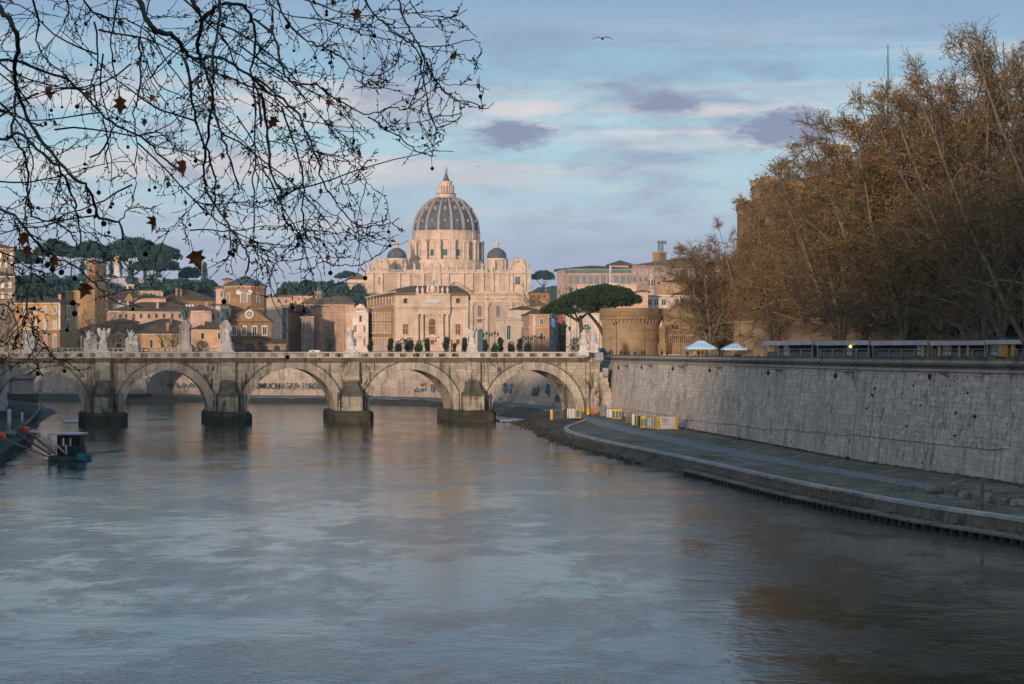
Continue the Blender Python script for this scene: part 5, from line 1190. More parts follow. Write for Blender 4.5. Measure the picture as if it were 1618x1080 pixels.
def make_pine(seed, rad=9, hh=13, thick=5.6, n=110, name='umbrella_pine'):
    R = random.Random(seed); r = thing(name, 'umbrella pine', 'pine tree', (0, 0, 0))
    mb = MB(); fork = Vector((R.uniform(-.6, .6), 0, hh * .62)); mb.tube([(0, 0, -.5), (.2, 0, hh * .3), fork], [.5, .42, .34], 7)
    for k in range(9):
        a = 2 * pi * k / 9 + R.uniform(-.3, .3); q = rad * R.uniform(.45, .8); e = Vector((cos(a) * q, sin(a) * q, hh + R.uniform(-.3, .6))); mb.tube([fork, fork.lerp(e, .5) + Vector((0, 0, -.5)), e], [.24, .16, .07], 5)
    mb.build('trunk', bark_p, r)
    mb = MB()
    for k in range(n):
        a = R.uniform(0, 6.283); q = rad * sqrt(R.random()) * .93; top = thick * sqrt(max(.02, 1 - (q / rad) ** 2)); c = (cos(a) * q, sin(a) * q, hh + .3 + top * R.uniform(.1, .88)); clump(mb, c, R.uniform(1.2, 2.0), R.uniform(.9, 1.4), 100, .34, R)
    mb.build('crown', pin_a, r); return r
PG = 'umbrella pines on the skyline'
pp = [make_pine(21), make_pine(22, 8, 12, 6.2)]; used = [[], []]
def pine(px, ytop, wpx, D, label, k, hk=1.0, ybase=None):
    w = wpx * D / FP; p = pp[k]; rad, hh, th = ((9, 13, 5.6), (8, 12, 6.2))[k]; s = w / 2 / rad
    base = ZW(ytop, D) - (hh + th + .8) * s * hk
    place(p, used[k], (XW(px, D), D, base), R0.uniform(0, 6), (s, s, s * hk), label, PG)
R0 = random.Random(4)
pine(85, 376, 62, 1080, 'leftmost dark umbrella pine on the hill, crown crossed by foreground twigs', 0, 1.25)
pine(112, 384, 50, 1100, 'small umbrella pine squeezed between the leftmost pine and the bell tower', 1, 1.0)
pine(142, 379, 66, 1070, 'umbrella pine directly above the brick bell tower', 0, 1.2)
pine(178, 386, 46, 1110, 'umbrella pine just right of the bell tower', 1, 1.3)
pine(212, 373, 86, 1060, 'tallest broad umbrella pine behind the hill monument', 0, 1.15)
pine(252, 384, 66, 1050, 'umbrella pine with bare trunk right of the tallest one', 0, 1.1)
pine(246, 401, 70, 1035, 'lower umbrella pine reaching right below the tallest crowns', 1, .85)
pine(35, 392, 60, 1090, 'umbrella pine at the far left behind the apartment blocks', 0, 1.1)
pine(300, 417, 34, 1060, 'rounded dark pine alone left of the tall cypress', 1, 1.5)
pine(548, 427, 38, 1450, 'small umbrella pine against the sky left of the basilica wing', 0, .9)
pine(858, 426, 36, 1500, 'small umbrella pine against the sky right of the basilica', 0, 1.2)
pine(497, 440, 60, 1480, 'dark spreading pine on top of the green hill', 1, .8)
pine(462, 449, 50, 1480, 'low dark pine on the left slope of the green hill', 1, .7)
# cypresses
def make_cyp():
    R = random.Random(9); r = thing('cypress', 'cypress', 'cypress', (0, 0, 0)); mb = MB(); mb.tube([(0, 0, -.5), (0, 0, 2)], .25, 6); mb.build('trunk', bark_p, r); mb = MB()
    for k in range(40):
        z = 1 + 15 * k / 40; q = 1.5 * sqrt(max(.05, sin(pi * min(.97, (z + 3) / 20)))) ; a = R.uniform(0, 6.28); clump(mb, (cos(a) * .4, sin(a) * .4, z), q * .9, 1.1, 80, .2, R)
    mb.build('crown', pin_a, r); return r
cyp = make_cyp(); cu = []
for px, yt, yb, D, lb in [(323, 413, 455, 1010, 'tall dark cypress standing alone right of the pines'), (190, 412, 440, 1030, 'cypress column left of the hill monument'), (206, 411, 440, 1030, 'cypress column right of the hill monument'), (176, 410, 440, 1035, 'cypress beside the bell tower top'),
                          (229, 412, 438, 1040, 'dark cypress between pine trunks above the terrace wall'), (248, 414, 438, 1040, 'rightmost cypress over the terrace wall'), (162, 412, 440, 1042, 'cypress half hidden behind the bell tower'), (130, 410, 445, 1042, 'cypress left of the bell tower')]:
    s = (yb - yt) * D / FP / 16.5; place(cyp, cu, (XW(px, D), D, ZW(yb, D)), px * .7, (s * 1.3, s * 1.3, s), lb, 'cypresses on the hill')
# bushy undergrowth on the hills: one mass
R = random.Random(31); mb = MB()
for k in range(200):
    px = R.uniform(-60, 335); D = R.uniform(960, 1030); y = R.uniform(441, 464) + (8 if px > 300 else 0); clump(mb, P3(px, y, D), R.uniform(3, 5), R.uniform(2, 3.6), 90, .9, R)
for k in range(120):
    px = R.uniform(440, 575); D = R.uniform(1330, 1420); y = 455 + R.uniform(-6, 26) + abs(px - 495) * .12; clump(mb, P3(px, y, D), R.uniform(4, 7), R.uniform(3, 5), 90, 1.2, R)
struct(mb.build('hillside_scrub', leafmat('scrub', (.026, .078, .066), (.045, .10, .078), .1), base=(0, 0, 0)), 'stuff')
# broad pine with two leaning trunks before the castle bastion
D = 470; r = thing('broad_umbrella_pine', 'big dark green umbrella pine with two leaning trunks spreading over the bridge end', 'pine tree', (XW(925, D), D, GZ), None)
mb = MB(); q = lambda px, y, d=0: P3(px, y, D + d)
mb.tube([q(921, 556), q(920, 540), q(919, 520), q(917, 508), q(918, 498)], [.75, .66, .6, .5, .42], 8); mb.tube([q(917, 508), q(905, 502), q(892, 495)], [.4, .3, .2], 6); mb.tube([q(906, 502), q(900, 494), q(894, 488)], [.25, .2, .12], 6)
mb.tube([q(918, 503), q(926, 496), q(936, 488)], [.4, .3, .2], 6); mb.tube([q(957, 556, 4), q(954, 530, 4), q(948, 517, 3), q(938, 504, 2), q(930, 495, 0), q(926, 486)], [.6, .52, .46, .4, .34, .2], 8); mb.tube([q(930, 495), q(945, 489, 2), q(970, 486, 4), q(988, 478, 5)], [.25, .2, .16, .1], 6)
mb.tube([q(917, 508), q(910, 498, -2), q(905, 487, -3)], [.25, .2, .12], 6); mb.build('trunk', bark_p, r)
R = random.Random(77); mb = MB()
env_t = [(859, 487), (875, 474), (890, 465), (910, 457), (935, 449), (955, 447), (975, 449), (995, 455), (1006, 465), (1009, 474)]; env_b = [(859, 490), (875, 494), (895, 497), (915, 494), (940, 493), (960, 487), (985, 484), (1000, 483), (1009, 476)]
def ip(l, x):
    for a, b in zip(l, l[1:]):
        if a[0] <= x <= b[0]: return a[1] + (b[1] - a[1]) * (x - a[0]) / (b[0] - a[0])
    return l[-1][1] if x > l[-1][0] else l[0][1]
for k in range(330):
    px = R.uniform(861, 1007); t, b = ip(env_t, px), ip(env_b, px); half = 9 * sqrt(max(.05, 1 - ((px - 935) / 76) ** 2)); d = R.uniform(-half, half)
    e = sqrt(max(0, 1 - (d / (half + .01)) ** 2)); yy = b - 3 + ((t + 7) - (b - 3)) * R.random() * (.35 + .65 * e)
    if R.random() < .5: yy = b - 3 + ((t + 7) - (b - 3)) * (.35 + .65 * e)
    c = P3(px, yy, D + d); clump(mb, c, R.uniform(1.0, 1.7), R.uniform(.7, 1.1), 150, .17, R)
mb.build('crown', leafmat('pine_needles_near', (.026, .055, .030), (.058, .088, .036), .8), r)
# clipped shrubs along the avenue
shrub_m = leafmat('shrub_leaves', (.020, .045, .032), (.045, .075, .045), 1.2)
def make_shrub(seed, w, h, z0=.8):
    R = random.Random(seed); r = thing('shrub_tree', 'shrub', 'shrub', (0, 0, 0)); mb = MB(); mb.tube([(0, 0, 0), (0, 0, z0 + .5)], .08, 5); mb.build('trunk', bark_p, r); mb = MB()
    for k in range(26): z = z0 + (h - z0) * R.random(); a = R.uniform(0, 6.28); q = w / 2 * R.uniform(0, .5); clump(mb, (q * cos(a), q * sin(a), z), w * .32, w * .36, 60, .11, R)
    mb.build('crown', shrub_m, r); return r
sh = [make_shrub(1, 1.5, 3.9), make_shrub(2, 1.9, 3.0, .4), make_shrub(3, 1.3, 4.6)]; su = [[], [], []]
near = ['left of the ochre side of the corner palace', 'first by the palace side wall', 'rounder one beside the first', 'under the left palace window', 'round and low left of the palace centre', 'at the left foot of the palace columns', 'before the right pair of columns', 'small and ragged under the right window', 'left of the angel statue before the portal', 'right of the angel statue, narrow', 'before the basilica portal, squat', 'tallest and palest before the lodge', 'small before the lodge corner', 'broad beside the lodge door', 'far right before the corner house', 'alone before the rounded palazzo']
for i, (px, yt, k, D) in enumerate([(585, 537, 0, 470), (617, 534, 0, 480), (629, 538, 1, 475), (647, 533, 1, 480), (662, 538, 1, 470), (675, 534, 0, 478), (705, 532, 0, 480), (718, 538, 2, 470), (734, 533, 0, 478), (767, 536, 0, 480), (782, 541, 1, 470), (791, 528, 2, 476), (808, 539, 1, 480), (821, 535, 0, 470), (833, 540, 1, 500), (519, 535, 0, 480)]):
    h = ZW(yt, D) - GZ; hh = (3.9 + .4, 3.0 + .5, 4.6 + .4)[k]; s = h / hh
    place(sh[k], su[k], (XW(px, D), D, GZ), i, (s * 1.05, s * 1.05, s), 'dark evergreen shrub tree ' + near[i], 'shrubs along the avenue')
sb = make_shrub(8, 4.2, 3.4, .3); sb.name = 'round_bush'; sb['category'] = 'bush'; b2 = []
place(sb, b2, (XW(911, 440), 440, GZ), 0, (1.25, 1.25, 1.05), 'big rounded dark bush at the foot of the leaning pine'); place(sb, b2, (XW(319, 560), 560, GZ), 2, (1.3, 1.3, 1.05), 'dark rounded bush between the tall winged-figure pedestals')

# ------------------------------------------------------------------ castle, bastion, tower
cas = stone('castle_brick', (.27, .19, .11), 1.0, .4, .8, .6, .16, .55, .25, dark=(.10, .06, .03)); cas2 = plaster('castle_plaster', (.28, .20, .12), .5, 1, .3, .35); cas_t = plaster('castle_stone', (.30, .24, .17), .6)
D = 392; r = rootat('round_bastion', 'round ochre brick bastion with a ring of corbels, standing right of the pine', 'bastion', 1000, D); X = XW(1000, D); s = D / FP; R_ = 49 * s; z = lambda y: ZW(y, D)
mb = MB(); mb.lathe(X, D + R_, [(R_ * .96, GZ - .5), (R_ * .93, z(511)), (R_ * .93, z(503))], 48); mb.build('wall', cas2, r)
mb = MB(); mb.lathe(X, D + R_, [(R_ * .93, z(505)), (R_ * 1.02, z(504)), (R_ * 1.02, z(499.5)), (R_ * 1.035, z(499)), (R_ * 1.035, z(498)), (R_ * 1.01, z(497.5)), (R_ * 1.01, z(486)), (R_ * .90, z(486)), (R_ * .90, z(492)), (.1, z(492))], 48); mb.build('parapet', cas, r)
for k in range(22):
    a = pi * 1.0 + pi * (k + .5) / 22; mb = MB(); e = Vector((cos(a), sin(a), 0)); t_ = Vector((-sin(a), cos(a), 0)); o = Vector((X, D + R_, 0))
    q = [o + e * rr + t_ * w + Vector((0, 0, zz)) for zz, r1 in ((z(512), R_ * .94), (z(503.8), R_ * 1.015)) for rr, w in ((R_ * .9, -.17), (r1, -.17), (r1, .17), (R_ * .9, .17))]; mb.hexa(q); mb.build('corbel', cas_t, r)
mb = MB(); mb.lathe(X, D + R_, [(R_ * .962, z(535.2)), (R_ * .972, z(535)), (R_ * .972, z(534)), (R_ * .962, z(533.8))], 48, cap=False); mb.build('string_course', cas_t, r)
F = Face(1046, 398, 1112, 392); r = rootat('castle_curtain_wall', 'ochre brick castle wall with wooden-looking gallery and lower row of corbels, right of the round bastion', 'wall', 1080, 395)
mb = MB()
for p0, p1, y in ((1046, 1060, 486), (1060, 1078, 485), (1078, 1100, 483.5), (1100, 1175, 484)): F.box(mb, p0, p1, y, 560, 0, 6)
mb.build('wall', cas, r)
mb = MB(); F.box(mb, 1048, 1175, 510, 511.2, .25, 0); F.box(mb, 1048, 1175, 520, 521, .25, 0); F.box(mb, 1048, 1175, 529, 530.5, .5, 0); mb.build('string_course', cas_t, r)
for i in range(40): mb = MB(); x = 1050 + i * 3.1; F.box(mb, x, x + 1.2, 530.5, 540, .42, 0); mb.build('corbel', cas_t, r)
for x in (1061, 1068, 1091, 1119): mb = MB(); F.box(mb, x, x + 4, 513, 519, .03, 0); mb.build('opening', glass, r)
mb = MB()
for i in range(22): x = 1050 + i * 2.6; F.box(mb, x, x + .5, 488, 508, .12, 0)
mb.build('gallery_posts', cas_t, r); struct_ = None
mb = MB(); F.box(mb, 1046, 1057, 515, 560, 1.6, 0); F.box(mb, 1045, 1062, 542, 560, 2.4, 0); mb.build('buttress', cas2, r)
mb = MB(); F.tri(mb, 1064, 1092, 1079, 472, 483.6, 0, 5); F.box(mb, 1068, 1089, 478, 484, -.3, 4); mb.build('gable', cas, r)
F = Face(1106, 380, 1166, 372); r = rootat('castle_tower', 'square brick castle tower with corbelled top at the left foot of the great drum', 'tower', 1135, 375)
mb = MB(); F.box(mb, 1108, 1164, 468, 560, 0, 9); mb.build('wall', cas, r); mb = MB(); F.box(mb, 1105, 1167, 449, 465, .9, 9.9); F.box(mb, 1104, 1168, 446.5, 449, 1.4, 10.4); mb.build('parapet', cas, r)
mb = MB(); F.box(mb, 1096, 1172, 444.5, 446.4, 2.4, 11); mb.build('roof', tile_d, r)
for i in range(13): mb = MB(); F.box(mb, 1107 + i * 4.5, 1109.2 + i * 4.5, 465, 472, .8, 0); mb.build('corbel', cas_t, r)
# great drum
cxc, cyc = 77.5, 380; r = thing('castle', 'massive round ochre brick castle drum rising behind the bare plane trees', 'castle', (cxc, cyc, GZ)); zc = lambda y: ZW(y, 352)
mb = MB(); mb.lathe(cxc, cyc, [(33, GZ - .5), (32.4, zc(420)), (32.2, zc(312))], 72); mb.build('wall', cas, r)
mb = MB(); mb.lathe(cxc, cyc, [(32.2, zc(315)), (32.5, zc(312)), (32.5, zc(303)), (32.2, zc(303)), (32.2, zc(307)), (29.4, zc(307)), (29.4, zc(278)), (29.6, zc(277)), (29.6, zc(274)), (29, zc(274)), (29, zc(277)), (.1, zc(277))], 72); mb.build('upper_tier', cas2, r)
mb = MB(); mb.lathe(cxc, cyc, [(32.6, zc(424)), (33.3, zc(423)), (33.3, zc(420)), (32.4, zc(419))], 72, cap=False); mb.build('string_course', cas_t, r)
for k in range(40):
    a = pi + pi * (k + .5) / 40; e = Vector((cos(a), sin(a), 0)); t_ = Vector((-sin(a), cos(a), 0)); o = Vector((cxc, cyc, 0))
    mb = MB(); q = [o + e * rr + t_ * w + Vector((0, 0, zz)) for zz, r1 in ((zc(322), 32.25), (zc(312), 32.45)) for rr, w in ((31.5, -.4), (r1, -.4), (r1, .4), (31.5, .4))]; mb.hexa(q); mb.build('corbel', cas_t, r)
for a in (205, 222, 236, 252, 268, 283, 300, 318):
    a = radians(a); mb = MB(); e = Vector((cos(a), sin(a), 0)); t_ = Vector((-sin(a), cos(a), 0)); o = Vector((cxc, cyc, 0))
    for rr, z0, z1, hw in ((32.9, zc(352), zc(342), .7),): q = [o + e * r1 + t_ * w + Vector((0, 0, zz)) for zz in (z0, z1) for r1, w in ((31.5, -hw), (rr - .4, -hw), (rr - .4, hw), (31.5, hw))]; mb.hexa(q)
    mb.build('window', glass, r)
Fk = Face(1290, 368, 1480, 372); mb = MB(); Fk.box(mb, 1400, 1476, 240, 285, 0, 14); Fk.box(mb, 1446, 1474, 232.5, 242, .7, 8); Fk.box(mb, 1345, 1366, 222, 233, -8, 12); mb.build('keep', cas, r)
for a in (184, 192, 197, 203):
    a = radians(a); x, y = cxc + 29.5 * cos(a), cyc + 29.5 * sin(a); mb = MB(); mb.box(x - .6, x + .6, y - .6, y + .6, zc(274.2), zc(266)); mb.box(x - .75, x + .75, y - .75, y + .75, zc(266), zc(265)); mb.build('merlon', cas_t, r)
# terrace wing of the castle at the right edge
F = Face(1500, 262, 1700, 250); rr = rootat('castle_wing', 'long brick castle wing with dark roof showing between the right-hand tree trunks', 'building', 1590, 255)
mb = MB(); F.box(mb, 1500, 1760, 300, 560, 0, 10); mb.build('wall', cas, rr); mb = MB(); F.box(mb, 1495, 1765, 296, 300, 1.2, 11); a, b = F.at(1495), F.at(1765); mb.build('cornice', cas_t, rr)
mb = MB(); n_ = F.n; zt = F.z(1600, 296); q = [(*(a + n_ * 1.4), zt), (*(b + n_ * 1.4), zt), (*(b - n_ * 11), zt), (*(a - n_ * 11), zt)]; t2 = [(*(a - n_ * 4), zt + 1.3), (*(b - n_ * 4), zt + 1.3), (*(b - n_ * 5), zt + 1.3), (*(a - n_ * 5), zt + 1.3)]; mb.hexa(q + t2); mb.build('roof', tile_d, rr)
windows(rr, F, [1530, 1575, 1610], 345, 362, 9, 'arch', cas_t, glass, 'w'); windows(rr, F, [1545, 1590], 420, 440, 9, 'arch', cas_t, glass, 'w')
# low castle outer wall behind the street
F = Face(1166, 330, 1720, 225); rr = rootat('castle_outer_wall', 'low ochre outer wall of the castle running behind the plane trees', 'wall', 1400, 280); mb = MB(); F.box(mb, 1160, 1760, 505, 560, 0, 1.2, flat=1300); mb.build('wall', cas2, rr); mb = MB(); F.box(mb, 1160, 1760, 502, 505, .3, 1.5, flat=1300); mb.build('coping', cas_t, rr)
# winged bronze figure and mast on the castle
def wing(mb, base, s, h, mi=0, spread=1.0):
    R = base; pts = [(0, 0), (.18, .22), (.34, .42), (.46, .46), (.52, .30), (.44, -.05), (.30, -.35), (.16, -.45), (.04, -.2)]
    f = [Vector((R.x + s * x * h * spread, R.y + .10 * h + .02 * h, R.z + y * h)) for x, y in pts]; b = [p + Vector((0, .05 * h, 0)) for p in f]; n = len(f)
    f = [p - Vector((0, .03 * h * (i % 2), 0)) for i, p in enumerate(f)]
    mb.add(f + b, [tuple(range(n)), tuple(range(2 * n - 1, n - 1, -1))] + [(i, (i + 1) % n, n + (i + 1) % n, n + i) for i in range(n)], mi)
rr = thing('winged_statue', 'dark bronze winged statue raising an arm on top of the castle', 'statue', P3(1356, 222, 360)); c = P3(1356, 222, 362); h = 27 * 362 / FP
mb = MB(); statue_fig(mb, c, h, .45, 0, -1, 2); mb.build('figure', bronze, rr)
for s_ in (-1, 1): mb = MB(); wing(mb, c + Vector((0, 0, .68 * h)), s_, h * .9, 0, 1.1); mb.build('wing', bronze, rr)
b_ = P3(1403, 236, 372); rr = thing('mast', 'thin tall mast with stay wires rising above the castle', 'mast', b_); mb = MB(); mb.tube([b_, P3(1403, 150, 372), P3(1403, 70, 372)], [.22, .16, .09], 6); mb.build('pole', steel, rr)
for dx, dy in ((-25, -6), (22, -4), (6, 10)): mb = MB(); mb.tube([P3(1403, 84, 372), P3(1403 + dx * 1.1, 218, 372 + dy)], .028, 3); mb.build('stay_wire', steel, rr)

# unseen palazzo blocks added behind the viewpoint, heights set to shade the near banks
for i, (x0, x1, zt) in enumerate(((-345, -198, 62), (-190, -100, 42), (-96, -30, 58), (-26, 12, 55), (18, 74, 57))):
    r = thing('added_shade_block', ('broad tall', 'low', 'ochre', 'narrow', 'long')[i] + ' unseen block added behind the viewpoint to keep the low sun off the near banks', 'palazzo', ((x0 + x1) / 2, -75, GZ)); y0, y1 = -88, -62
    mb = MB(); mb.box(x0, x1, y0, y1, GZ - .5, zt - 3); mb.build('wall', (beige, ochre, peach, pinkw, orange)[i], r); hip(r, [(x0, y0), (x1, y0), (x1, y1), (x0, y1)], zt - 3, 3, tile, 1)
# ------------------------------------------------------------------ angels on the bridge
def block(mb, c, w, d, h, w2=None, mi=0):
    w2 = w2 or w; k = d / w; x, y, z = c
    q = lambda a, zz: [(x - a / 2, y - a * k / 2, zz), (x + a / 2, y - a * k / 2, zz), (x + a / 2, y + a * k / 2, zz), (x - a / 2, y + a * k / 2, zz)]
    mb.hexa(q(w, z) + q(w2, z + h), mi)
ANGL = {163: ('white marble angel with spread wings on the pedestal farthest left on the bridge', 1, -1, 1.05), 360: ('white marble angel standing before the tall pillar left of the church', 0, 1, .5), 554: ('white marble angel on the pedestal in the middle of the bridge parapet', -1, 1, .45),
        746: ('white marble angel holding up a cross before the basilica portal', 1, 1, .8)}
BZ = ZW(556.2, 350)
for px, (lb, hold, arm, spread) in ANGL.items():
    p = BF.at(px); c = Vector((p.x, p.y + .25, BZ)); r = thing('angel_statue', lb, 'statue', (c.x, c.y, ZW(565.2, p.y)), 'marble angels on the bridge')
    mb = MB(); BF.box(mb, px - 12, px + 12, 557.9, 565.1, .5, .9); BF.box(mb, px - 12.6, px + 12.6, 555.8, 557.9, .6, 1.0)
    block(mb, c, 2.4, 1.7, .5, 1.75); block(mb, c + Vector((0, 0, .5)), 1.5, 1.3, 1.05, 1.35); block(mb, c + Vector((0, 0, 1.55)), 1.75, 1.5, .18); mb.build('pedestal', marble, r)
    b = c + Vector((0, 0, 1.73)); h = {163: 2.7, 360: 2.9, 554: 3.1, 746: 2.9}[px]
    mb = MB(); statue_fig(mb, b, h, .60, 0, arm, px % 7); mb.ball(b + Vector((.1, -.2, .25)), .42, 6, sz=.7); mb.build('figure', marble, r)
    for s_ in (-1, 1): mb = MB(); wing(mb, b + Vector((s_ * .12, 0, .66 * h)), s_, h * .74, 0, spread); mb.build('wing', marble, r)
    if px == 746:
        mb = MB(); a = b + Vector((.15, -.35, .35 * h)); t = b + Vector((.75, -.35, 1.12 * h)); mb.tube([a, t], .06, 5); m_ = a.lerp(t, .8); mb.tube([m_ + Vector((-.4, 0, .12)), m_ + Vector((.4, 0, -.12))], .06, 5); mb.build('cross', marble, r)
    if px == 163: mb = MB(); a = b + Vector((-.2, -.3, .5 * h)); mb.tube([a, a + Vector((-.55, 0, .75))], .06, 5); mb.build('staff', marble, r)
for px, lb, ar in ((922, 'left of two pale statues on the pedestals at the right end of the bridge', 1), (938, 'right of two pale statues at the right end of the bridge, next to the lamp', -1)):
    D = 372 if px == 938 else 358; c = Vector((XW(px, D), D, ZW(556, D))); r = thing('apostle_statue', lb, 'statue', c, 'statues at the bridge end'); mb = MB(); block(mb, c - Vector((0, 0, .6)), 2.0, 1.7, 1.0, 1.8); block(mb, c + Vector((0, 0, .4)), 1.5, 1.3, 1.2, 1.4); mb.build('pedestal', marble, r)
    mb = MB(); statue_fig(mb, c + Vector((0, 0, 1.6)), 2.7, .85, 0, ar, px % 5); mb.build('figure', marble, r)
# ------------------------------------------------------------------ second bridge beyond, with pillars and sculpture groups
FV = Face(-60, 492, 400, 520); r = rootat('far_bridge', 'second stone bridge seen behind the arches and above the parapet of the first', 'bridge', 150, 500); r.location.z = 0
g_st = stone('grey_stone', (.30, .30, .29), 1.4, .7, 1, .2, .12, .5, .3)
mb = MB(); FV.box(mb, -120, 372, 549.2, 550.6, .3, 8); FV.box(mb, -120, 372, 554.5, 572, .2, 8)
for i in range(62): FV.box(mb, -118 + i * 8, -116 + i * 8, 550.6, 554.5, .1, .3)
mb.build('deck', g_st, r)
for c, w in ((36, 17), (218, 13), (375, 30)):
    mb = MB(); FV.box(mb, c - w, c + w, 572, 640, .1, 8); FV.box(mb, c - w - 2, c + w + 2, 594, 598, .8, 8.5); mb.build('pier', g_st, r); mb = MB(); FV.box(mb, c - w - 5, c + w + 6, 622, 648, 2.2, 10); mb.build('footing', footing_m, r)
for cc, hw in ((127, 76), (293, 60)):
    mb = MB(); n = 20
    for i in range(n):
        x0, x1 = cc - hw + 2 * hw * i / n, cc - hw + 2 * hw * (i + 1) / n; f = lambda x: 606 - 26 * sqrt(max(0, 1 - ((x - cc) / hw) ** 2)); a, b = FV.at(x0), FV.at(x1); o = -FV.n * 8; zt = FV.z(cc, 571.9)
        q = [(*a, FV.z(x0, f(x0))), (*b, FV.z(x1, f(x1))), (*(b + o), FV.z(x1, f(x1))), (*(a + o), FV.z(x0, f(x0))), (*a, zt), (*b, zt), (*(b + o), zt), (*(a + o), zt)]; mb.add(q, [(3, 2, 1, 0), (0, 1, 5, 4), (2, 3, 7, 6)])
    mb.build('arch', g_st, r)
for px, lb, h0, arm in ((293, 'tall stone pillar topped by a green bronze winged figure, farther left of two', 2.7, 1), (357, 'tall stone pillar topped by a green bronze winged figure, beside the church', 2.7, -1)):
    D = FV.at(px).y - 1.5; s = D / FP; c = Vector((XW(px, D), D, ZW(553, D))); r = thing('victory_pillar', lb, 'pillar', c, 'pillars with bronze winged figures'); X = c.x; z = lambda y: ZW(y, D)
    mb = MB()
    for y0, y1, w0, w1 in ((556, 548, 12, 12), (548, 544, 12, 10), (544, 516, 7.6, 7.6), (516, 514.5, 9.5, 9.5), (514.5, 513, 8.5, 8.5), (513, 508, 8.0, 4.2), (508, 505.5, 4.0, 3.6)): block(mb, (X, D, z(y0)), w0 * 2 * s, w0 * 2 * s, z(y1) - z(y0), w1 * 2 * s)
    for sx in (-7, 7): mb.lathe(X + sx * s, D - 7.5 * s, [(1.6 * s, z(544)), (1.3 * s, z(543)), (1.2 * s, z(519)), (1.8 * s, z(516))], 8, 0, True)
    mb.build('pillar', g_st if px == 293 else stone('pale_grey_stone', (.38, .36, .34), 1.4, .7, 1, .2, .1, .4, .3), r)
    b = Vector((X, D, z(505.5))); h = 17 * s; mb = MB(); statue_fig(mb, b, h, .5, 0, arm, 3); mb.build('figure', bronze, r)
    for s_ in (-1, 1): mb = MB(); wing(mb, b + Vector((0, 0, .66 * h)), s_, h * 1.0, 0, 1.0); mb.build('wing', bronze, r)
for px, lb, sc1, sd1 in ((145, 'grey marble sculpture group just left of the winged marble angel', 1.0, 1), (210, 'grey marble sculpture group before the ochre wing, right of the portal', 1.05, 2), (47, 'dim bluish sculpture group before the arcade of the sunlit orange palazzo', .95, 3)):
    D = FV.at(px).y - 2; s = D / FP; c = Vector((XW(px, D), D, ZW(552, D))); r = thing('sculpture_group', lb, 'sculpture', c, 'sculpture groups on the far bridge'); R = random.Random(sd1)
    mb = MB(); block(mb, c - Vector((0, 0, .6)), 3.8, 3.4, 1.5, 3.2); block(mb, c + Vector((0, 0, .9)), 3.4, 3, .4, 3.4); mb.build('pedestal', g_st, r)
    mb = MB(); b = c + Vector((0, 0, 1.2))
    statue_fig(mb, b + Vector((-.5, 0, .3)), 3.6 * sc1, .8, 0, -1, sd1); statue_fig(mb, b + Vector((.9, -.3, 0)), 2.8 * sc1, .9, 0, 1, sd1 + 3); statue_fig(mb, b + Vector((-1.3, -.4, 0)), 2.1, 1, 0, 0, sd1 + 5)
    for k in range(6): mb.ball(b + Vector((R.uniform(-1.3, 1.3), R.uniform(-.6, .4), R.uniform(.2, 1.2))), R.uniform(.45, .8), 7, sz=.8)
    for s_ in (-1, 1): wing(mb, b + Vector((-.5, 0, 2.6)), s_, 2.2, 0, .8)
    mb.build('figures', marble_g, r)
r = rootat('river_column', 'slim pale column standing left of the sculpture groups on the far bridge', 'column', 129, 505); s = 505 / FP; X = XW(129, 505); mb = MB(); mb.lathe(X, 505, [(3.4 * s, ZW(556, 505)), (3, ZW(556, 505)), (2.6 * s, ZW(549, 505)), (1.7 * s, ZW(548, 505)), (1.4 * s, ZW(534, 505)), (2 * s, ZW(533, 505)), (.2, ZW(530, 505))], 10); mb.build('shaft', g_st, r)
# ------------------------------------------------------------------ street lamps
globe = paint('white_globe', (.75, .75, .76), .4, .05)
def lamp_globes(px, ytop, D, lb, n=3):
    c = Vector((XW(px, D), D, GZ)); r = thing('street_lamp', lb, 'street lamp', c); zt = ZW(ytop, D); mb = MB(); mb.tube([c, c + Vector((0, 0, 1.2))], [.16, .1], 8); mb.tube([c + Vector((0, 0, 1.2)), (c.x, c.y, zt)], [.07, .05], 6)
    xs = [(-1, 1), (-1, 0, 1)][n - 2]
    for x in xs: mb.tube([(c.x, c.y, zt - .6), (c.x + x * .95, c.y, zt - .35), (c.x + x * .95, c.y, zt)], .04, 5)
    mb.build('pole', iron, r)
    for x in xs: mb = MB(); mb.ball((c.x + x * .95, c.y, zt + .3), .36, 8); mb.build('globe', globe, r)
lamp_globes(300, 484, 590, 'street lamp with three white globes behind the left pillar', 3)
def make_lamp(h, arms=2):
    r = thing('street_lamp', 'lamp', 'street lamp', (0, 0, 0)); mb = MB(); mb.lathe(0, 0, [(.16, 0), (.16, .5), (.09, .7), (.06, h - .8), (.05, h - .3)], 8)
    for s_ in ((-1, 1) if arms == 2 else (1,)): mb.tube([(0, 0, h - .9), (s_ * .35, 0, h - .6), (s_ * .6, 0, h - .62)], .03, 5)
    mb.build('pole', iron, r)
    for s_ in ((-1, 1) if arms == 2 else (1,)):
        mb = MB(); mb.lathe(s_ * .6, 0, [(.03, h - .62), (.12, h - .55), (.2, h - .12), (.24, h - .08), (.05, h + .08), (.02, h + .14)], 6); mb.build('lantern', iron, r)
    mb = MB(); mb.lathe(0, 0, [(.04, h - .35), (.14, h - .25), (.22, h + .15), (.25, h + .2), (.06, h + .38), (.02, h + .46)], 6); mb.build('lantern', iron, r)
    return r
lp = make_lamp(5.0); lu = []
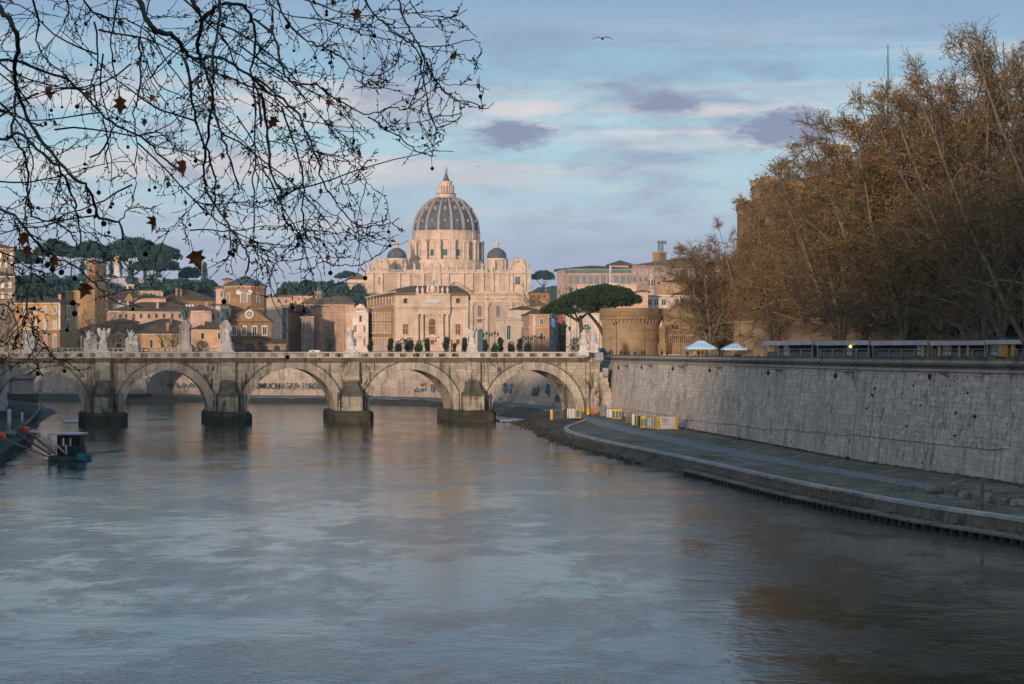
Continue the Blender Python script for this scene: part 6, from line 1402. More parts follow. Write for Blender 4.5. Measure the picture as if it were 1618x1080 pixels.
LAMPS = [(637, 533, 455, 'left of the corner palace between two shrub trees'), (668, 536, 490, 'at the left foot of the palace columns'), (711, 535, 490, 'at the right foot of the palace columns'), (769, 524, 500, 'before the basilica portal, left of two'), (782, 523, 500, 'before the basilica portal, right of two'), (828, 530, 500, 'first from the left before the corner house'),
         (835, 531, 520, 'second from the left before the corner house'), (845, 529, 500, 'third from the left before the corner house'), (856, 529, 480, 'fourth from the left before the corner house'), (883, 520, 450, 'left of the round bush, behind the flags'), (894, 512, 450, 'directly left of the round bush')]
for px, y, D, w in LAMPS:
    h = ZW(y, D) - GZ; place(lp, lu, (XW(px, D), D, GZ), 0, h / 5.4, 'dark iron street lamp ' + w, 'iron street lamps')
lp2 = make_lamp(9.0, 1); l2 = []
for px, y, D, w in [(974, 508, 368, 'tall lamp post in front of the left half of the round bastion'), (1019, 505, 366, 'tall lamp post in front of the right half of the round bastion'), (1076, 468, 362, 'tall thin lamp post before the castle wall'), (1130, 480, 340, 'lamp post beside the white peaked tent'), (932, 516, 380, 'lamp post between the two statues at the bridge end'),
                    (545, 520, 520, 'thin lamp post with hooked head before the rounded palazzo'), (516, 515, 540, 'double-armed lamp post left of the lone shrub'), (382, 512, 560, 'thin lamp post before the church porch')]:
    h = ZW(y, D) - GZ; place(lp2, l2, (XW(px, D), D, GZ), px * .9, (.8, .8, h / 9.4), w, 'tall lamp posts')
# flags
for px, y0, c, lb in ((871, 500, (.06, .22, .42), 'blue flag on a leaning pole down the avenue'), (883, 494, (.38, .05, .04), 'red flag on a pole down the avenue')):
    D = 520; r = rootat('flag', lb, 'flag', px, D); mb = MB(); mb.tube([(XW(px - 3, D), D, ZW(540, D)), (XW(px, D), D, ZW(y0, D))], .05, 5); mb.build('pole', steel, r); mb = MB(); a = P3(px, y0 + 1, D)
    vs = [(a.x - .1 + i * .22, a.y + .12 * sin(i * 1.4), a.z - j * 1.1 - .12 * i * (1 + .2 * j)) for i in range(6) for j in range(3)]; mb.add(vs, [(i * 3 + j, i * 3 + j + 1, i * 3 + j + 4, i * 3 + j + 3) for i in range(5) for j in range(2)]); mb.build('cloth', paint(lb[:4], c, .7), r)
# ------------------------------------------------------------------ people
skin = paint('skin', (.42, .26, .19), .6, .1)
def person(c, h, coat, label, legs=None, group=None, seed=0, turn=0, arm=None):
    R = random.Random(seed); r = thing('person', label, 'person', c, group); k = h / 1.75; st = R.uniform(.05, .14)
    me = bpy.data.meshes.new('body')
    J = {'pel': (0, 0, .95), 'wai': (0, 0, 1.12), 'che': (0, -.02, 1.34), 'nek': (0, -.01, 1.5), 'hd': (0, -.03, 1.60), 'top': (0, -.02, 1.72), 'sl': (-.19, 0, 1.41), 'sr': (.19, 0, 1.41), 'el': (-.25, .03, 1.15), 'er': (.25, .0, 1.15),
         'hl': (-.24, -.08, .92), 'hr': (.24, -.1, .92), 'kl': (-.10, -st, .5), 'kr': (.10, st * .6, .5), 'al': (-.11, -st, .09), 'ar': (.11, st * 1.3, .09), 'tl': (-.12, -st - .16, .04), 'tr': (.12, st * 1.3 - .16, .04), 'll': (-.09, 0, .88), 'lr': (.09, 0, .88)}
    if arm == 'up': J['el'] = (-.3, -.1, 1.3); J['hl'] = (-.2, -.25, 1.5)
    rad = {'pel': .15, 'wai': .13, 'che': .16, 'nek': .06, 'hd': .095, 'top': .075, 'sl': .075, 'sr': .075, 'el': .055, 'er': .055, 'hl': .038, 'hr': .038, 'kl': .065, 'kr': .065, 'al': .05, 'ar': .05, 'tl': .04, 'tr': .04, 'll': .09, 'lr': .09}
    ks = list(J); E = [('pel', 'wai'), ('wai', 'che'), ('che', 'nek'), ('nek', 'hd'), ('hd', 'top'), ('che', 'sl'), ('che', 'sr'), ('sl', 'el'), ('sr', 'er'), ('el', 'hl'), ('er', 'hr'), ('pel', 'll'), ('pel', 'lr'), ('ll', 'kl'), ('lr', 'kr'), ('kl', 'al'), ('kr', 'ar'), ('al', 'tl'), ('ar', 'tr')]
    me.from_pydata([tuple(v * k for v in J[q]) for q in ks], [(ks.index(a), ks.index(b)) for a, b in E], [])
    o = bpy.data.objects.new('body', me); COL.objects.link(o); o.parent = r; o.rotation_euler = (0, 0, turn)
    md = o.modifiers.new('skin', 'SKIN'); o.modifiers.new('sub', 'SUBSURF').levels = 1; o.modifiers[-1].render_levels = 1
    for i, q in enumerate(ks): me.skin_vertices[0].data[i].radius = (rad[q] * k, rad[q] * k * .85); me.skin_vertices[0].data[i].use_root = (q == 'pel')
    md.use_smooth_shade = True
    # clothes and skin by height on one continuous body
    key = 'coat%s' % (coat,)
    if key not in MC:
        t = NT(key); oc = t.n('ShaderNodeTexCoord'); sp = t.n('ShaderNodeSeparateXYZ'); t.L.new(oc.outputs['Object'], sp.inputs[0])
        col = t.mix(t.M('GREATER_THAN', sp.outputs[2], 1.5 * k), t.mix(t.M('GREATER_THAN', sp.outputs[2], .86 * k), (.03, .033, .045), coat), (.40, .25, .18)); MC[key] = t.fin(col, .85)
    me.materials.append(MC[key])
    mb = MB(); rt = Vector(c); mb.ball(rt + Vector((0, .012, 1.66 * k)), .105 * k, 7, sz=1.0); mb.build('hair', paint('dark_hair', (.03, .022, .018), .8), r)
    return r
C_ = [(.02, .022, .028), (.035, .03, .03), (.05, .02, .02), (.03, .045, .05), (.06, .055, .05), (.025, .03, .05)]
PPL = [(964, 'dark-clothed person at the parapet left of the first tall lamp post by the bastion'), (968, 'second dark-clothed person pressed beside the first at the parapet'), (981, 'person in dark coat just right of the first tall lamp post'), (987, 'person in dark coat at the parapet before the middle of the bastion'), (994, 'person in black standing at the parapet right of the bastion middle'), (1003, 'shorter dark-coated person alone at the parapet before the bastion'), (1014, 'left of two dark figures by the second tall lamp post'), (1017.5, 'right of two dark figures by the second tall lamp post'),
       (1046, 'taller person in black before the bastion buttress'), (1054, 'person in dark jacket with raised arm right of the buttress'), (1086, 'person standing at the left pole of the white peaked tent'), (1098, 'person with light jacket under the white peaked tent'), (1104, 'dark-clothed person in the middle under the white peaked tent'), (1110, 'person in dark clothes under the right side of the peaked tent'), (1116, 'person in greenish coat at the right pole of the peaked tent')]
for i, (px, lb) in enumerate(PPL):
    p = lerp_line(offset(wall_base + [(15.2, 400)], 3.2), px); c = (p[0], p[1], GZ + .18); co = C_[i % 6]
    if 'light jacket' in lb: co = (.35, .35, .36)
    if 'greenish' in lb: co = (.03, .08, .06)
    person(c, 1.78 if i not in (5,) else 1.6, co, lb, seed=i, turn=i * 1.3, group='people along the parapet', arm='up' if 'raised' in lb else None)
for px, co, lb in ((429 + 110, (.02, .02, .03), 'dark figure seen through the bridge lattice left of the middle angel'), (672, (.03, .02, .02), 'dark figure seen through the bridge lattice before the palace columns'), (734, (.02, .025, .03), 'dark figure seen through the lattice just left of the cross-bearing angel'), (127, (.02, .06, .07), 'figure in teal clothes seen through the lattice left of the winged angel')):
    p = BF.at(px) - BF.n * 3; person((p.x, p.y, ZW(571, 350)), 1.72, co, lb, seed=int(px), turn=1, group='people on the bridge')
pv = wt
sidewalk = MB(); wo = offset(wb, 1.75); w2_ = offset(wb, 6.0); n = len(wo); sidewalk.add([(x, y, GZ + .14) for x, y in wo] + [(x, y, GZ + .14) for x, y in w2_] + [(x, y, GZ) for x, y in w2_], [(i, i + 1, n + i + 1, n + i) for i in range(n - 1)] + [(n + i, n + i + 1, 2 * n + i + 1, 2 * n + i) for i in range(n - 1)]); struct(sidewalk.build('pavement', gm, base=(0, 0, 0)))
# vans/cars behind the bridge end and along the street
def car(c, rz, L, W, H, col, label, van=False):
    r = thing('van' if van else 'parked_car', label, 'van' if van else 'car', c); cs, sn = cos(rz), sin(rz); T = lambda x, y, z: (c[0] + x * cs - y * sn, c[1] + x * sn + y * cs, c[2] + z)
    prf = [(-.5, .28), (-.5, .62), (-.46, .95 if van else .66), (-.40, 1.0), (.18, 1.0), (.32, .62), (.49, .52), (.5, .28)] if van else [(-.5, .25), (-.5, .58), (-.42, .66), (-.30, 1.0), (.10, 1.0), (.26, .64), (.48, .55), (.5, .25)]
    mb = MB(); n = len(prf)
    v = [T(x * L, -W / 2 * (1 if z < .7 else .86), z * H) for x, z in prf] + [T(x * L, W / 2 * (1 if z < .7 else .86), z * H) for x, z in prf]; mb.add(v, [tuple(range(n)), tuple(range(2 * n - 1, n - 1, -1))] + [(i, n + i, n + (i + 1) % n, (i + 1) % n) for i in range(n)]); mb.build('body', paint('car_paint_%s' % (col,), col, .3, .1), r)
    for s_ in (-1, 1):
        mb = MB(); y = s_ * W * .445; v = [T(x * L, y * (1.06 if z < .75 else .99), z * H) for x, z in ((-.36, .68), (-.28, .93), (.08, .93), (.2, .68))]; mb.add(v, [(0, 1, 2, 3)]); mb.build('side_window', glass, r)
    for x in (-.31, .31):
        for s_ in (-1, 1):
            mb = MB(); a, b = Vector(T(x * L, s_ * (W / 2 - .2), .32)), Vector(T(x * L, s_ * (W / 2 + .02), .32)); mb.tube([a, b], .32, 14); mb.build('wheel', iron, r)
    return r
car((XW(947, 380), 380, GZ), .1, 4.6, 1.8, 2.3, (.05, .13, .22), 'dark blue van parked behind the marble block at the bridge end', True)
car((XW(500, 560), 560, GZ), 0, 4.6, 1.8, 2.0, (.6, .6, .6), 'white van behind the parapet before the rounded palazzo', True)
car((XW(489, 565), 565, GZ), 0, 4.2, 1.7, 1.5, (.5, .5, .52), 'pale car left of the white van behind the parapet')
car((XW(901, 470), 470, GZ), 0, 4.2, 1.7, 1.5, (.5, .52, .56), 'light car glimpsed left of the round bush')
car((XW(93, 545), 545, GZ), 0, 4.4, 1.8, 1.9, (.04, .20, .24), 'teal van below the sunlit orange palazzo', True)
# peaked tents
def tent(px, D, w, lb, yt, ye):
    c = Vector((XW(px, D), D, GZ + .02)); r = thing('market_tent', lb, 'tent', c, 'white tents on the embankment'); ze, zt = ZW(ye, D), ZW(yt, D); mb = MB(); h = w / 2
    e = [(c.x - h, D - h, ze), (c.x + h, D - h, ze), (c.x + h, D + h, ze), (c.x - h, D + h, ze)]; k = .45; m_ = [(c.x - h * k, D - h * k, ze + (zt - ze) * .62), (c.x + h * k, D - h * k, ze + (zt - ze) * .62), (c.x + h * k, D + h * k, ze + (zt - ze) * .62), (c.x - h * k, D + h * k, ze + (zt - ze) * .62)]
    lo_ = [(x, y, z - .3) for x, y, z in e]; ap = [(c.x, D, zt)] 
    k2_ = .2; t4 = [(c.x + sx * h * k2_, D + sy * h * k2_, zt) for sx, sy in ((-1, -1), (1, -1), (1, 1), (-1, 1))]
    mb.add(lo_ + e + m_ + t4, [(i + 4 * j, (i + 1) % 4 + 4 * j, (i + 1) % 4 + 4 * j + 4, i + 4 * j + 4) for j in range(3) for i in range(4)] + [(12, 13, 14, 15)]); mb.build('canopy', paint('tent_white', (.40, .66, .84), .7, .05), r)
    for x, y, z in e: mb = MB(); mb.tube([(x * .999 + c.x * .001, y, GZ), (x, y, z)], .05, 5); mb.build('leg', steel, r)
    return r
tent(1107, 344, 5.4, 'white peaked canopy tent with people under it behind the parapet', 538, 549); tent(1160, 322, 4.0, 'second white tent half hidden by drooping twigs', 542.5, 550)
mb = MB(); 
# long white-roofed stalls along the parapet
yellow = paint('yellow_panel', (.46, .27, .03), .6, .15); rail_m = paint('pale_rail', (.30, .31, .31), .6, .2); stallw = paint('stall_roof_white', (.44, .44, .46), .7, .15, .4); darkw = paint('stall_dark', (.05, .055, .055), .8, .3, .5)
wl = offset(wall_base, 5.0)
def stall(pa, pb, lb, yel=(), doors=(), ye=(541.5, 548.5)):
    a, b = lerp_line(wl, pa), lerp_line(wl, pb); F = Face(pa, a[1], pb, b[1]); r = thing('market_stall', lb, 'stall', (*((Vector(a[:2]) + Vector(b[:2])) / 2), GZ), 'white-roofed stalls behind the parapet')
    mb = MB(); F.box(mb, pa, pb, ye[0] - 3.5, ye[0] + 3.5, .9, 3.4); mb.build('roof', stallw, r); mb = MB(); F.box(mb, pa + 2, pb - 2, ye[0] + 3, 564, -1.2, 3.2); mb.build('back', darkw, r)
    mb = MB(); F.box(mb, pa + 3, pb - 3, 551, 551.9, .62, -.55)
    k = max(2, int((pb - pa) / 19))
    for i in range(k + 1): x = pa + 3 + (pb - pa - 7) * i / k; F.box(mb, x, x + .9, 551, 564, .63, -.54)
    mb.build('railing', rail_m, r)
    mb = MB(); F.box(mb, pa + 3, pb - 3, 555, 564, .5, -.42); mb.build('counter', paint('stall_counter', (.10, .12, .11), .8), r)
    for x, w in yel: mb = MB(); F.box(mb, x, x + w, ye[0] + 3.5, 563, .58, -.45); mb.build('panel', yellow, r)
    for x, w in doors:
        mb = MB(); F.box(mb, x, x + w, ye[0] + 3.5, 561, .56, -.42)
        for q in range(3): F.box(mb, x + .8 + q * w / 3, x + w / 3 - .6 + q * w / 3, ye[0] + 4.6, 556, .60, -.55, 1)
        mb.build('glazed_door', [paint('door_blue', (.30, .42, .52), .5), glass], r)
    for x in (pa + 1, pb - 1.8): mb = MB(); F.box(mb, x, x + .8, ye[0] + 3.2, 564, .8, -.66); mb.build('post', rail_m, r)
    return r, F
stall(1570, 1640, 'white-roofed stall with wide yellow panels at the right edge', [(1586, 8), (1592, 9), (1606, 6)], [(1573, 12)], (540, 547))
stall(1482, 1569, 'white-roofed stall with railings left of the yellow-panelled one', [(1490, 4), (1522, 3), (1536, 3)], [(1498, 12)])
stall(1388, 1478, 'white-roofed stall with a blue and yellow doorway at its right end', [(1464, 4), (1474, 3)], [(1457, 6)])
stall(1300, 1384, 'grey-fronted stall half hidden by leaves, left of the blue doorway stall', [], [(1345, 8)])
stall(1215, 1294, 'long stall hidden behind drooping brown leaves, farthest left of the row', [], [(1245, 7)])
bulb = emis('amber_lamp', (1, .55, .08), 6); q = lerp_line(wl, 1360); mb = MB(); mb.ball((q[0] - 1.2, q[1], ZW(547, q[1])), .16, 7); tag(mb.build('amber_light', bulb), 'small glowing amber light under a stall roof', 'lamp')
mb = MB(); F = Face(1566, 200, 1640, 192); F.box(mb, 1566, 1650, 531, 537, 0, 6); F.box(mb, 1566, 1650, 537, 538.5, .5, 6.5); tag(mb.build('teal_awning', paint('teal_awning', (.02, .10, .10), .7)), 'dark teal awning above the yellow-panelled stall', 'awning')

# ------------------------------------------------------------------ things on the quay
yel2 = paint('yellow_bin', (.50, .33, .03), .5, .2, 1); teal_p = paint('teal_hatch', (.03, .12, .13), .5); whp = paint('white_banner', (.50, .52, .55), .7, .08); greyp = paint('grey_side', (.16, .18, .17), .7)
def qp(px, py): x, y = GP(px, py, QZ); return Vector((x, y, QZ))
inkm = paint('banner_print', (.06, .08, .12), .8); inko = paint('banner_orange', (.45, .14, .03), .8)
def banner(pA, pB, yb, h, lb, group='yellow-ended barriers on the quay', lines=True, cap=True):
    A, B = qp(*pA), qp(*pB); F = Face(pA[0], A.y, pB[0], B.y); r = thing('site_barrier', lb, 'barrier', (A + B) / 2, group); L = (B - A).length; d = (B - A).normalized(); n_ = Vector((*F.n, 0)); up = Vector((0, 0, 1))
    def bx(mb, u0, u1, z0, z1, o0, o1, mi=0):
        q = [A + d * u0 + n_ * o1, A + d * u1 + n_ * o1, A + d * u1 + n_ * o0, A + d * u0 + n_ * o0]; mb.hexa([v + up * z0 for v in q] + [v + up * z1 for v in q], mi)
    mb = MB(); bx(mb, L * .12, L * .88, .12, h * .94, -.08, .08); mb.build('banner', whp, r)
    for u0, u1 in ((0, L * .13), (L * .87, L)): mb = MB(); bx(mb, u0, u1, .05, h, -.3, .14); mb.build('yellow_end', yel2, r)
    if lines:
        R = random.Random(int(pA[0])); mb = MB()
        for k in range(7): zz = h * (.82 - k * .09); u = L * .2; 
        for k in range(6):
            zz = h * (.80 - k * .085); u0 = L * (.22 + R.uniform(0, .05)); bx(mb, u0, u0 + L * R.uniform(.18, .42), zz, zz + h * .035, .08, .09, 0 if k < 4 else 1)
        mb.build('print', [inkm, inko], r)
    return r
banner((1038, 679), (1071, 678.6), 0, 2.1, 'large white banner barrier with yellow ends and printed lines, nearest on the quay')
banner((872, 663), (893, 660.5), 0, 1.75, 'white banner barrier with yellow ends at the edge of the mud bank')
def igloo(pA, pB, h, lb, k=3, mat=None, group='recycling containers on the quay'):
    A = qp(*pA); B = Vector((XW(pB[0], A.y), A.y - .15, QZ)); L = (B - A).length; d = (B - A).normalized(); n_ = Vector((d.y, -d.x, 0)); n_ = n_ if n_.y < 0 else -n_; up = Vector((0, 0, 1)); r = thing('recycling_container', lb, 'container', (A + B) / 2, group)
    mb = MB(); q = [A, B, B - n_ * 1.2, A - n_ * 1.2]; mb.hexa([v + up * .1 for v in q] + [v + up * h for v in q]); mb.build('body', mat or yel2, r)
    for i in range(k):
        mb = MB(); u = L * (i + .5) / k; w = min(.36, L / k * .36); c = A + d * u + n_ * .03; pts = [(-w, .25), (w, .25)] + [(w * cos(pi * j / 8), h * .72 + w * sin(pi * j / 8)) for j in range(9)]
        f = [c + d * x + up * z_ for x, z_ in pts]; b = [p - n_ * .05 for p in f]; m = len(f); mb.add(f + b, [tuple(range(m))] + [(j, m + j, m + (j + 1) % m, (j + 1) % m) for j in range(m)]); mb.build('hatch', teal_p, r)
    return r
igloo((967.5, 662), (982, 663), 1.75, 'yellow container with three dark arched hatches by the wall foot'); igloo((1012, 676), (1021.5, 677.5), 1.85, 'narrow yellow container with two dark arched hatches', 2)
igloo((909, 661), (918, 658), 1.7, 'yellow container with one dark hatch under the bridge end', 1)
def crate_box(pA, pB, h, dp, mat, lb, name='storage_box', cat='box', group='boxes along the quay', trim=None):
    A = qp(*pA); B = Vector((XW(pB[0], A.y), A.y - .15, QZ)); d = (B - A).normalized(); n_ = Vector((d.y, -d.x, 0)); n_ = n_ if n_.y < 0 else -n_; up = Vector((0, 0, 1)); r = thing(name, lb, cat, (A + B) / 2, group); L = (B - A).length
    mb = MB(); q = [A, B, B - n_ * dp, A - n_ * dp]; mb.hexa([v + up * .08 for v in q] + [v + up * h for v in q]); mb.build('body', mat, r)
    mb = MB(); q = [A - d * .06 + n_ * .06, B + d * .06 + n_ * .06, B + d * .06 - n_ * (dp + .06), A - d * .06 - n_ * (dp + .06)]; mb.hexa([v + up * h for v in q] + [v + up * (h + .1) for v in q]); mb.build('lid', trim or greyp, r)
    mb = MB()
    for i in range(int(L / .5)): u = A + d * (.25 + i * .5); qq = [u + n_ * .04, u + d * .09 + n_ * .04, u + d * .09, u]; mb.hexa([v + up * .1 for v in qq] + [v + up * (h - .05) for v in qq])
    mb.build('slats', trim or steel, r); return r
crate_box((948, 658), (957, 660), 1.9, 1.4, greyp, 'grey slatted box leftmost by the stepped buttress'); crate_box((958.5, 660), (966.5, 662), 1.6, 1.2, whp, 'white box between grey box and three-hatch container')
crate_box((989, 669), (998, 672), 1.8, 1.4, paint('brown_panel', (.17, .13, .07), .8), 'brown slatted box left of the leaning white boards'); crate_box((1003, 674), (1010, 676), 1.75, 1.3, paint('dark_crate', (.06, .065, .05), .8), 'dark box with yellow strip left of the two-hatch container', trim=yel2)
crate_box((1023, 677), (1029, 678), 1.8, 1.3, paint('pale_blue_panel', (.30, .38, .42), .6), 'pale blue-grey box behind the large banner barrier'); crate_box((1029.5, 678), (1037, 679), 2.0, 1.2, greyp, 'dark grey box with yellow edge left of the large banner', trim=yel2)
crate_box((998.5, 672), (1002.5, 673.5), 1.9, .5, whp, 'white leaning board between brown and dark boxes', 'board', 'board')
crate_box((896, 661), (908, 660), 1.75, 1.6, whp, 'white machine housing with round vents between yellow ends', 'machine_housing', 'machine')
rr = [o for o in COL.objects if o.get('label', '').startswith('white machine housing')][0]; A, B = qp(896, 661), qp(908, 660); mb = MB()
for u, zz, q in ((.25, .45, .3), (.7, .45, .3), (.72, 1.25, .22)): disc(mb, A.lerp(B, u) + Vector((0, -.06, zz)), 0, q, 0, .04)
mb.build('vent', iron, rr)
# orange plastic fence, orange machine by the mud bank, orange container beyond the arch
org = paint('orange_plastic', (.62, .13, .02), .6, .15, 2)
def orange_fence(pA, pB, h, lb, yel=True):
    A, B = qp(*pA), qp(*pB); r = thing('safety_fence', lb, 'fence', (A + B) / 2); mb = MB(); L = (B - A).length; d = (B - A).normalized(); up = Vector((0, 0, 1)); k = max(3, int(L / .6))
    for i in range(k + 1): p = A + d * L * i / k; mb.tube([p, p + up * h], .04, 4)
    for zz in (.15, .35, .55, .8, 1.0): mb.tube([A + up * h * zz, B + up * h * zz], .05, 4)
    mb.build('mesh_panel', org, r)
    if yel: mb = MB(); p = A; mb.box(p.x - .25, p.x + .25, p.y - .25, p.y + .25, QZ, QZ + h * 1.1); mb.build('end_block', yel2, r)
orange_fence((929, 655), (945, 655), 1.15, 'orange mesh fence across the quay beside the stepped buttress')
orange_fence((893, 651), (903, 648), 1.4, 'orange mesh fence rising behind the white machine housing', False)
D = 450; c = Vector((XW(801, D), D, QZ)); r = thing('orange_machine', 'small orange construction machine parked on the far quay inside the last arch', 'construction machine', c)
mb = MB(); s = D / FP; mb.box(c.x - 8.5 * s, c.x + 9 * s, D - 1, D + 1.2, QZ + .55, QZ + 1.65); mb.build('body', org, r); mb = MB(); mb.box(c.x - 5 * s, c.x + 4 * s, D - .9, D + 1.1, QZ + 1.66, QZ + 2.2); mb.build('cab', org, r)
mb = MB(); mb.box(c.x + 1 * s, c.x + 8 * s, D - 1.04, D - 1.0, QZ + 1.2, QZ + 1.6); mb.box(c.x - 2 * s, c.x + 3.4 * s, D - .94, D - .9, QZ + 1.75, QZ + 2.1); mb.build('side_panel', whp, r); mb = MB()
for u in (-6, -2, 3, 7): mb.tube([(c.x + u * s, D - 1.1, QZ + .4), (c.x + u * s, D - .7, QZ + .4)], .36, 12)
mb.build('track', iron, r)
crate_box((787, 637), (791, 637), 1.2, .8, whp, 'white drum-like box left of the orange construction machine', 'white_box', 'box')
# sign post on the quay
c = qp(1552, 806); s = c.y / FP; r = thing('river_gauge_post', 'grey-green metal post with square head on the near quay', 'post', c); mb = MB(); mb.box(c.x - .11, c.x + .11, c.y - .1, c.y + .1, QZ, QZ + 2.1); mb.build('post', steel, r); mb = MB(); mb.box(c.x - .22, c.x + .22, c.y - .16, c.y + .16, QZ + 2.1, QZ + 2.45); mb.build('head', steel, r)
# stone blocks
R = random.Random(17); bl = [(1463, 778, .9, .55, .42), (1475, 780, .55, .4, .35), (1487, 779, .8, .6, .6), (1503, 781, 1.1, .8, .95), (1514, 784, .6, .5, .5), (1522, 787, .8, .6, .55), (1533, 788, .6, .6, .6), (1545, 791, 1.0, .7, .75), (1560, 792, .7, .6, .65), (1571, 795, .8, .6, .55), (1583, 797, .9, .6, .5), (1594, 796, .6, .5, .5), (1606, 799, .9, .6, .55), (1618, 800, .9, .7, .6)]
bmats = [stone('old_block', (.34, .31, .26), 2, 2, .5, .5, .2, .6, .1, moss=.3), paint('mossy_block', (.13, .125, .07), .9, .5, 1.2), paint('grey_block_stone', (.20, .21, .21), .9, .3, 1.5)]
pos_w = ['flat block at the left end of the stone row', 'small brown lump second in the stone row', 'mossy block before the tall white one', 'tallest whitish block with a peaked top', 'small mossy stone right of the tallest block', 'pale squared stone left of the graffitied one', 'dark lump behind the gauge post', 'dark graffitied-looking block just left of the metal post', 'pale block just right of the metal post', 'brown block second right of the metal post', 'grey-green block, lowest of the row', 'brownish stone near the right end', 'pale squared stone next to the last', 'last pale block at the right edge of the picture']
for i, (px, py, w, d, h) in enumerate(bl):
    c = qp(px, py); mb = MB(); ico = []
    for sx in (-1, -.35, .35, 1):
        pass
    vs = []; n = 9; lv = [(0, .96), (.35, 1.04), (.8, .95), (1.0, .62)]
    for t, k in lv:
        for j in range(n): a = 2 * pi * j / n + R.uniform(-.15, .15); q = k * R.uniform(.82, 1.1) / max(abs(cos(a)), abs(sin(a))) * .5; vs.append((c.x + cos(a) * q * w, c.y + sin(a) * q * d, QZ - .02 + h * t * R.uniform(.93, 1.07)))
    mb.add(vs, [(u * n + j, u * n + (j + 1) % n, (u + 1) * n + (j + 1) % n, (u + 1) * n + j) for u in range(3) for j in range(n)] + [tuple(range(3 * n, 4 * n))]); tag(mb.build('stone_block', bmats[(0, 1, 1, 0, 1, 0, 1, 2, 0, 1, 2, 1, 0, 0)[i]]), pos_w[i], 'stone', 'rough stones on the quay')
# weeds growing from the wall
weed_m = leafmat('wall_weed', (.03, .04, .02), (.07, .065, .03), 3); R = random.Random(23)
def wall_pt(px, py):
    lo_ = None
    for t in [i / 40 for i in range(41)]:
        z_ = 1.4 + 9.8 * t; q = lerp_line(offset(wall_base, 0 + (z_ - .6) * .125), px)
        if q is None: continue
        y = 555 - (z_ - CH) * FP / q[1]
        if lo_ is None or abs(y - py) < lo_[0]: lo_ = (abs(y - py), Vector((q[0], q[1], z_)), q[2])
    return lo_[1], lo_[2]
WD = ['weed tuft below the second lantern', 'large weed below the nearest lantern', 'largest weed tuft right of the nearest lantern', 'weed low in mid wall, left of the big ones', 'small weed just below the biggest cluster of holes', 'small weed near the top beside the second lantern', 'weed tuft at the very right edge of the wall', 'small weed high up right of the nearest lantern', 'small weed half way up below the nearest lantern', 'low weed under the largest tuft', 'lowest weed near the right edge', 'weed clump at the wall foot left of the stones', 'low weed at the wall foot nearer the stones', 'small weed left of nearest lantern', 'small weed just right of the third lantern', 'small weed near the wall top, left of the third lantern']
for i, (px, py, s) in enumerate([(1379, 625, .35), (1511, 652, .35), (1541, 659, .4), (1433, 673, .28), (1370, 645, .25), (1383, 613, .28), (1612, 650, .35), (1530, 622, .28), (1455, 640, .25), (1509, 690, .25), (1580, 689, .25), (1340, 723, .5), (1383, 730, .35), (1444, 608, .25), (1250, 590, .2), (1162, 585, .22)]):
    p, a = wall_pt(px, py); mb = MB()
    for _ in range(70):
        s = s; e = Vector((R.uniform(-1, .2), R.uniform(-1, 1), R.uniform(-.6, .9))).normalized() * s * R.uniform(.2, .85); w = Vector((0, .03, .02)); mb.add([p - w, p + w, p + e], [(0, 1, 2)])
        leafquad(mb, p + e * R.uniform(.5, 1), s * .16, R)
    o = mb.build('wall_weed', weed_m); tag(o, WD[i] + ' on the wall', 'weed', 'weeds on the embankment wall')
# wall lanterns on brackets
r0 = thing('wall_lantern', 'x', 'lantern', (0, 0, 0)); mb = MB(); mb.tube([(0, 0, 0), (-2.0, 0, 0)], .035, 5); mb.tube([(0, 0, -.9), (-.25, 0, -.5), (-.8, 0, -.12), (-1.1, 0, 0)], .035, 5)
for k in range(4): a_ = [(-.15 - .22 * k + .13 * cos(t * pi / 5), 0, -.16 - .02 * k + .13 * (1 - k * .12) * sin(t * pi / 5)) for t in range(11)]; mb.tube(a_, .025, 4)
mb.tube([(0, 0, .08), (0, 0, -1.0)], .05, 5); mb.build('bracket', iron, r0)
mb = MB(); mb.lathe(-2.0, 0, [(.02, 0), (.05, -.15), (.2, -.3), (.22, -.34), (.14, -.72), (.05, -.78), (.02, -.86)][::-1], 6); mb.build('lantern', iron, r0); wu = []
for px, py, lb in ((1500, 589, 'iron wall lantern on a scroll bracket, nearest on the embankment wall'), (1348, 587, 'iron wall lantern second nearest, above the cluster of small wall holes'), (1238, 583, 'iron wall lantern third from the right on the embankment wall'), (1143, 580, 'fourth iron wall lantern from the right on the embankment wall'), (1083, 578, 'small iron wall lantern, third from the bridge end'), (1032, 577, 'small iron wall lantern, second from the bridge end'), (994, 576, 'tiny iron wall lantern nearest the bridge end')):
    p, a = wall_pt(px, py); place(r0, wu, p, 0.12, 1, lb, 'iron lanterns on the embankment wall')
# cable across the wall and mooring rings
ck = [(985, 645), (1080, 662), (1200, 676), (1330, 686), (1460, 699), (1615, 713)]; wpt = [wall_pt(px, ip(ck, px))[0] + Vector((-.25, 0, 0)) for px in range(985, 1616, 14)]; mb = MB(); mb.tube(wpt, .03, 4); tag(mb.build('cable', iron), 'thin dark cable strung along the lower embankment wall', 'cable')
for i, (px, py) in enumerate(((1343, 683), (1343, 698), (1458, 729), (1616, 734), (1250, 696))):
    p, a = wall_pt(px, py); mb = MB(); mb.tube([p + Vector((-.05, .16 * cos(t), .16 * sin(t))) for t in [j * pi / 6 for j in range(13)]], .025, 4); tag(mb.build('mooring_ring', iron), ('upper ring of a pair below the second lantern', 'lower ring of a pair below the second lantern', 'single iron ring low on the wall left of the stones', 'iron ring low on the wall at the right edge', 'faint iron ring low on the wall, farthest left')[i], 'ring', 'mooring rings in the wall')

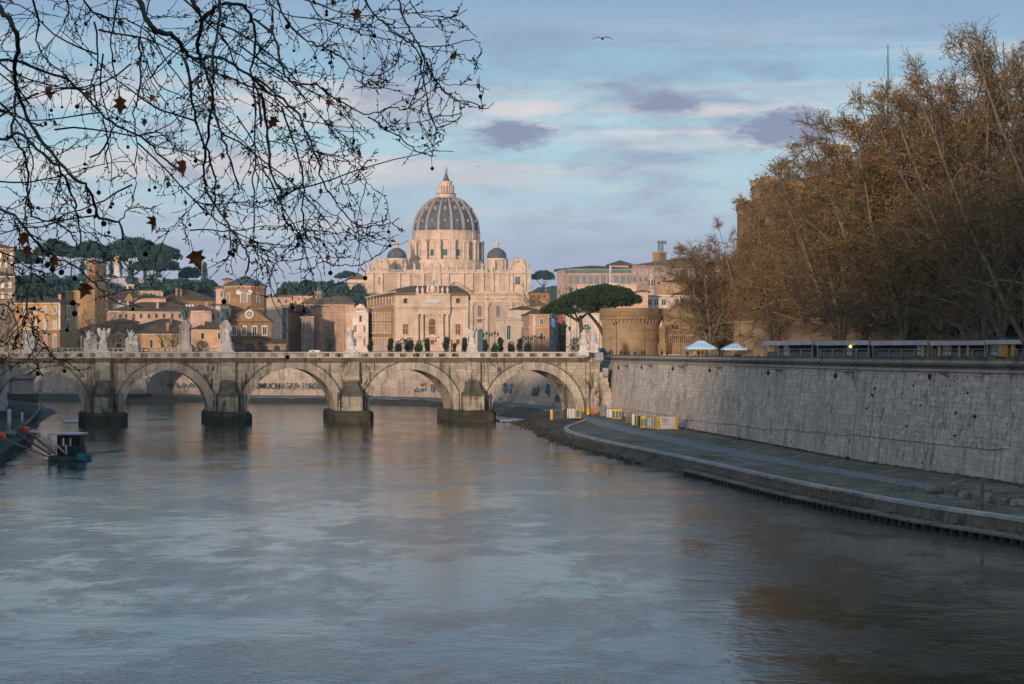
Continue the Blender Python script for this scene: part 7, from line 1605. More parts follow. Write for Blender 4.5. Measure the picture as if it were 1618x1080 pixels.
# ------------------------------------------------------------------ landing stage on the left
D = 229; s = D / FP; z = lambda y: ZW(y, D); X = lambda p: XW(p, D); tealp = paint('boat_teal', (.03, .075, .08), .6, .3, 1); dkp = paint('boat_dark', (.018, .028, .03), .6, .3, 1); whb = paint('boat_white', (.45, .48, .50), .6, .2, 1)
r = thing('landing_stage', 'small dark floating landing stage with a flat white-roofed cabin moored by the left bank', 'landing stage', (X(108), D, 0))
mb = MB(); mb.prism([(X(78), D - .6), (X(137), D - .9), (X(139), D + 2.0), (X(78), D + 3)], -.3, .62); mb.build('hull', tealp, r)
mb = MB(); mb.prism([(X(124), D - .95), (X(138), D - 1.05), (X(138.5), D - .2), (X(124), D - .2)], .12, .95); mb.build('bow_cover', paint('bright_teal', (.02, .20, .26), .6), r)
mb = MB(); x0, x1 = X(90), X(126)
for a, b in ((90, 92), (101.5, 103.5), (112.5, 114.5), (119, 120.2), (124.5, 126.5)): mb.box(X(a), X(b), D, D + 2.2, .63, z(688))
mb.box(x0, x1, D + .02, D + .1, .63, 1.7); mb.box(x0, x1, D + 2.1, D + 2.15, .63, 1.7); mb.box(x0, x1, D - .01, D + 2.2, z(692), z(687)); mb.build('cabin', dkp, r)
mb = MB(); mb.box(X(80), X(131), D - .6, D + 2.8, z(686.6), z(684)); mb.build('cabin_roof', whb, r)
mb = MB()
for y in (705, 709, 713): mb.tube([(X(80), D - .5, z(y)), (X(136), D - .8, z(y))], .035, 4)
for p in (80, 90, 100, 110, 120, 130, 136): mb.tube([(X(p), D - .55 - (p - 80) * .005, .6), (X(p), D - .55 - (p - 80) * .005, z(704))], .035, 4)
for p, q in ((136, 700), (138, 704)): mb.tube([(X(p), D - .9, .5), (X(p), D - .9, z(q))], .07, 5)
mb.build('railing', tealp, r)
for a, b, c_, d_, w in ((78, 686, 79, 712, .13), (81.5, 684, 81.5, 714, .13), (82, 693, 108, 718, .12), (106, 702, 107.5, 717, .11)): mb = MB(); mb.tube([(X(a), D - .7, z(b)), (X(c_), D - .7, z(d_))], w, 6); mb.build('white_spar', whb, r)
mb = MB(); R = random.Random(3)
for _ in range(40): p = R.uniform(82, 126); c = Vector((X(p), D - 1.2 + R.uniform(-.3, .2), .08)); e = Vector((R.uniform(-.7, .7), R.uniform(-.2, .2), R.uniform(-.05, .25))); mb.tube([c, c + e], [.04, .01], 4)
o = mb.build('driftwood', bark_p); tag(o, 'tangle of driftwood caught along the landing stage hull', 'driftwood')
def gangway(a, b, lb, w, mat, rails=True):
    A, B = Vector(a), Vector(b); r = thing('gangway', lb, 'gangway', (A + B) / 2, 'gangways to the landing stage'); mb = MB(); d = (B - A); n_ = Vector((0, 1, 0)) * w / 2; up = Vector((0, 0, .12)); mb.hexa([A - n_, B - n_, B + n_, A + n_, A - n_ + up, B - n_ + up, B + n_ + up, A + n_ + up]); mb.build('walkway', mat, r)
    if rails:
        mb = MB(); h = Vector((0, 0, .95))
        for s_ in (-1, 1):
            mb.tube([A + n_ * s_ + h, B + n_ * s_ + h], .035, 4); mb.tube([A + n_ * s_ + h * .5, B + n_ * s_ + h * .5], .025, 4)
            for k in range(8): p = A.lerp(B, k / 7) + n_ * s_; mb.tube([p, p + h], .03, 4)
        mb.build('railing', mat, r)
gangway(GP(20, 682, 1.5) + (1.55,), (X(78), D + .5, .7), 'dark railed gangway slanting down to the landing stage', 1.1, dkp); gangway(GP(36, 676, 1.5) + (1.55,), (X(79), D + 2.3, .7), 'second railed gangway behind the first, with orange netting', .9, tealp)
mb = MB(); mb.tube([GP(2, 694, 1.6) + (1.7,), (X(77), D - .6, .6)], .11, 6); tag(mb.build('mooring_boom', paint('blue_grey_boom', (.12, .19, .22), .6)), 'blue-grey mooring boom slanting from the left bank to the hull', 'boom')
for px, y0, y1, w, lb in ((14.5, 645, 690, .27, 'thick white mooring pole with dark cap on the left bank'), (35, 650, 678, .17, 'thinner white mooring pole behind the first')):
    x, y = GP(px, y1, 1.3); c = Vector((x, y, 1.3)); zt = ZW(y0, y); r = thing('mooring_pole', lb, 'pole', c); mb = MB(); mb.tube([c, (x, y, zt)], w, 10); mb.build('pole', whb, r); mb = MB(); mb.tube([(x, y, zt), (x, y, zt + .22)], w * 1.25, 10); mb.build('cap', iron, r)
x, y = GP(17, 690, 1.3); mb = MB(); mb.ball((x, y - .4, 1.75), .55, 8, sz=.8); mb.tube([(x - .7, y - .4, 1.7), (x + .9, y - .4, 1.7)], .45, 10); tag(mb.build('float_drum', paint('float_grey', (.16, .24, .25), .6)), 'pale teal float drum at the foot of the thick white pole', 'float')
x, y = GP(1, 706, 1.3); mb = MB(); mb.box(x - 1.3, x + .3, y - .6, y + .4, 1.3, 2.1); mb.box(x - 1.2, x + .2, y - .5, y + .3, 2.1, 2.2); tag(mb.build('blue_locker', paint('float_blue', (.05, .12, .16), .6)), 'dark blue locker at the very left edge of the bank', 'locker')
for px, py, q, lb in ((4, 688, .42, 'orange buoy bundle at the very left edge'), (43, 679, .40, 'orange buoy hung where the gangways leave the bank')):
    D_ = 232 if px < 20 else 246; c = P3(px, py, D_); mb = MB(); mb.ball(c, q, 8); mb.ball(c + Vector((.25, -.1, -.35)), q * .8, 8); mb.ball(c + Vector((-.3, .1, .2)), q * .7, 8); tag(mb.build('buoy', org), lb, 'buoy', 'orange buoys')
mb = MB(); R = random.Random(6)
A = Vector(GP(24, 684, 1.5) + (1.9,)); 
for k in range(16): p = A + Vector((k * .22, 0, -.06 * k)); mb.tube([p + Vector((0, 0, R.uniform(-.2, .1))), p + Vector((.3, R.uniform(-.2, .2), R.uniform(.1, .5)))], .06, 4)
tag(mb.build('orange_netting', org), 'torn orange safety netting at the top of the gangway', 'netting')
x, y = P3(52, 683, 244).xy; mb = MB(); mb.ball((x, y, ZW(682, 244)), .42, 8, sz=.7); mb.ball((x + .5, y, ZW(683, 244)), .35, 8, sz=.7); tag(mb.build('white_sack', whb), 'white sack beside the orange buoy on the gangway', 'sack')
# pale foam raft by the pier, driftwood
c = P3(122, 664, 352); mb = MB(); a = [GP(98, 665, 0), GP(133, 662, 0), GP(133, 667.5, 0), GP(101, 668, 0)]; mb.prism([(p[0], p[1]) for p in a], .0, .12); tag(mb.build('floating_board', paint('pale_board', (.40, .46, .50), .5)), 'pale floating board drifting against the leftmost pier', 'board')
mb = MB(); a = [GP(778, 660, .2), GP(818, 661, .2), GP(832, 664, .2), GP(790, 664.5, .2)]; mb.prism(a, .1, .3); tag(mb.build('flotsam_sheet', paint('pale_board2', (.34, .38, .42), .4)), 'pale sheet of flotsam stranded on the mud right of the last pier', 'flotsam')
# gulls
def gull(px, py, D, span, lb, tilt=0):
    c = P3(px, py, D); r = thing('gull', lb, 'gull', c); w = span / 2; mb = MB(); mb.tube([c + Vector((-.02, .28, 0)), c + Vector((0, .1, .02)), c, c + Vector((0, -.18, .02)), c + Vector((0, -.27, .03)), c + Vector((0, -.33, .02))], [.02, .06, .075, .055, .04, .012], 8)
    for s_ in (-1, 1):
        p = [(0, .0), (.30, .16), (.55, .14), (.82, .02), (1.0, -.08)]; ch = [.11, .10, .085, .05, .01]; v = []
        for (u, zz), k in zip(p, ch): b = c + Vector((s_ * u * w, 0, zz * w + tilt * s_ * u * w)); v += [b + Vector((0, -k, .012)), b + Vector((0, k * 1.1, 0)), b + Vector((0, 0, -.012))]
        mb.add(v, [q for i in range(4) for q in ((3 * i, 3 * i + 3, 3 * i + 4, 3 * i + 1), (3 * i, 3 * i + 2, 3 * i + 5, 3 * i + 3), (3 * i + 1, 3 * i + 4, 3 * i + 5, 3 * i + 2))])
    mb.build('body', paint('gull_grey', (.22, .23, .25), .7, .2, 3), r)
gull(952, 61, 115, 1.3, 'gull gliding with arched wings high in the sky'); gull(757, 262.5, 300, 1.1, 'tiny distant gull just right of the basilica lantern', .25)
# ------------------------------------------------------------------ bare plane trees with a few brown leaves
bark = paint('plane_bark', (.15, .135, .095), .9, .4, 1.5); twig_m = paint('plane_twig', (.12, .10, .06), .9, .3, 1.0); leaf_a = paint('plane_leaf', (.29, .155, .040), .85, .35, .7); leaf_b = paint('plane_leaf_dark', (.17, .10, .03), .85, .35, .7)
class Tubes:                    # fast tube collector
    def __init__(s): s.v = []; s.f = []; s.m = []
    def add(s, pts, rad, n=3, mi=0):
        b = len(s.v); k = len(pts)
        for i in range(k):
            p = pts[i]; d = pts[min(i + 1, k - 1)] - pts[max(i - 1, 0)]
            a = Vector((d.y, -d.x, 0)) if abs(d.z) < .9 * d.length else Vector((0, d.z, -d.y))
            a.normalize(); c = d.cross(a); c.normalize()
            for j in range(n): t = 2 * pi * j / n; s.v.append(p + (a * cos(t) + c * sin(t)) * rad[i])
        for i in range(k - 1):
            for j in range(n): s.f.append((b + i * n + j, b + i * n + (j + 1) % n, b + (i + 1) * n + (j + 1) % n, b + (i + 1) * n + j)); s.m.append(mi)
    def quad(s, q, mi): b = len(s.v); s.v.extend(q); s.f.append(tuple(range(b, b + len(q)))); s.m.append(mi)
    def build(s, name, mats, parent, smooth=True):
        mb = MB(); mb.v = s.v; mb.f = s.f; mb.m = s.m; mb.sm = [smooth] * len(s.f); return mb.build(name, mats, parent)
def rvec(R, k=1): return Vector((R.gauss(0, k), R.gauss(0, k), R.gauss(0, k)))
def branch(p, d, L, r0, r1, n, wig, up, R):
    pts = [p.copy()]; rad = [r0]; st = L / n; d = d.normalized()
    for i in range(n): d = (d + rvec(R, wig) + Vector((0, 0, up))).normalized(); p = p + d * st; pts.append(p.copy()); rad.append(r0 + (r1 - r0) * (i + 1) / n)
    return pts, rad
def at_(pts, t): k = min(len(pts) - 2, int(t * (len(pts) - 1))); u = t * (len(pts) - 1) - k; return pts[k].lerp(pts[k + 1], u), (pts[k + 1] - pts[k]).normalized()
def side(d, ang, R):
    o = d.orthogonal().normalized(); o.rotate(Matrix.Rotation(R.uniform(0, 6.283), 3, d)); return (d * cos(ang) + o * sin(ang))
def make_plane(seed, H=29, leaders=4, n2=13, n3=9, n4=8, leaves=5000, droop=-.02, spread=.5):
    R = random.Random(seed); r = thing('plane_tree', 'plane tree', 'tree', (0, 0, 0)); T = Tubes(); W = Tubes(); tips = []
    th = R.uniform(2.2, 3.4); tp, tr = branch(Vector((0, 0, -.4)), Vector((R.uniform(-.1, .1), 0, 1)), th, .55, .46, 4, .03, .05, R); T.add(tp, tr, 9)
    for a in range(leaders):
        az = 2 * pi * a / leaders + R.uniform(-.5, .5); tl = spread * R.uniform(.5, 1.25)
        lp_, lr = branch(tp[-1], Vector((cos(az) * tl, sin(az) * tl, 1)), (H - th) * R.uniform(.88, 1.0), .30, .05, 12, .07, .045, R); T.add(lp_, lr, 7)
        for b in range(n2):
            t = .03 + .95 * (b + R.random()) / n2; p, d = at_(lp_, t); L = (H * .30) * (1.15 - t * .75) * R.uniform(.7, 1.15)
            bp, brd = branch(p, side(d, R.uniform(.5, 1.05), R), L * (1.25 if t < .3 else 1), .14 * (1.2 - t), .03, 7, .13, .06 if t > .45 else (-.06 if t < .3 else .0), R); T.add(bp, brd, 5)
            for c in range(n3):
                t3 = .15 + .85 * (c + R.random()) / n3; p3, d3 = at_(bp, t3); L3 = L * .42 * R.uniform(.6, 1.2) * (1.1 - t3 * .4)
                cp, cr_ = branch(p3, side(d3, R.uniform(.5, 1.1), R), L3, .045, .02, 5, .17, .04 + droop, R); W.add(cp, cr_, 3)
                for e in range(n4):
                    p4, d4 = at_(cp, .1 + .9 * (e + R.random()) / n4); ep, er = branch(p4, side(d4, R.uniform(.4, 1.1), R), R.uniform(.6, 1.5), .024, .012, 3, .25, .02 + droop * 2, R); W.add(ep, er, 3); tips.append(ep)
    T.build('trunk', bark, r)
    for _ in range(leaves):
        ep = R.choice(tips); p = ep[R.randrange(1, 4)] + rvec(R, .10); s_ = R.uniform(.05, .125); u = rvec(R).normalized() * s_; v = rvec(R).cross(u).normalized() * s_; W.quad([p - u * .9, p - v * .7 + u * .2, p + u, p + v * .8], 1 if R.random() < .62 else 2)
    W.build('crown', [twig_m, leaf_a, leaf_b], r); return r
PT = [make_plane(101, 28, 6, 12, 9, 11, 24000, -.04, .52), make_plane(202, 30, 6, 11, 9, 10, 14000, -.03, .42), make_plane(303, 29, 6, 11, 9, 10, 9500, -.01, .40)]; PU = [[], [], []]
BASE = [max(v.co.z for c in p.children for v in c.data.vertices) for p in PT]
for px, D, k, ytop, rz, lb in [
    (1122, 366, 1, 388, 2.7, 'low outermost plane tree whose twigs droop before the castle wall and first tent'), (1138, 374, 0, 372, 3.9, 'second low plane tree close behind the outermost one'), (1158, 372, 0, 385, .3, 'lowest, leftmost plane tree spreading past the castle tower'), (1196, 350, 0, 338, 2.1, 'rusty-leaved plane tree in front of the left edge of the castle drum'), (1240, 330, 0, 290, 4.0, 'dense rusty plane tree rising to the castle battlement'),
    (1284, 310, 0, 250, 1.2, 'dense brown plane tree left of the winged statue'), (1322, 290, 0, 236, 5.1, 'rusty plane tree directly beneath the winged statue'), (1365, 268, 0, 200, .8, 'rusty-topped plane tree between winged statue and mast'),
    (1403, 250, 1, 178, 2.9, 'plane tree standing right at the foot of the mast'), (1446, 228, 2, 140, 1.0, 'tall plane tree with pale limbs just right of the mast'), (1492, 212, 2, 116, 1.7, 'tall open-crowned plane tree with pale fanning limbs before the keep'),
    (1552, 196, 2, 80, .2, 'tall bare plane tree with sky showing through its crown near the right edge'), (1625, 176, 2, 34, 3.4, 'tallest plane tree, cut off by the right edge of the picture'), (1690, 168, 1, 20, 5.5, 'plane tree outside the right edge whose boughs lean into the picture'),
    (1458, 222, 0, 142, 3.6, 'fuller brown plane tree filling the gap right of the mast'), (1526, 204, 1, 108, 5.2, 'dense plane tree between the two tallest bare crowns'), (1580, 186, 1, 72, 1.1, 'plane tree crowding in left of the tallest one'), (1222, 312, 0, 385, 5.8, 'lower plane tree nearest the parapet behind the white tents'), (1330, 262, 1, 262, 3.0, 'lower plane tree by the middle stalls'), (1430, 216, 1, 228, .5, 'lower plane tree behind the blue doorway stall')]:
    x = XW(px, D); wx = lerp_line(wt, px); h = ZW(ytop, D) - GZ; s = h / BASE[k]
    place(PT[k], PU[k], (x, D, GZ), rz, (s * (.9 if px > 1480 else 1.12 if px > 1260 else 1.2 if px < 1140 else .9),) * 2 + (s,), lb, 'plane trees along the embankment')
# dark evergreens behind them
R = random.Random(44)
def make_ever(seed):
    R = random.Random(seed); r = thing('evergreen_oak', 'x', 'tree', (0, 0, 0)); mb = MB(); mb.tube([(0, 0, -.3), (.1, 0, 3), (0, .2, 7)], [.4, .3, .15], 7); mb.build('trunk', bark_p, r); mb = MB()
    for k in range(60): a = R.uniform(0, 6.28); z = R.uniform(2.5, 13); q = 4.3 * sqrt(max(.1, 1 - ((z - 7) / 7) ** 2)) * sqrt(R.random()); clump(mb, (q * cos(a), q * sin(a), z), 1.5, 1.2, 70, .28, R)
    mb.build('crown', leafmat('oak_leaves', (.016, .034, .022), (.035, .055, .03), .8), r); return r
ev = make_ever(5); eu = []
for px, D, h, lb in [(1400, 296, 15, 'dark evergreen oak behind the plane limbs below the mast'), (1450, 285, 19, 'dark evergreen oak behind the pale fanning limbs'), (1502, 272, 17, 'dark evergreen oak before the castle wing'), (1555, 255, 12, 'dark evergreen oak near the right edge'), (1340, 305, 12, 'low dark evergreen oak behind the middle stalls'), (1606, 240, 9, 'lowest dark evergreen oak behind the teal awning'), (1290, 318, 9, 'small dark evergreen behind the leafy plane trees')]:
    place(ev, eu, (XW(px, D), D, GZ), px, h / 14, lb, 'evergreens behind the plane trees')
# small bare trees on the left
def make_bare(seed, H=12):
    R = random.Random(seed); r = thing('bare_tree', 'x', 'tree', (0, 0, 0)); T = Tubes(); W = Tubes(); tp, tr = branch(Vector((0, 0, -.3)), Vector((.05, 0, 1)), 3, .28, .22, 3, .05, .05, R); T.add(tp, tr, 7)
    for a in range(5):
        az = a * 1.256 + R.uniform(-.3, .3); lp_, lr = branch(tp[-1], Vector((cos(az) * .7, sin(az) * .7, 1)), H * .68, .14, .03, 7, .12, .04, R); T.add(lp_, lr, 5)
        for b in range(9):
            p, d = at_(lp_, .15 + .8 * (b + R.random()) / 9); bp, brd = branch(p, side(d, .8, R), H * .2 * R.uniform(.6, 1.2), .05, .02, 4, .16, .03, R); W.add(bp, brd, 3)
            for c in range(9): p3, d3 = at_(bp, R.random()); cp, cr_ = branch(p3, side(d3, .8, R), R.uniform(.6, 1.5), .022, .012, 3, .2, .02, R); W.add(cp, cr_, 3)
    T.build('trunk', bark, r); W.build('crown', [twig_m], r); return r
bt = make_bare(6); bu = []
for px, D, yt, lb in [(136, 545, 478, 'grey bare tree between the sunlit palazzo and the sculpture groups'), (158, 552, 484, 'grey bare tree in front of the bell tower foot'), (178, 548, 500, 'small bare tree left of the pedimented portal'), (262, 540, 512, 'bare tree before the ochre wing, left of two'), (280, 535, 505, 'bare tree before the ochre wing next to the pillar'), (10, 470, 478, 'dark bare tree at the left edge of the bridge'), (-12, 440, 486, 'dark bare tree cut by the left edge'), (868, 950, 440, 'hazy bare tree beside the basilica, left of the skyline palace'), (878, 960, 452, 'lower hazy bare tree left of the skyline palace')]:
    place(bt, bu, (XW(px, D), D, GZ), px, (ZW(yt, D) - GZ) / 11.4, lb, 'bare trees among the houses')
# ------------------------------------------------------------------ the tree overhanging from the upper left
near_bark = paint('near_bark', (.060, .052, .034), .9, .4, 6); near_twig = paint('near_twig', (.028, .022, .017), .9, .3, 6); ball_m = paint('seed_ball', (.022, .013, .009), .95, .3, 30); leaf_n = paint('near_leaf', (.22, .088, .022), .8, .4, 14)
r = thing('overhanging_plane_tree', 'near bare plane tree hanging in from upper left with dark twigs and seed balls', 'tree', (-17, 15, GZ))
T = Tubes(); W = Tubes(); R = random.Random(2024); hub = Vector((-13, 15.5, 19)); tips = []
T.add([Vector((-17, 15, GZ - .3)), Vector((-16.6, 15, 14)), Vector((-15, 15.2, 17)), hub], [.42, .36, .3, .26], 10)
LIMBS = [   # photo points, distance, width at start and end in photo pixels
    ([(-60, -40), (0, 12), (14, 30), (28, 62), (24, 100), (26, 140), (40, 180), (62, 218), (88, 248), (115, 280), (140, 296), (150, 325), (158, 344), (188, 351), (194, 377)], 15, 10, 4),
    ([(-60, 80), (0, 93), (36, 99), (70, 113), (105, 124), (128, 145), (148, 168), (176, 194), (222, 216), (256, 248), (284, 270)], 16.5, 6, 3),
    ([(180, -60), (216, -5), (236, 36), (252, 50), (275, 56), (292, 80), (300, 90), (322, 92), (342, 90), (370, 104), (400, 122), (430, 150)], 15, 11, 4),
    ([(285, -50), (304, 0), (318, 30), (312, 72), (318, 95), (335, 140), (340, 178), (352, 220), (366, 262), (378, 300)], 16, 8, 3),
    ([(318, 30), (338, 14), (352, 6), (382, 9), (400, 30), (402, 70), (398, 110), (410, 160), (412, 200)], 16, 7, 3.5),
    ([(345, -40), (348, 0), (344, 50), (335, 86), (336, 140), (330, 200), (324, 262), (326, 300), (345, 330), (358, 352), (384, 388), (394, 412), (389, 430)], 14, 6, 3),
    ([(185, -40), (187, 0), (174, 58), (180, 110), (188, 155)], 17, 4, 2), ([(40, -40), (60, 30), (58, 62), (70, 90), (105, 118)], 18, 4, 2),
    ([(120, -40), (140, 12), (170, 27), (208, 34), (240, 60), (280, 120), (330, 172), (400, 240)], 17.5, 4, 2), ([(220, 60), (222, 96), (220, 140), (212, 178), (216, 230), (212, 262)], 17, 4, 2),
    ([(290, 90), (300, 130), (308, 190), (330, 240), (340, 300), (334, 340)], 16, 6, 2.5), ([(300, 88), (330, 110), (380, 130), (430, 150), (470, 190), (490, 215)], 15.5, 4.5, 2),
    ([(26, 140), (22, 180), (20, 215), (40, 250), (44, 300), (50, 342), (84, 350), (112, 368), (124, 398)], 15, 5, 2.5), ([(-60, 180), (0, 220), (30, 210), (60, 235), (90, 262), (110, 300), (122, 332), (126, 364), (124, 392)], 14, 6, 3),
    ([(-60, 300), (0, 328), (30, 348), (60, 385), (85, 405), (120, 420), (150, 448), (172, 470), (205, 483), (224, 486)], 15, 6, 1.5), ([(45, 400), (50, 430), (42, 475), (48, 512), (58, 540), (78, 556), (98, 574), (118, 584), (146, 581)], 14, 3, 1.2), ([(42, 475), (40, 520), (50, 555), (58, 578), (64, 592)], 14, 2.2, 1.2),
    ([(-40, 455), (0, 478), (16, 488), (26, 512), (31, 545)], 14, 4, 1.5), ([(48, 515), (58, 542), (52, 556), (46, 570)], 14, 2, 1), ([(-40, 380), (10, 400), (40, 420), (80, 430), (120, 410), (160, 415), (190, 400)], 17, 3, 1.5),
    ([(400, 30), (430, 52), (440, 84), (452, 120), (470, 134), (500, 134), (522, 150), (552, 168), (584, 182), (616, 170), (640, 172), (672, 150)], 14.5, 5, 1.8), ([(430, -40), (446, 20), (478, 58), (508, 74), (536, 88), (556, 106), (592, 121), (618, 107), (634, 80)], 15, 4, 1.6),
    ([(556, 106), (560, 122), (578, 136), (600, 140), (616, 128), (620, 112)], 15, 1.8, 1.2), ([(560, -40), (580, 8), (600, 28), (618, 48), (642, 64), (662, 84), (670, 130), (676, 165), (682, 190), (698, 201), (722, 190), (728, 176)], 14, 4.5, 1.5),
    ([(618, -40), (634, 20), (648, 48), (662, 72), (672, 96), (684, 120), (700, 142), (716, 156), (742, 160), (766, 172), (780, 162)], 14.5, 4.5, 1.3), ([(640, -30), (655, 14), (680, 30), (716, 28), (738, 14)], 15, 3, 1.2), ([(650, 20), (692, 26), (724, 32), (736, 44)], 14, 2, 1.2),
    ([(662, 72), (700, 72), (728, 66), (750, 62), (762, 78)], 14.5, 2.2, 1.2), ([(684, 78), (720, 84), (740, 94), (762, 110)], 14.5, 1.8, 1), ([(684, 120), (708, 134), (742, 132), (774, 142)], 14.5, 1.8, 1), ([(584, 182), (606, 203), (632, 216), (656, 236), (674, 246), (690, 246)], 14.5, 3, 1.3),
    ([(400, 122), (440, 150), (470, 180), (486, 214), (498, 240), (510, 285), (526, 312), (548, 344), (570, 357), (600, 356), (618, 352), (631, 344)], 14, 5, 1.4), ([(570, 357), (578, 372), (596, 386), (620, 388), (644, 380)], 14, 2, 1.1), ([(498, 240), (540, 250), (560, 262), (580, 290), (597, 303)], 14.4, 2.5, 1.1), ([(540, 290), (565, 285), (590, 270)], 14.4, 1.8, 1),
    ([(412, 150), (422, 200), (426, 260), (442, 300), (446, 332), (452, 350), (464, 363)], 13.5, 6, 3), ([(445, 170), (462, 220), (474, 262), (480, 300), (480, 340), (484, 368), (498, 394), (512, 412), (530, 419), (552, 420), (576, 415), (598, 402)], 14, 4, 1.3),
    ([(400, 130), (404, 200), (402, 260), (400, 300), (402, 350), (400, 392), (415, 408), (440, 420), (452, 440)], 13.5, 3.5, 1.5), ([(452, 350), (470, 372), (478, 384), (502, 400)], 14, 2, 1), ([(400, 392), (440, 412), (476, 410), (500, 405)], 14, 2, 1), ([(480, 300), (510, 330), (540, 348), (560, 365), (590, 375)], 14.6, 2, 1.1), ([(415, 408), (424, 436), (430, 470), (448, 512), (470, 546), (476, 553)], 13, 2, 1), ([(420, 420), (440, 478), (464, 492), (492, 494)], 13, 1.8, 1),
    ([(400, 260), (418, 300), (436, 330), (460, 350)], 14.5, 2, 1.2), ([(500, 405), (504, 430), (514, 462), (528, 474)], 14, 1.5, .9), ([(330, 300), (300, 330), (272, 360), (262, 372)], 15, 1.8, 1), ([(188, 351), (205, 330), (214, 290), (216, 262)], 15, 2.4, 1.4), ([(360, 350), (366, 385), (372, 400), (388, 412)], 14, 2, 1.2), ([(350, 60), (380, 90), (420, 110), (480, 150), (520, 200), (545, 232)], 16, 3, 1.2),
    ([(240, -30), (232, 20), (222, 50), (228, 90), (240, 130), (262, 160), (290, 200)], 18, 3, 1.5), ([(100, -30), (108, 10), (100, 40), (60, 90), (62, 130)], 18, 3, 1.5), ([(-40, 140), (0, 160), (40, 210), (52, 260), (42, 330), (48, 400)], 17, 4, 2), ([(470, -40), (500, 20), (540, 40), (560, 50), (600, 60), (622, 70)], 16, 3, 1.2), ([(400, -40), (430, 10), (500, 30), (550, 26), (596, 44)], 17, 3, 1.2)]
def outside(p):
    px, py = p.x / p.y * FP + 809, 555 - (p.z - CH) / p.y * FP
    lim = ip([(-200, 740), (30, 745), (100, 768), (170, 775), (215, 720), (250, 690), (262, 640), (300, 600), (340, 632), (380, 645), (400, 610), (430, 545), (470, 520), (500, 480), (560, 470), (700, 100)], py)
    return px > lim or py > (600 if px < 150 else 485 if px < 260 else 470)
def near_children(pts, wid, depth, dens_, R):
    L = sum((b - a).length for a, b in zip(pts, pts[1:])); n = max(2, int(L * dens_))
    for k in range(n):
        p, d = at_(pts, R.uniform(.05, .98)); sgn = R.choice((-1, 1)); x = Vector((d.z, 0, -d.x)) * sgn; ang = R.uniform(.35, .9); q = (d * cos(ang) + x.normalized() * sin(ang) if x.length > .05 else side(d, ang, R)) + Vector((0, R.uniform(-.5, .5), -.12))
        ln = R.uniform(.12, .55) * (1 if depth == 0 else .45); bp, br_ = branch(p, q, ln, .0044 if depth == 0 else .0032, .002, 6 if depth == 0 else 4, .2, -.01, R)
        if outside(bp[-1]): continue
        W.add(bp, br_, 3); tips.append(bp)
        for j in range(1, len(bp) - 1):      # knobbly buds
            if R.random() < .75: e = bp[j] + rvec(R, .011); W.add([bp[j], e, e + (e - bp[j]) * .4], [.0045, .0055, .001], 3)
        if depth < 1: near_children(bp, .004, 1, 4.5, R)
for pl, D, w0, w1 in LIMBS:
    pts = [P3(x, y, D + .6 * sin(i * .9 + D)) for i, (x, y) in enumerate(pl)]
    fine = []
    for i in range(len(pts) - 1):       # Catmull-Rom with a little gnarl
        p0, p1, p2, p3 = pts[max(i - 1, 0)], pts[i], pts[i + 1], pts[min(i + 2, len(pts) - 1)]
        for k in range(4):
            t = k / 4; fine.append(.5 * ((2 * p1) + (p2 - p0) * t + (2 * p0 - 5 * p1 + 4 * p2 - p3) * t * t + (3 * p1 - p0 - 3 * p2 + p3) * t ** 3) + rvec(R, .006))
    fine.append(pts[-1]); n = len(fine); rad = [.92 * (w0 + (w1 - w0) * (i / (n - 1)) ** .7) * D / FP / 2 * R.uniform(.85, 1.18) for i in range(n)]
    if pl[0][0] < 0 or pl[0][1] < 0:
        s0 = fine[0]; m_ = hub.lerp(s0, .55) + Vector((0, 0, 1.2)); T.add([hub, m_, s0], [rad[0] * 2.2, rad[0] * 1.5, rad[0]], 6)
    T.add(fine, rad, 6); inside = [p for p in fine if p.x / p.y > -.285 and (p.z - CH) / p.y < .2]
    if len(inside) > 3:
        left = sum(p.x / p.y for p in inside) / len(inside) * FP + 809; near_children(inside, w1, 0, 4.9 if left < 430 else 4.6, R)
# extra fine twigs crossing the upper left
for k in range(40):
    px, py = R.uniform(-10, 440), R.uniform(-20, 380) ; py = py if R.random() < .5 else py * .5; D = R.uniform(14, 20); p = P3(px, py, D); bp, br_ = branch(p, Vector((R.uniform(-1, 1.2), R.uniform(-.3, .3), R.uniform(-1, .35))), R.uniform(.7, 1.8), .009, .0035, 9, .16, -.03, R); W.add(bp, br_, 3); tips.append(bp); near_children(bp, 1, 0, 2.6, R)
T.build('limbs', near_bark, r); W.build('twigs', near_twig, r, False)
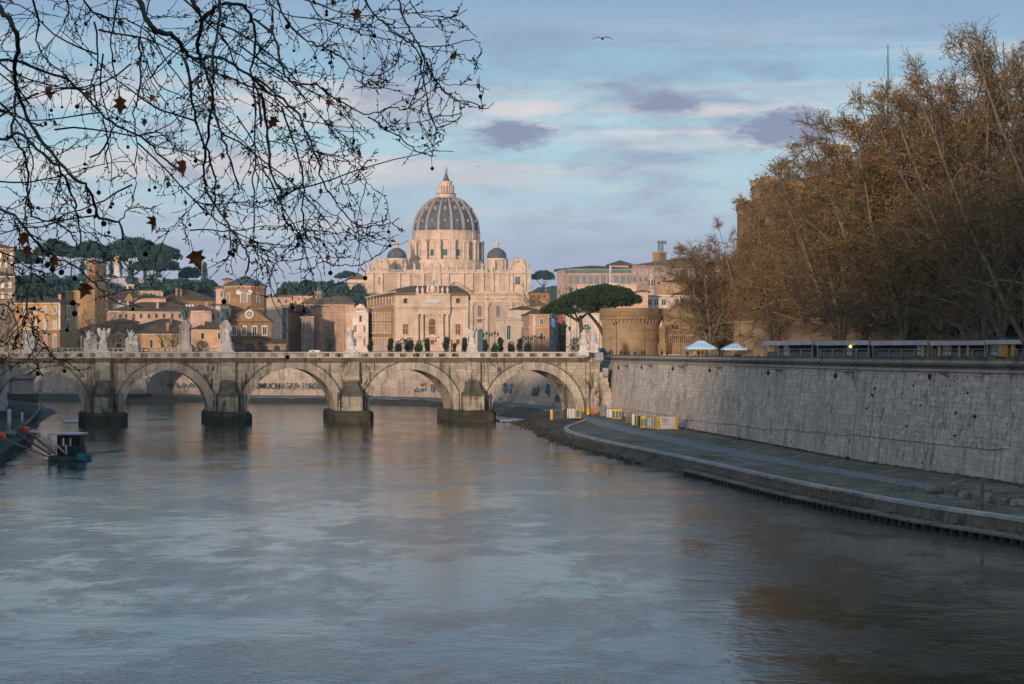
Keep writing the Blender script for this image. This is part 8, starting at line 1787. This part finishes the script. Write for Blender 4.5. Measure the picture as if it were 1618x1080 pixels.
# seed balls on threads
mb = MB(); BL = [(683, 266, 3.2), (614, 366, 3), (616, 388, 3.2), (577, 439, 4), (522, 431, 4), (474, 373, 4), (470, 388, 3), (512, 386, 3), (610, 202, 3), (645, 203, 3.4), (679, 206, 2.2), (679, 213, 3), (668, 218, 2.4), (759, 152, 3.4), (538, 180, 3), (559, 222, 3), (558, 226, 2.6), (591, 56, 4), (454, 42, 4.4), (457, 37, 3), (575, 92, 2.4), (516, 18, 3), (516, 23, 3), (498, 91, 3), (521, 99, 3), (122, 168, 4), (81, 174, 3), (98, 169, 2.4), (136, 38, 3), (181, 96, 3), (72, 196, 3), (310, 34, 3), (334, 36, 3), (354, 40, 3), (309, 254, 3.6), (334, 186, 3),
    (322, 233, 3), (118, 440, 4), (118, 495, 5), (115, 478, 5), (230, 401, 4.6), (84, 410, 6), (75, 418, 5), (83, 425, 5), (97, 430, 5), (60, 412, 5), (354, 476, 4.6), (462, 486, 3.4), (480, 490, 3), (454, 564, 3.6), (60, 590, 4), (102, 586, 3.4), (141, 333, 5), (164, 353, 5), (175, 327, 3), (178, 322, 3), (150, 342, 3), (172, 367, 3), (363, 399, 4), (368, 402, 4), (370, 395, 3), (355, 373, 3), (326, 338, 3), (300, 355, 3), (245, 296, 3), (236, 300, 3), (134, 259, 3), (156, 304, 4), (54, 486, 3), (210, 488, 3), (106, 521, 3.4), (28, 492, 3), (33, 500, 3)]
for k in range(24): BL.append((R.uniform(0, 560), R.uniform(0, 260), R.uniform(2, 3.2)))
for px, py, q in BL:
    mb = MB(); D = R.uniform(12.5, 15); c = P3(px, py, D); rr_ = q * D / FP * .95; mb.ball(c, rr_, 7); mb.tube([c + Vector((0, 0, rr_ * .8)), c + Vector((R.uniform(-.01, .01), 0, .06 + rr_)), c + Vector((R.uniform(-.02, .02), 0, R.uniform(.09, .16)))], .0022, 3); mb.build('seed_ball', ball_m, r)
# leaves: five-lobed, curled
mb = MB(); LV = [(310, 408, 17), (243, 350, 14), (290, 264, 16), (37, 376, 14), (25, 393, 10), (44, 396, 12), (58, 400, 9), (85, 413, 12), (134, 457, 15), (66, 470, 8), (190, 165, 17), (76, 146, 12), (240, 155, 10), (138, 148, 9), (228, 192, 9), (88, 194, 9), (128, 86, 6), (190, 36, 9), (174, 42, 6), (68, 77, 7), (94, 123, 7), (243, 86, 8), (268, 98, 8), (228, 62, 7), (218, 100, 8), (258, 112, 6), (342, 112, 8), (376, 130, 10), (333, 155, 10), (352, 246, 9), (170, 194, 7), (256, 194, 7), (234, 208, 6),
    (564, 22, 12), (526, 4, 9), (497, 3, 8), (430, 44, 9), (446, 118, 7), (520, 162, 9), (482, 182, 8), (431, 192, 12), (567, 241, 8), (531, 235, 5), (717, 88, 9), (708, 32, 6), (677, 61, 6), (671, 116, 7), (702, 112, 6), (757, 136, 8), (743, 120, 4), (548, 155, 4), (462, 285, 8), (506, 302, 8), (518, 407, 8), (481, 343, 5), (450, 460, 8), (425, 458, 6), (344, 295, 8), (294, 320, 8), (265, 292, 8), (373, 380, 8), (396, 382, 8), (355, 340, 10), (17, 284, 7), (366, 308, 6), (108, 140, 6), (310, 20, 6), (260, 28, 7), (272, 24, 6), (450, 48, 6), (388, 60, 7), (14, 240, 6), (32, 36, 5), (460, 150, 6), (420, 230, 6)]
for px, py, q in [l for l in LV if l[2] > 7]:
    D = R.uniform(12.3, 14.2); c = P3(px, py, D); s_ = q * (1.2 if q > 11 else .9) * D / FP; th = R.uniform(-.5, .5) + (-pi / 2); n_ = Vector((R.uniform(-.7, .7), -1, R.uniform(-.5, .3))).normalized(); u = Vector((cos(th), 0, sin(th))); u = (u - n_ * u.dot(n_)).normalized(); v = n_.cross(u); cu = R.uniform(.2, .7)
    ol = [(-.75, 0), (-.55, -.25), (-.5, -.75), (-.1, -.45), (.15, -.95), (.3, -.4), (1.0, -.05), (.35, .35), (.2, .95), (-.1, .5), (-.5, .8), (-.55, .25)]; fr_ = []
    for a_, b_ in ol: a_ *= R.uniform(.85, 1.1); b_ *= R.uniform(.75, 1.1); fr_.append(c + u * a_ * s_ + v * b_ * s_ * (1 - cu * .4) + n_ * (cu * b_ * b_ * s_ + .25 * a_ * a_ * s_))
    m = len(fr_); mb.add([c] + fr_, [(0, i + 1, (i + 1) % m + 1) for i in range(m)]); mb.tube([fr_[0], fr_[0] - u * s_ * .5 + Vector((0, 0, s_ * .4))], .003, 3)
mb.build('leaves', leaf_n, r)
# ------------------------------------------------------------------ the air
hz = bpy.data.materials.new('haze'); hz.use_nodes = True; nt = hz.node_tree; nt.nodes.clear()
ov = nt.nodes.new('ShaderNodeOutputMaterial'); pv = nt.nodes.new('ShaderNodeVolumePrincipled'); pv.inputs['Color'].default_value = (.62, .80, 1.0, 1); pv.inputs['Density'].default_value = .00006; pv.inputs['Anisotropy'].default_value = .0
nt.links.new(pv.outputs[0], ov.inputs['Volume'])
mb = MB(); mb.box(-3100, 3100, -200, 2600, -2.5, 175); h = mb.build('haze', hz, base=(0, 0, 0)); struct(h, 'stuff')
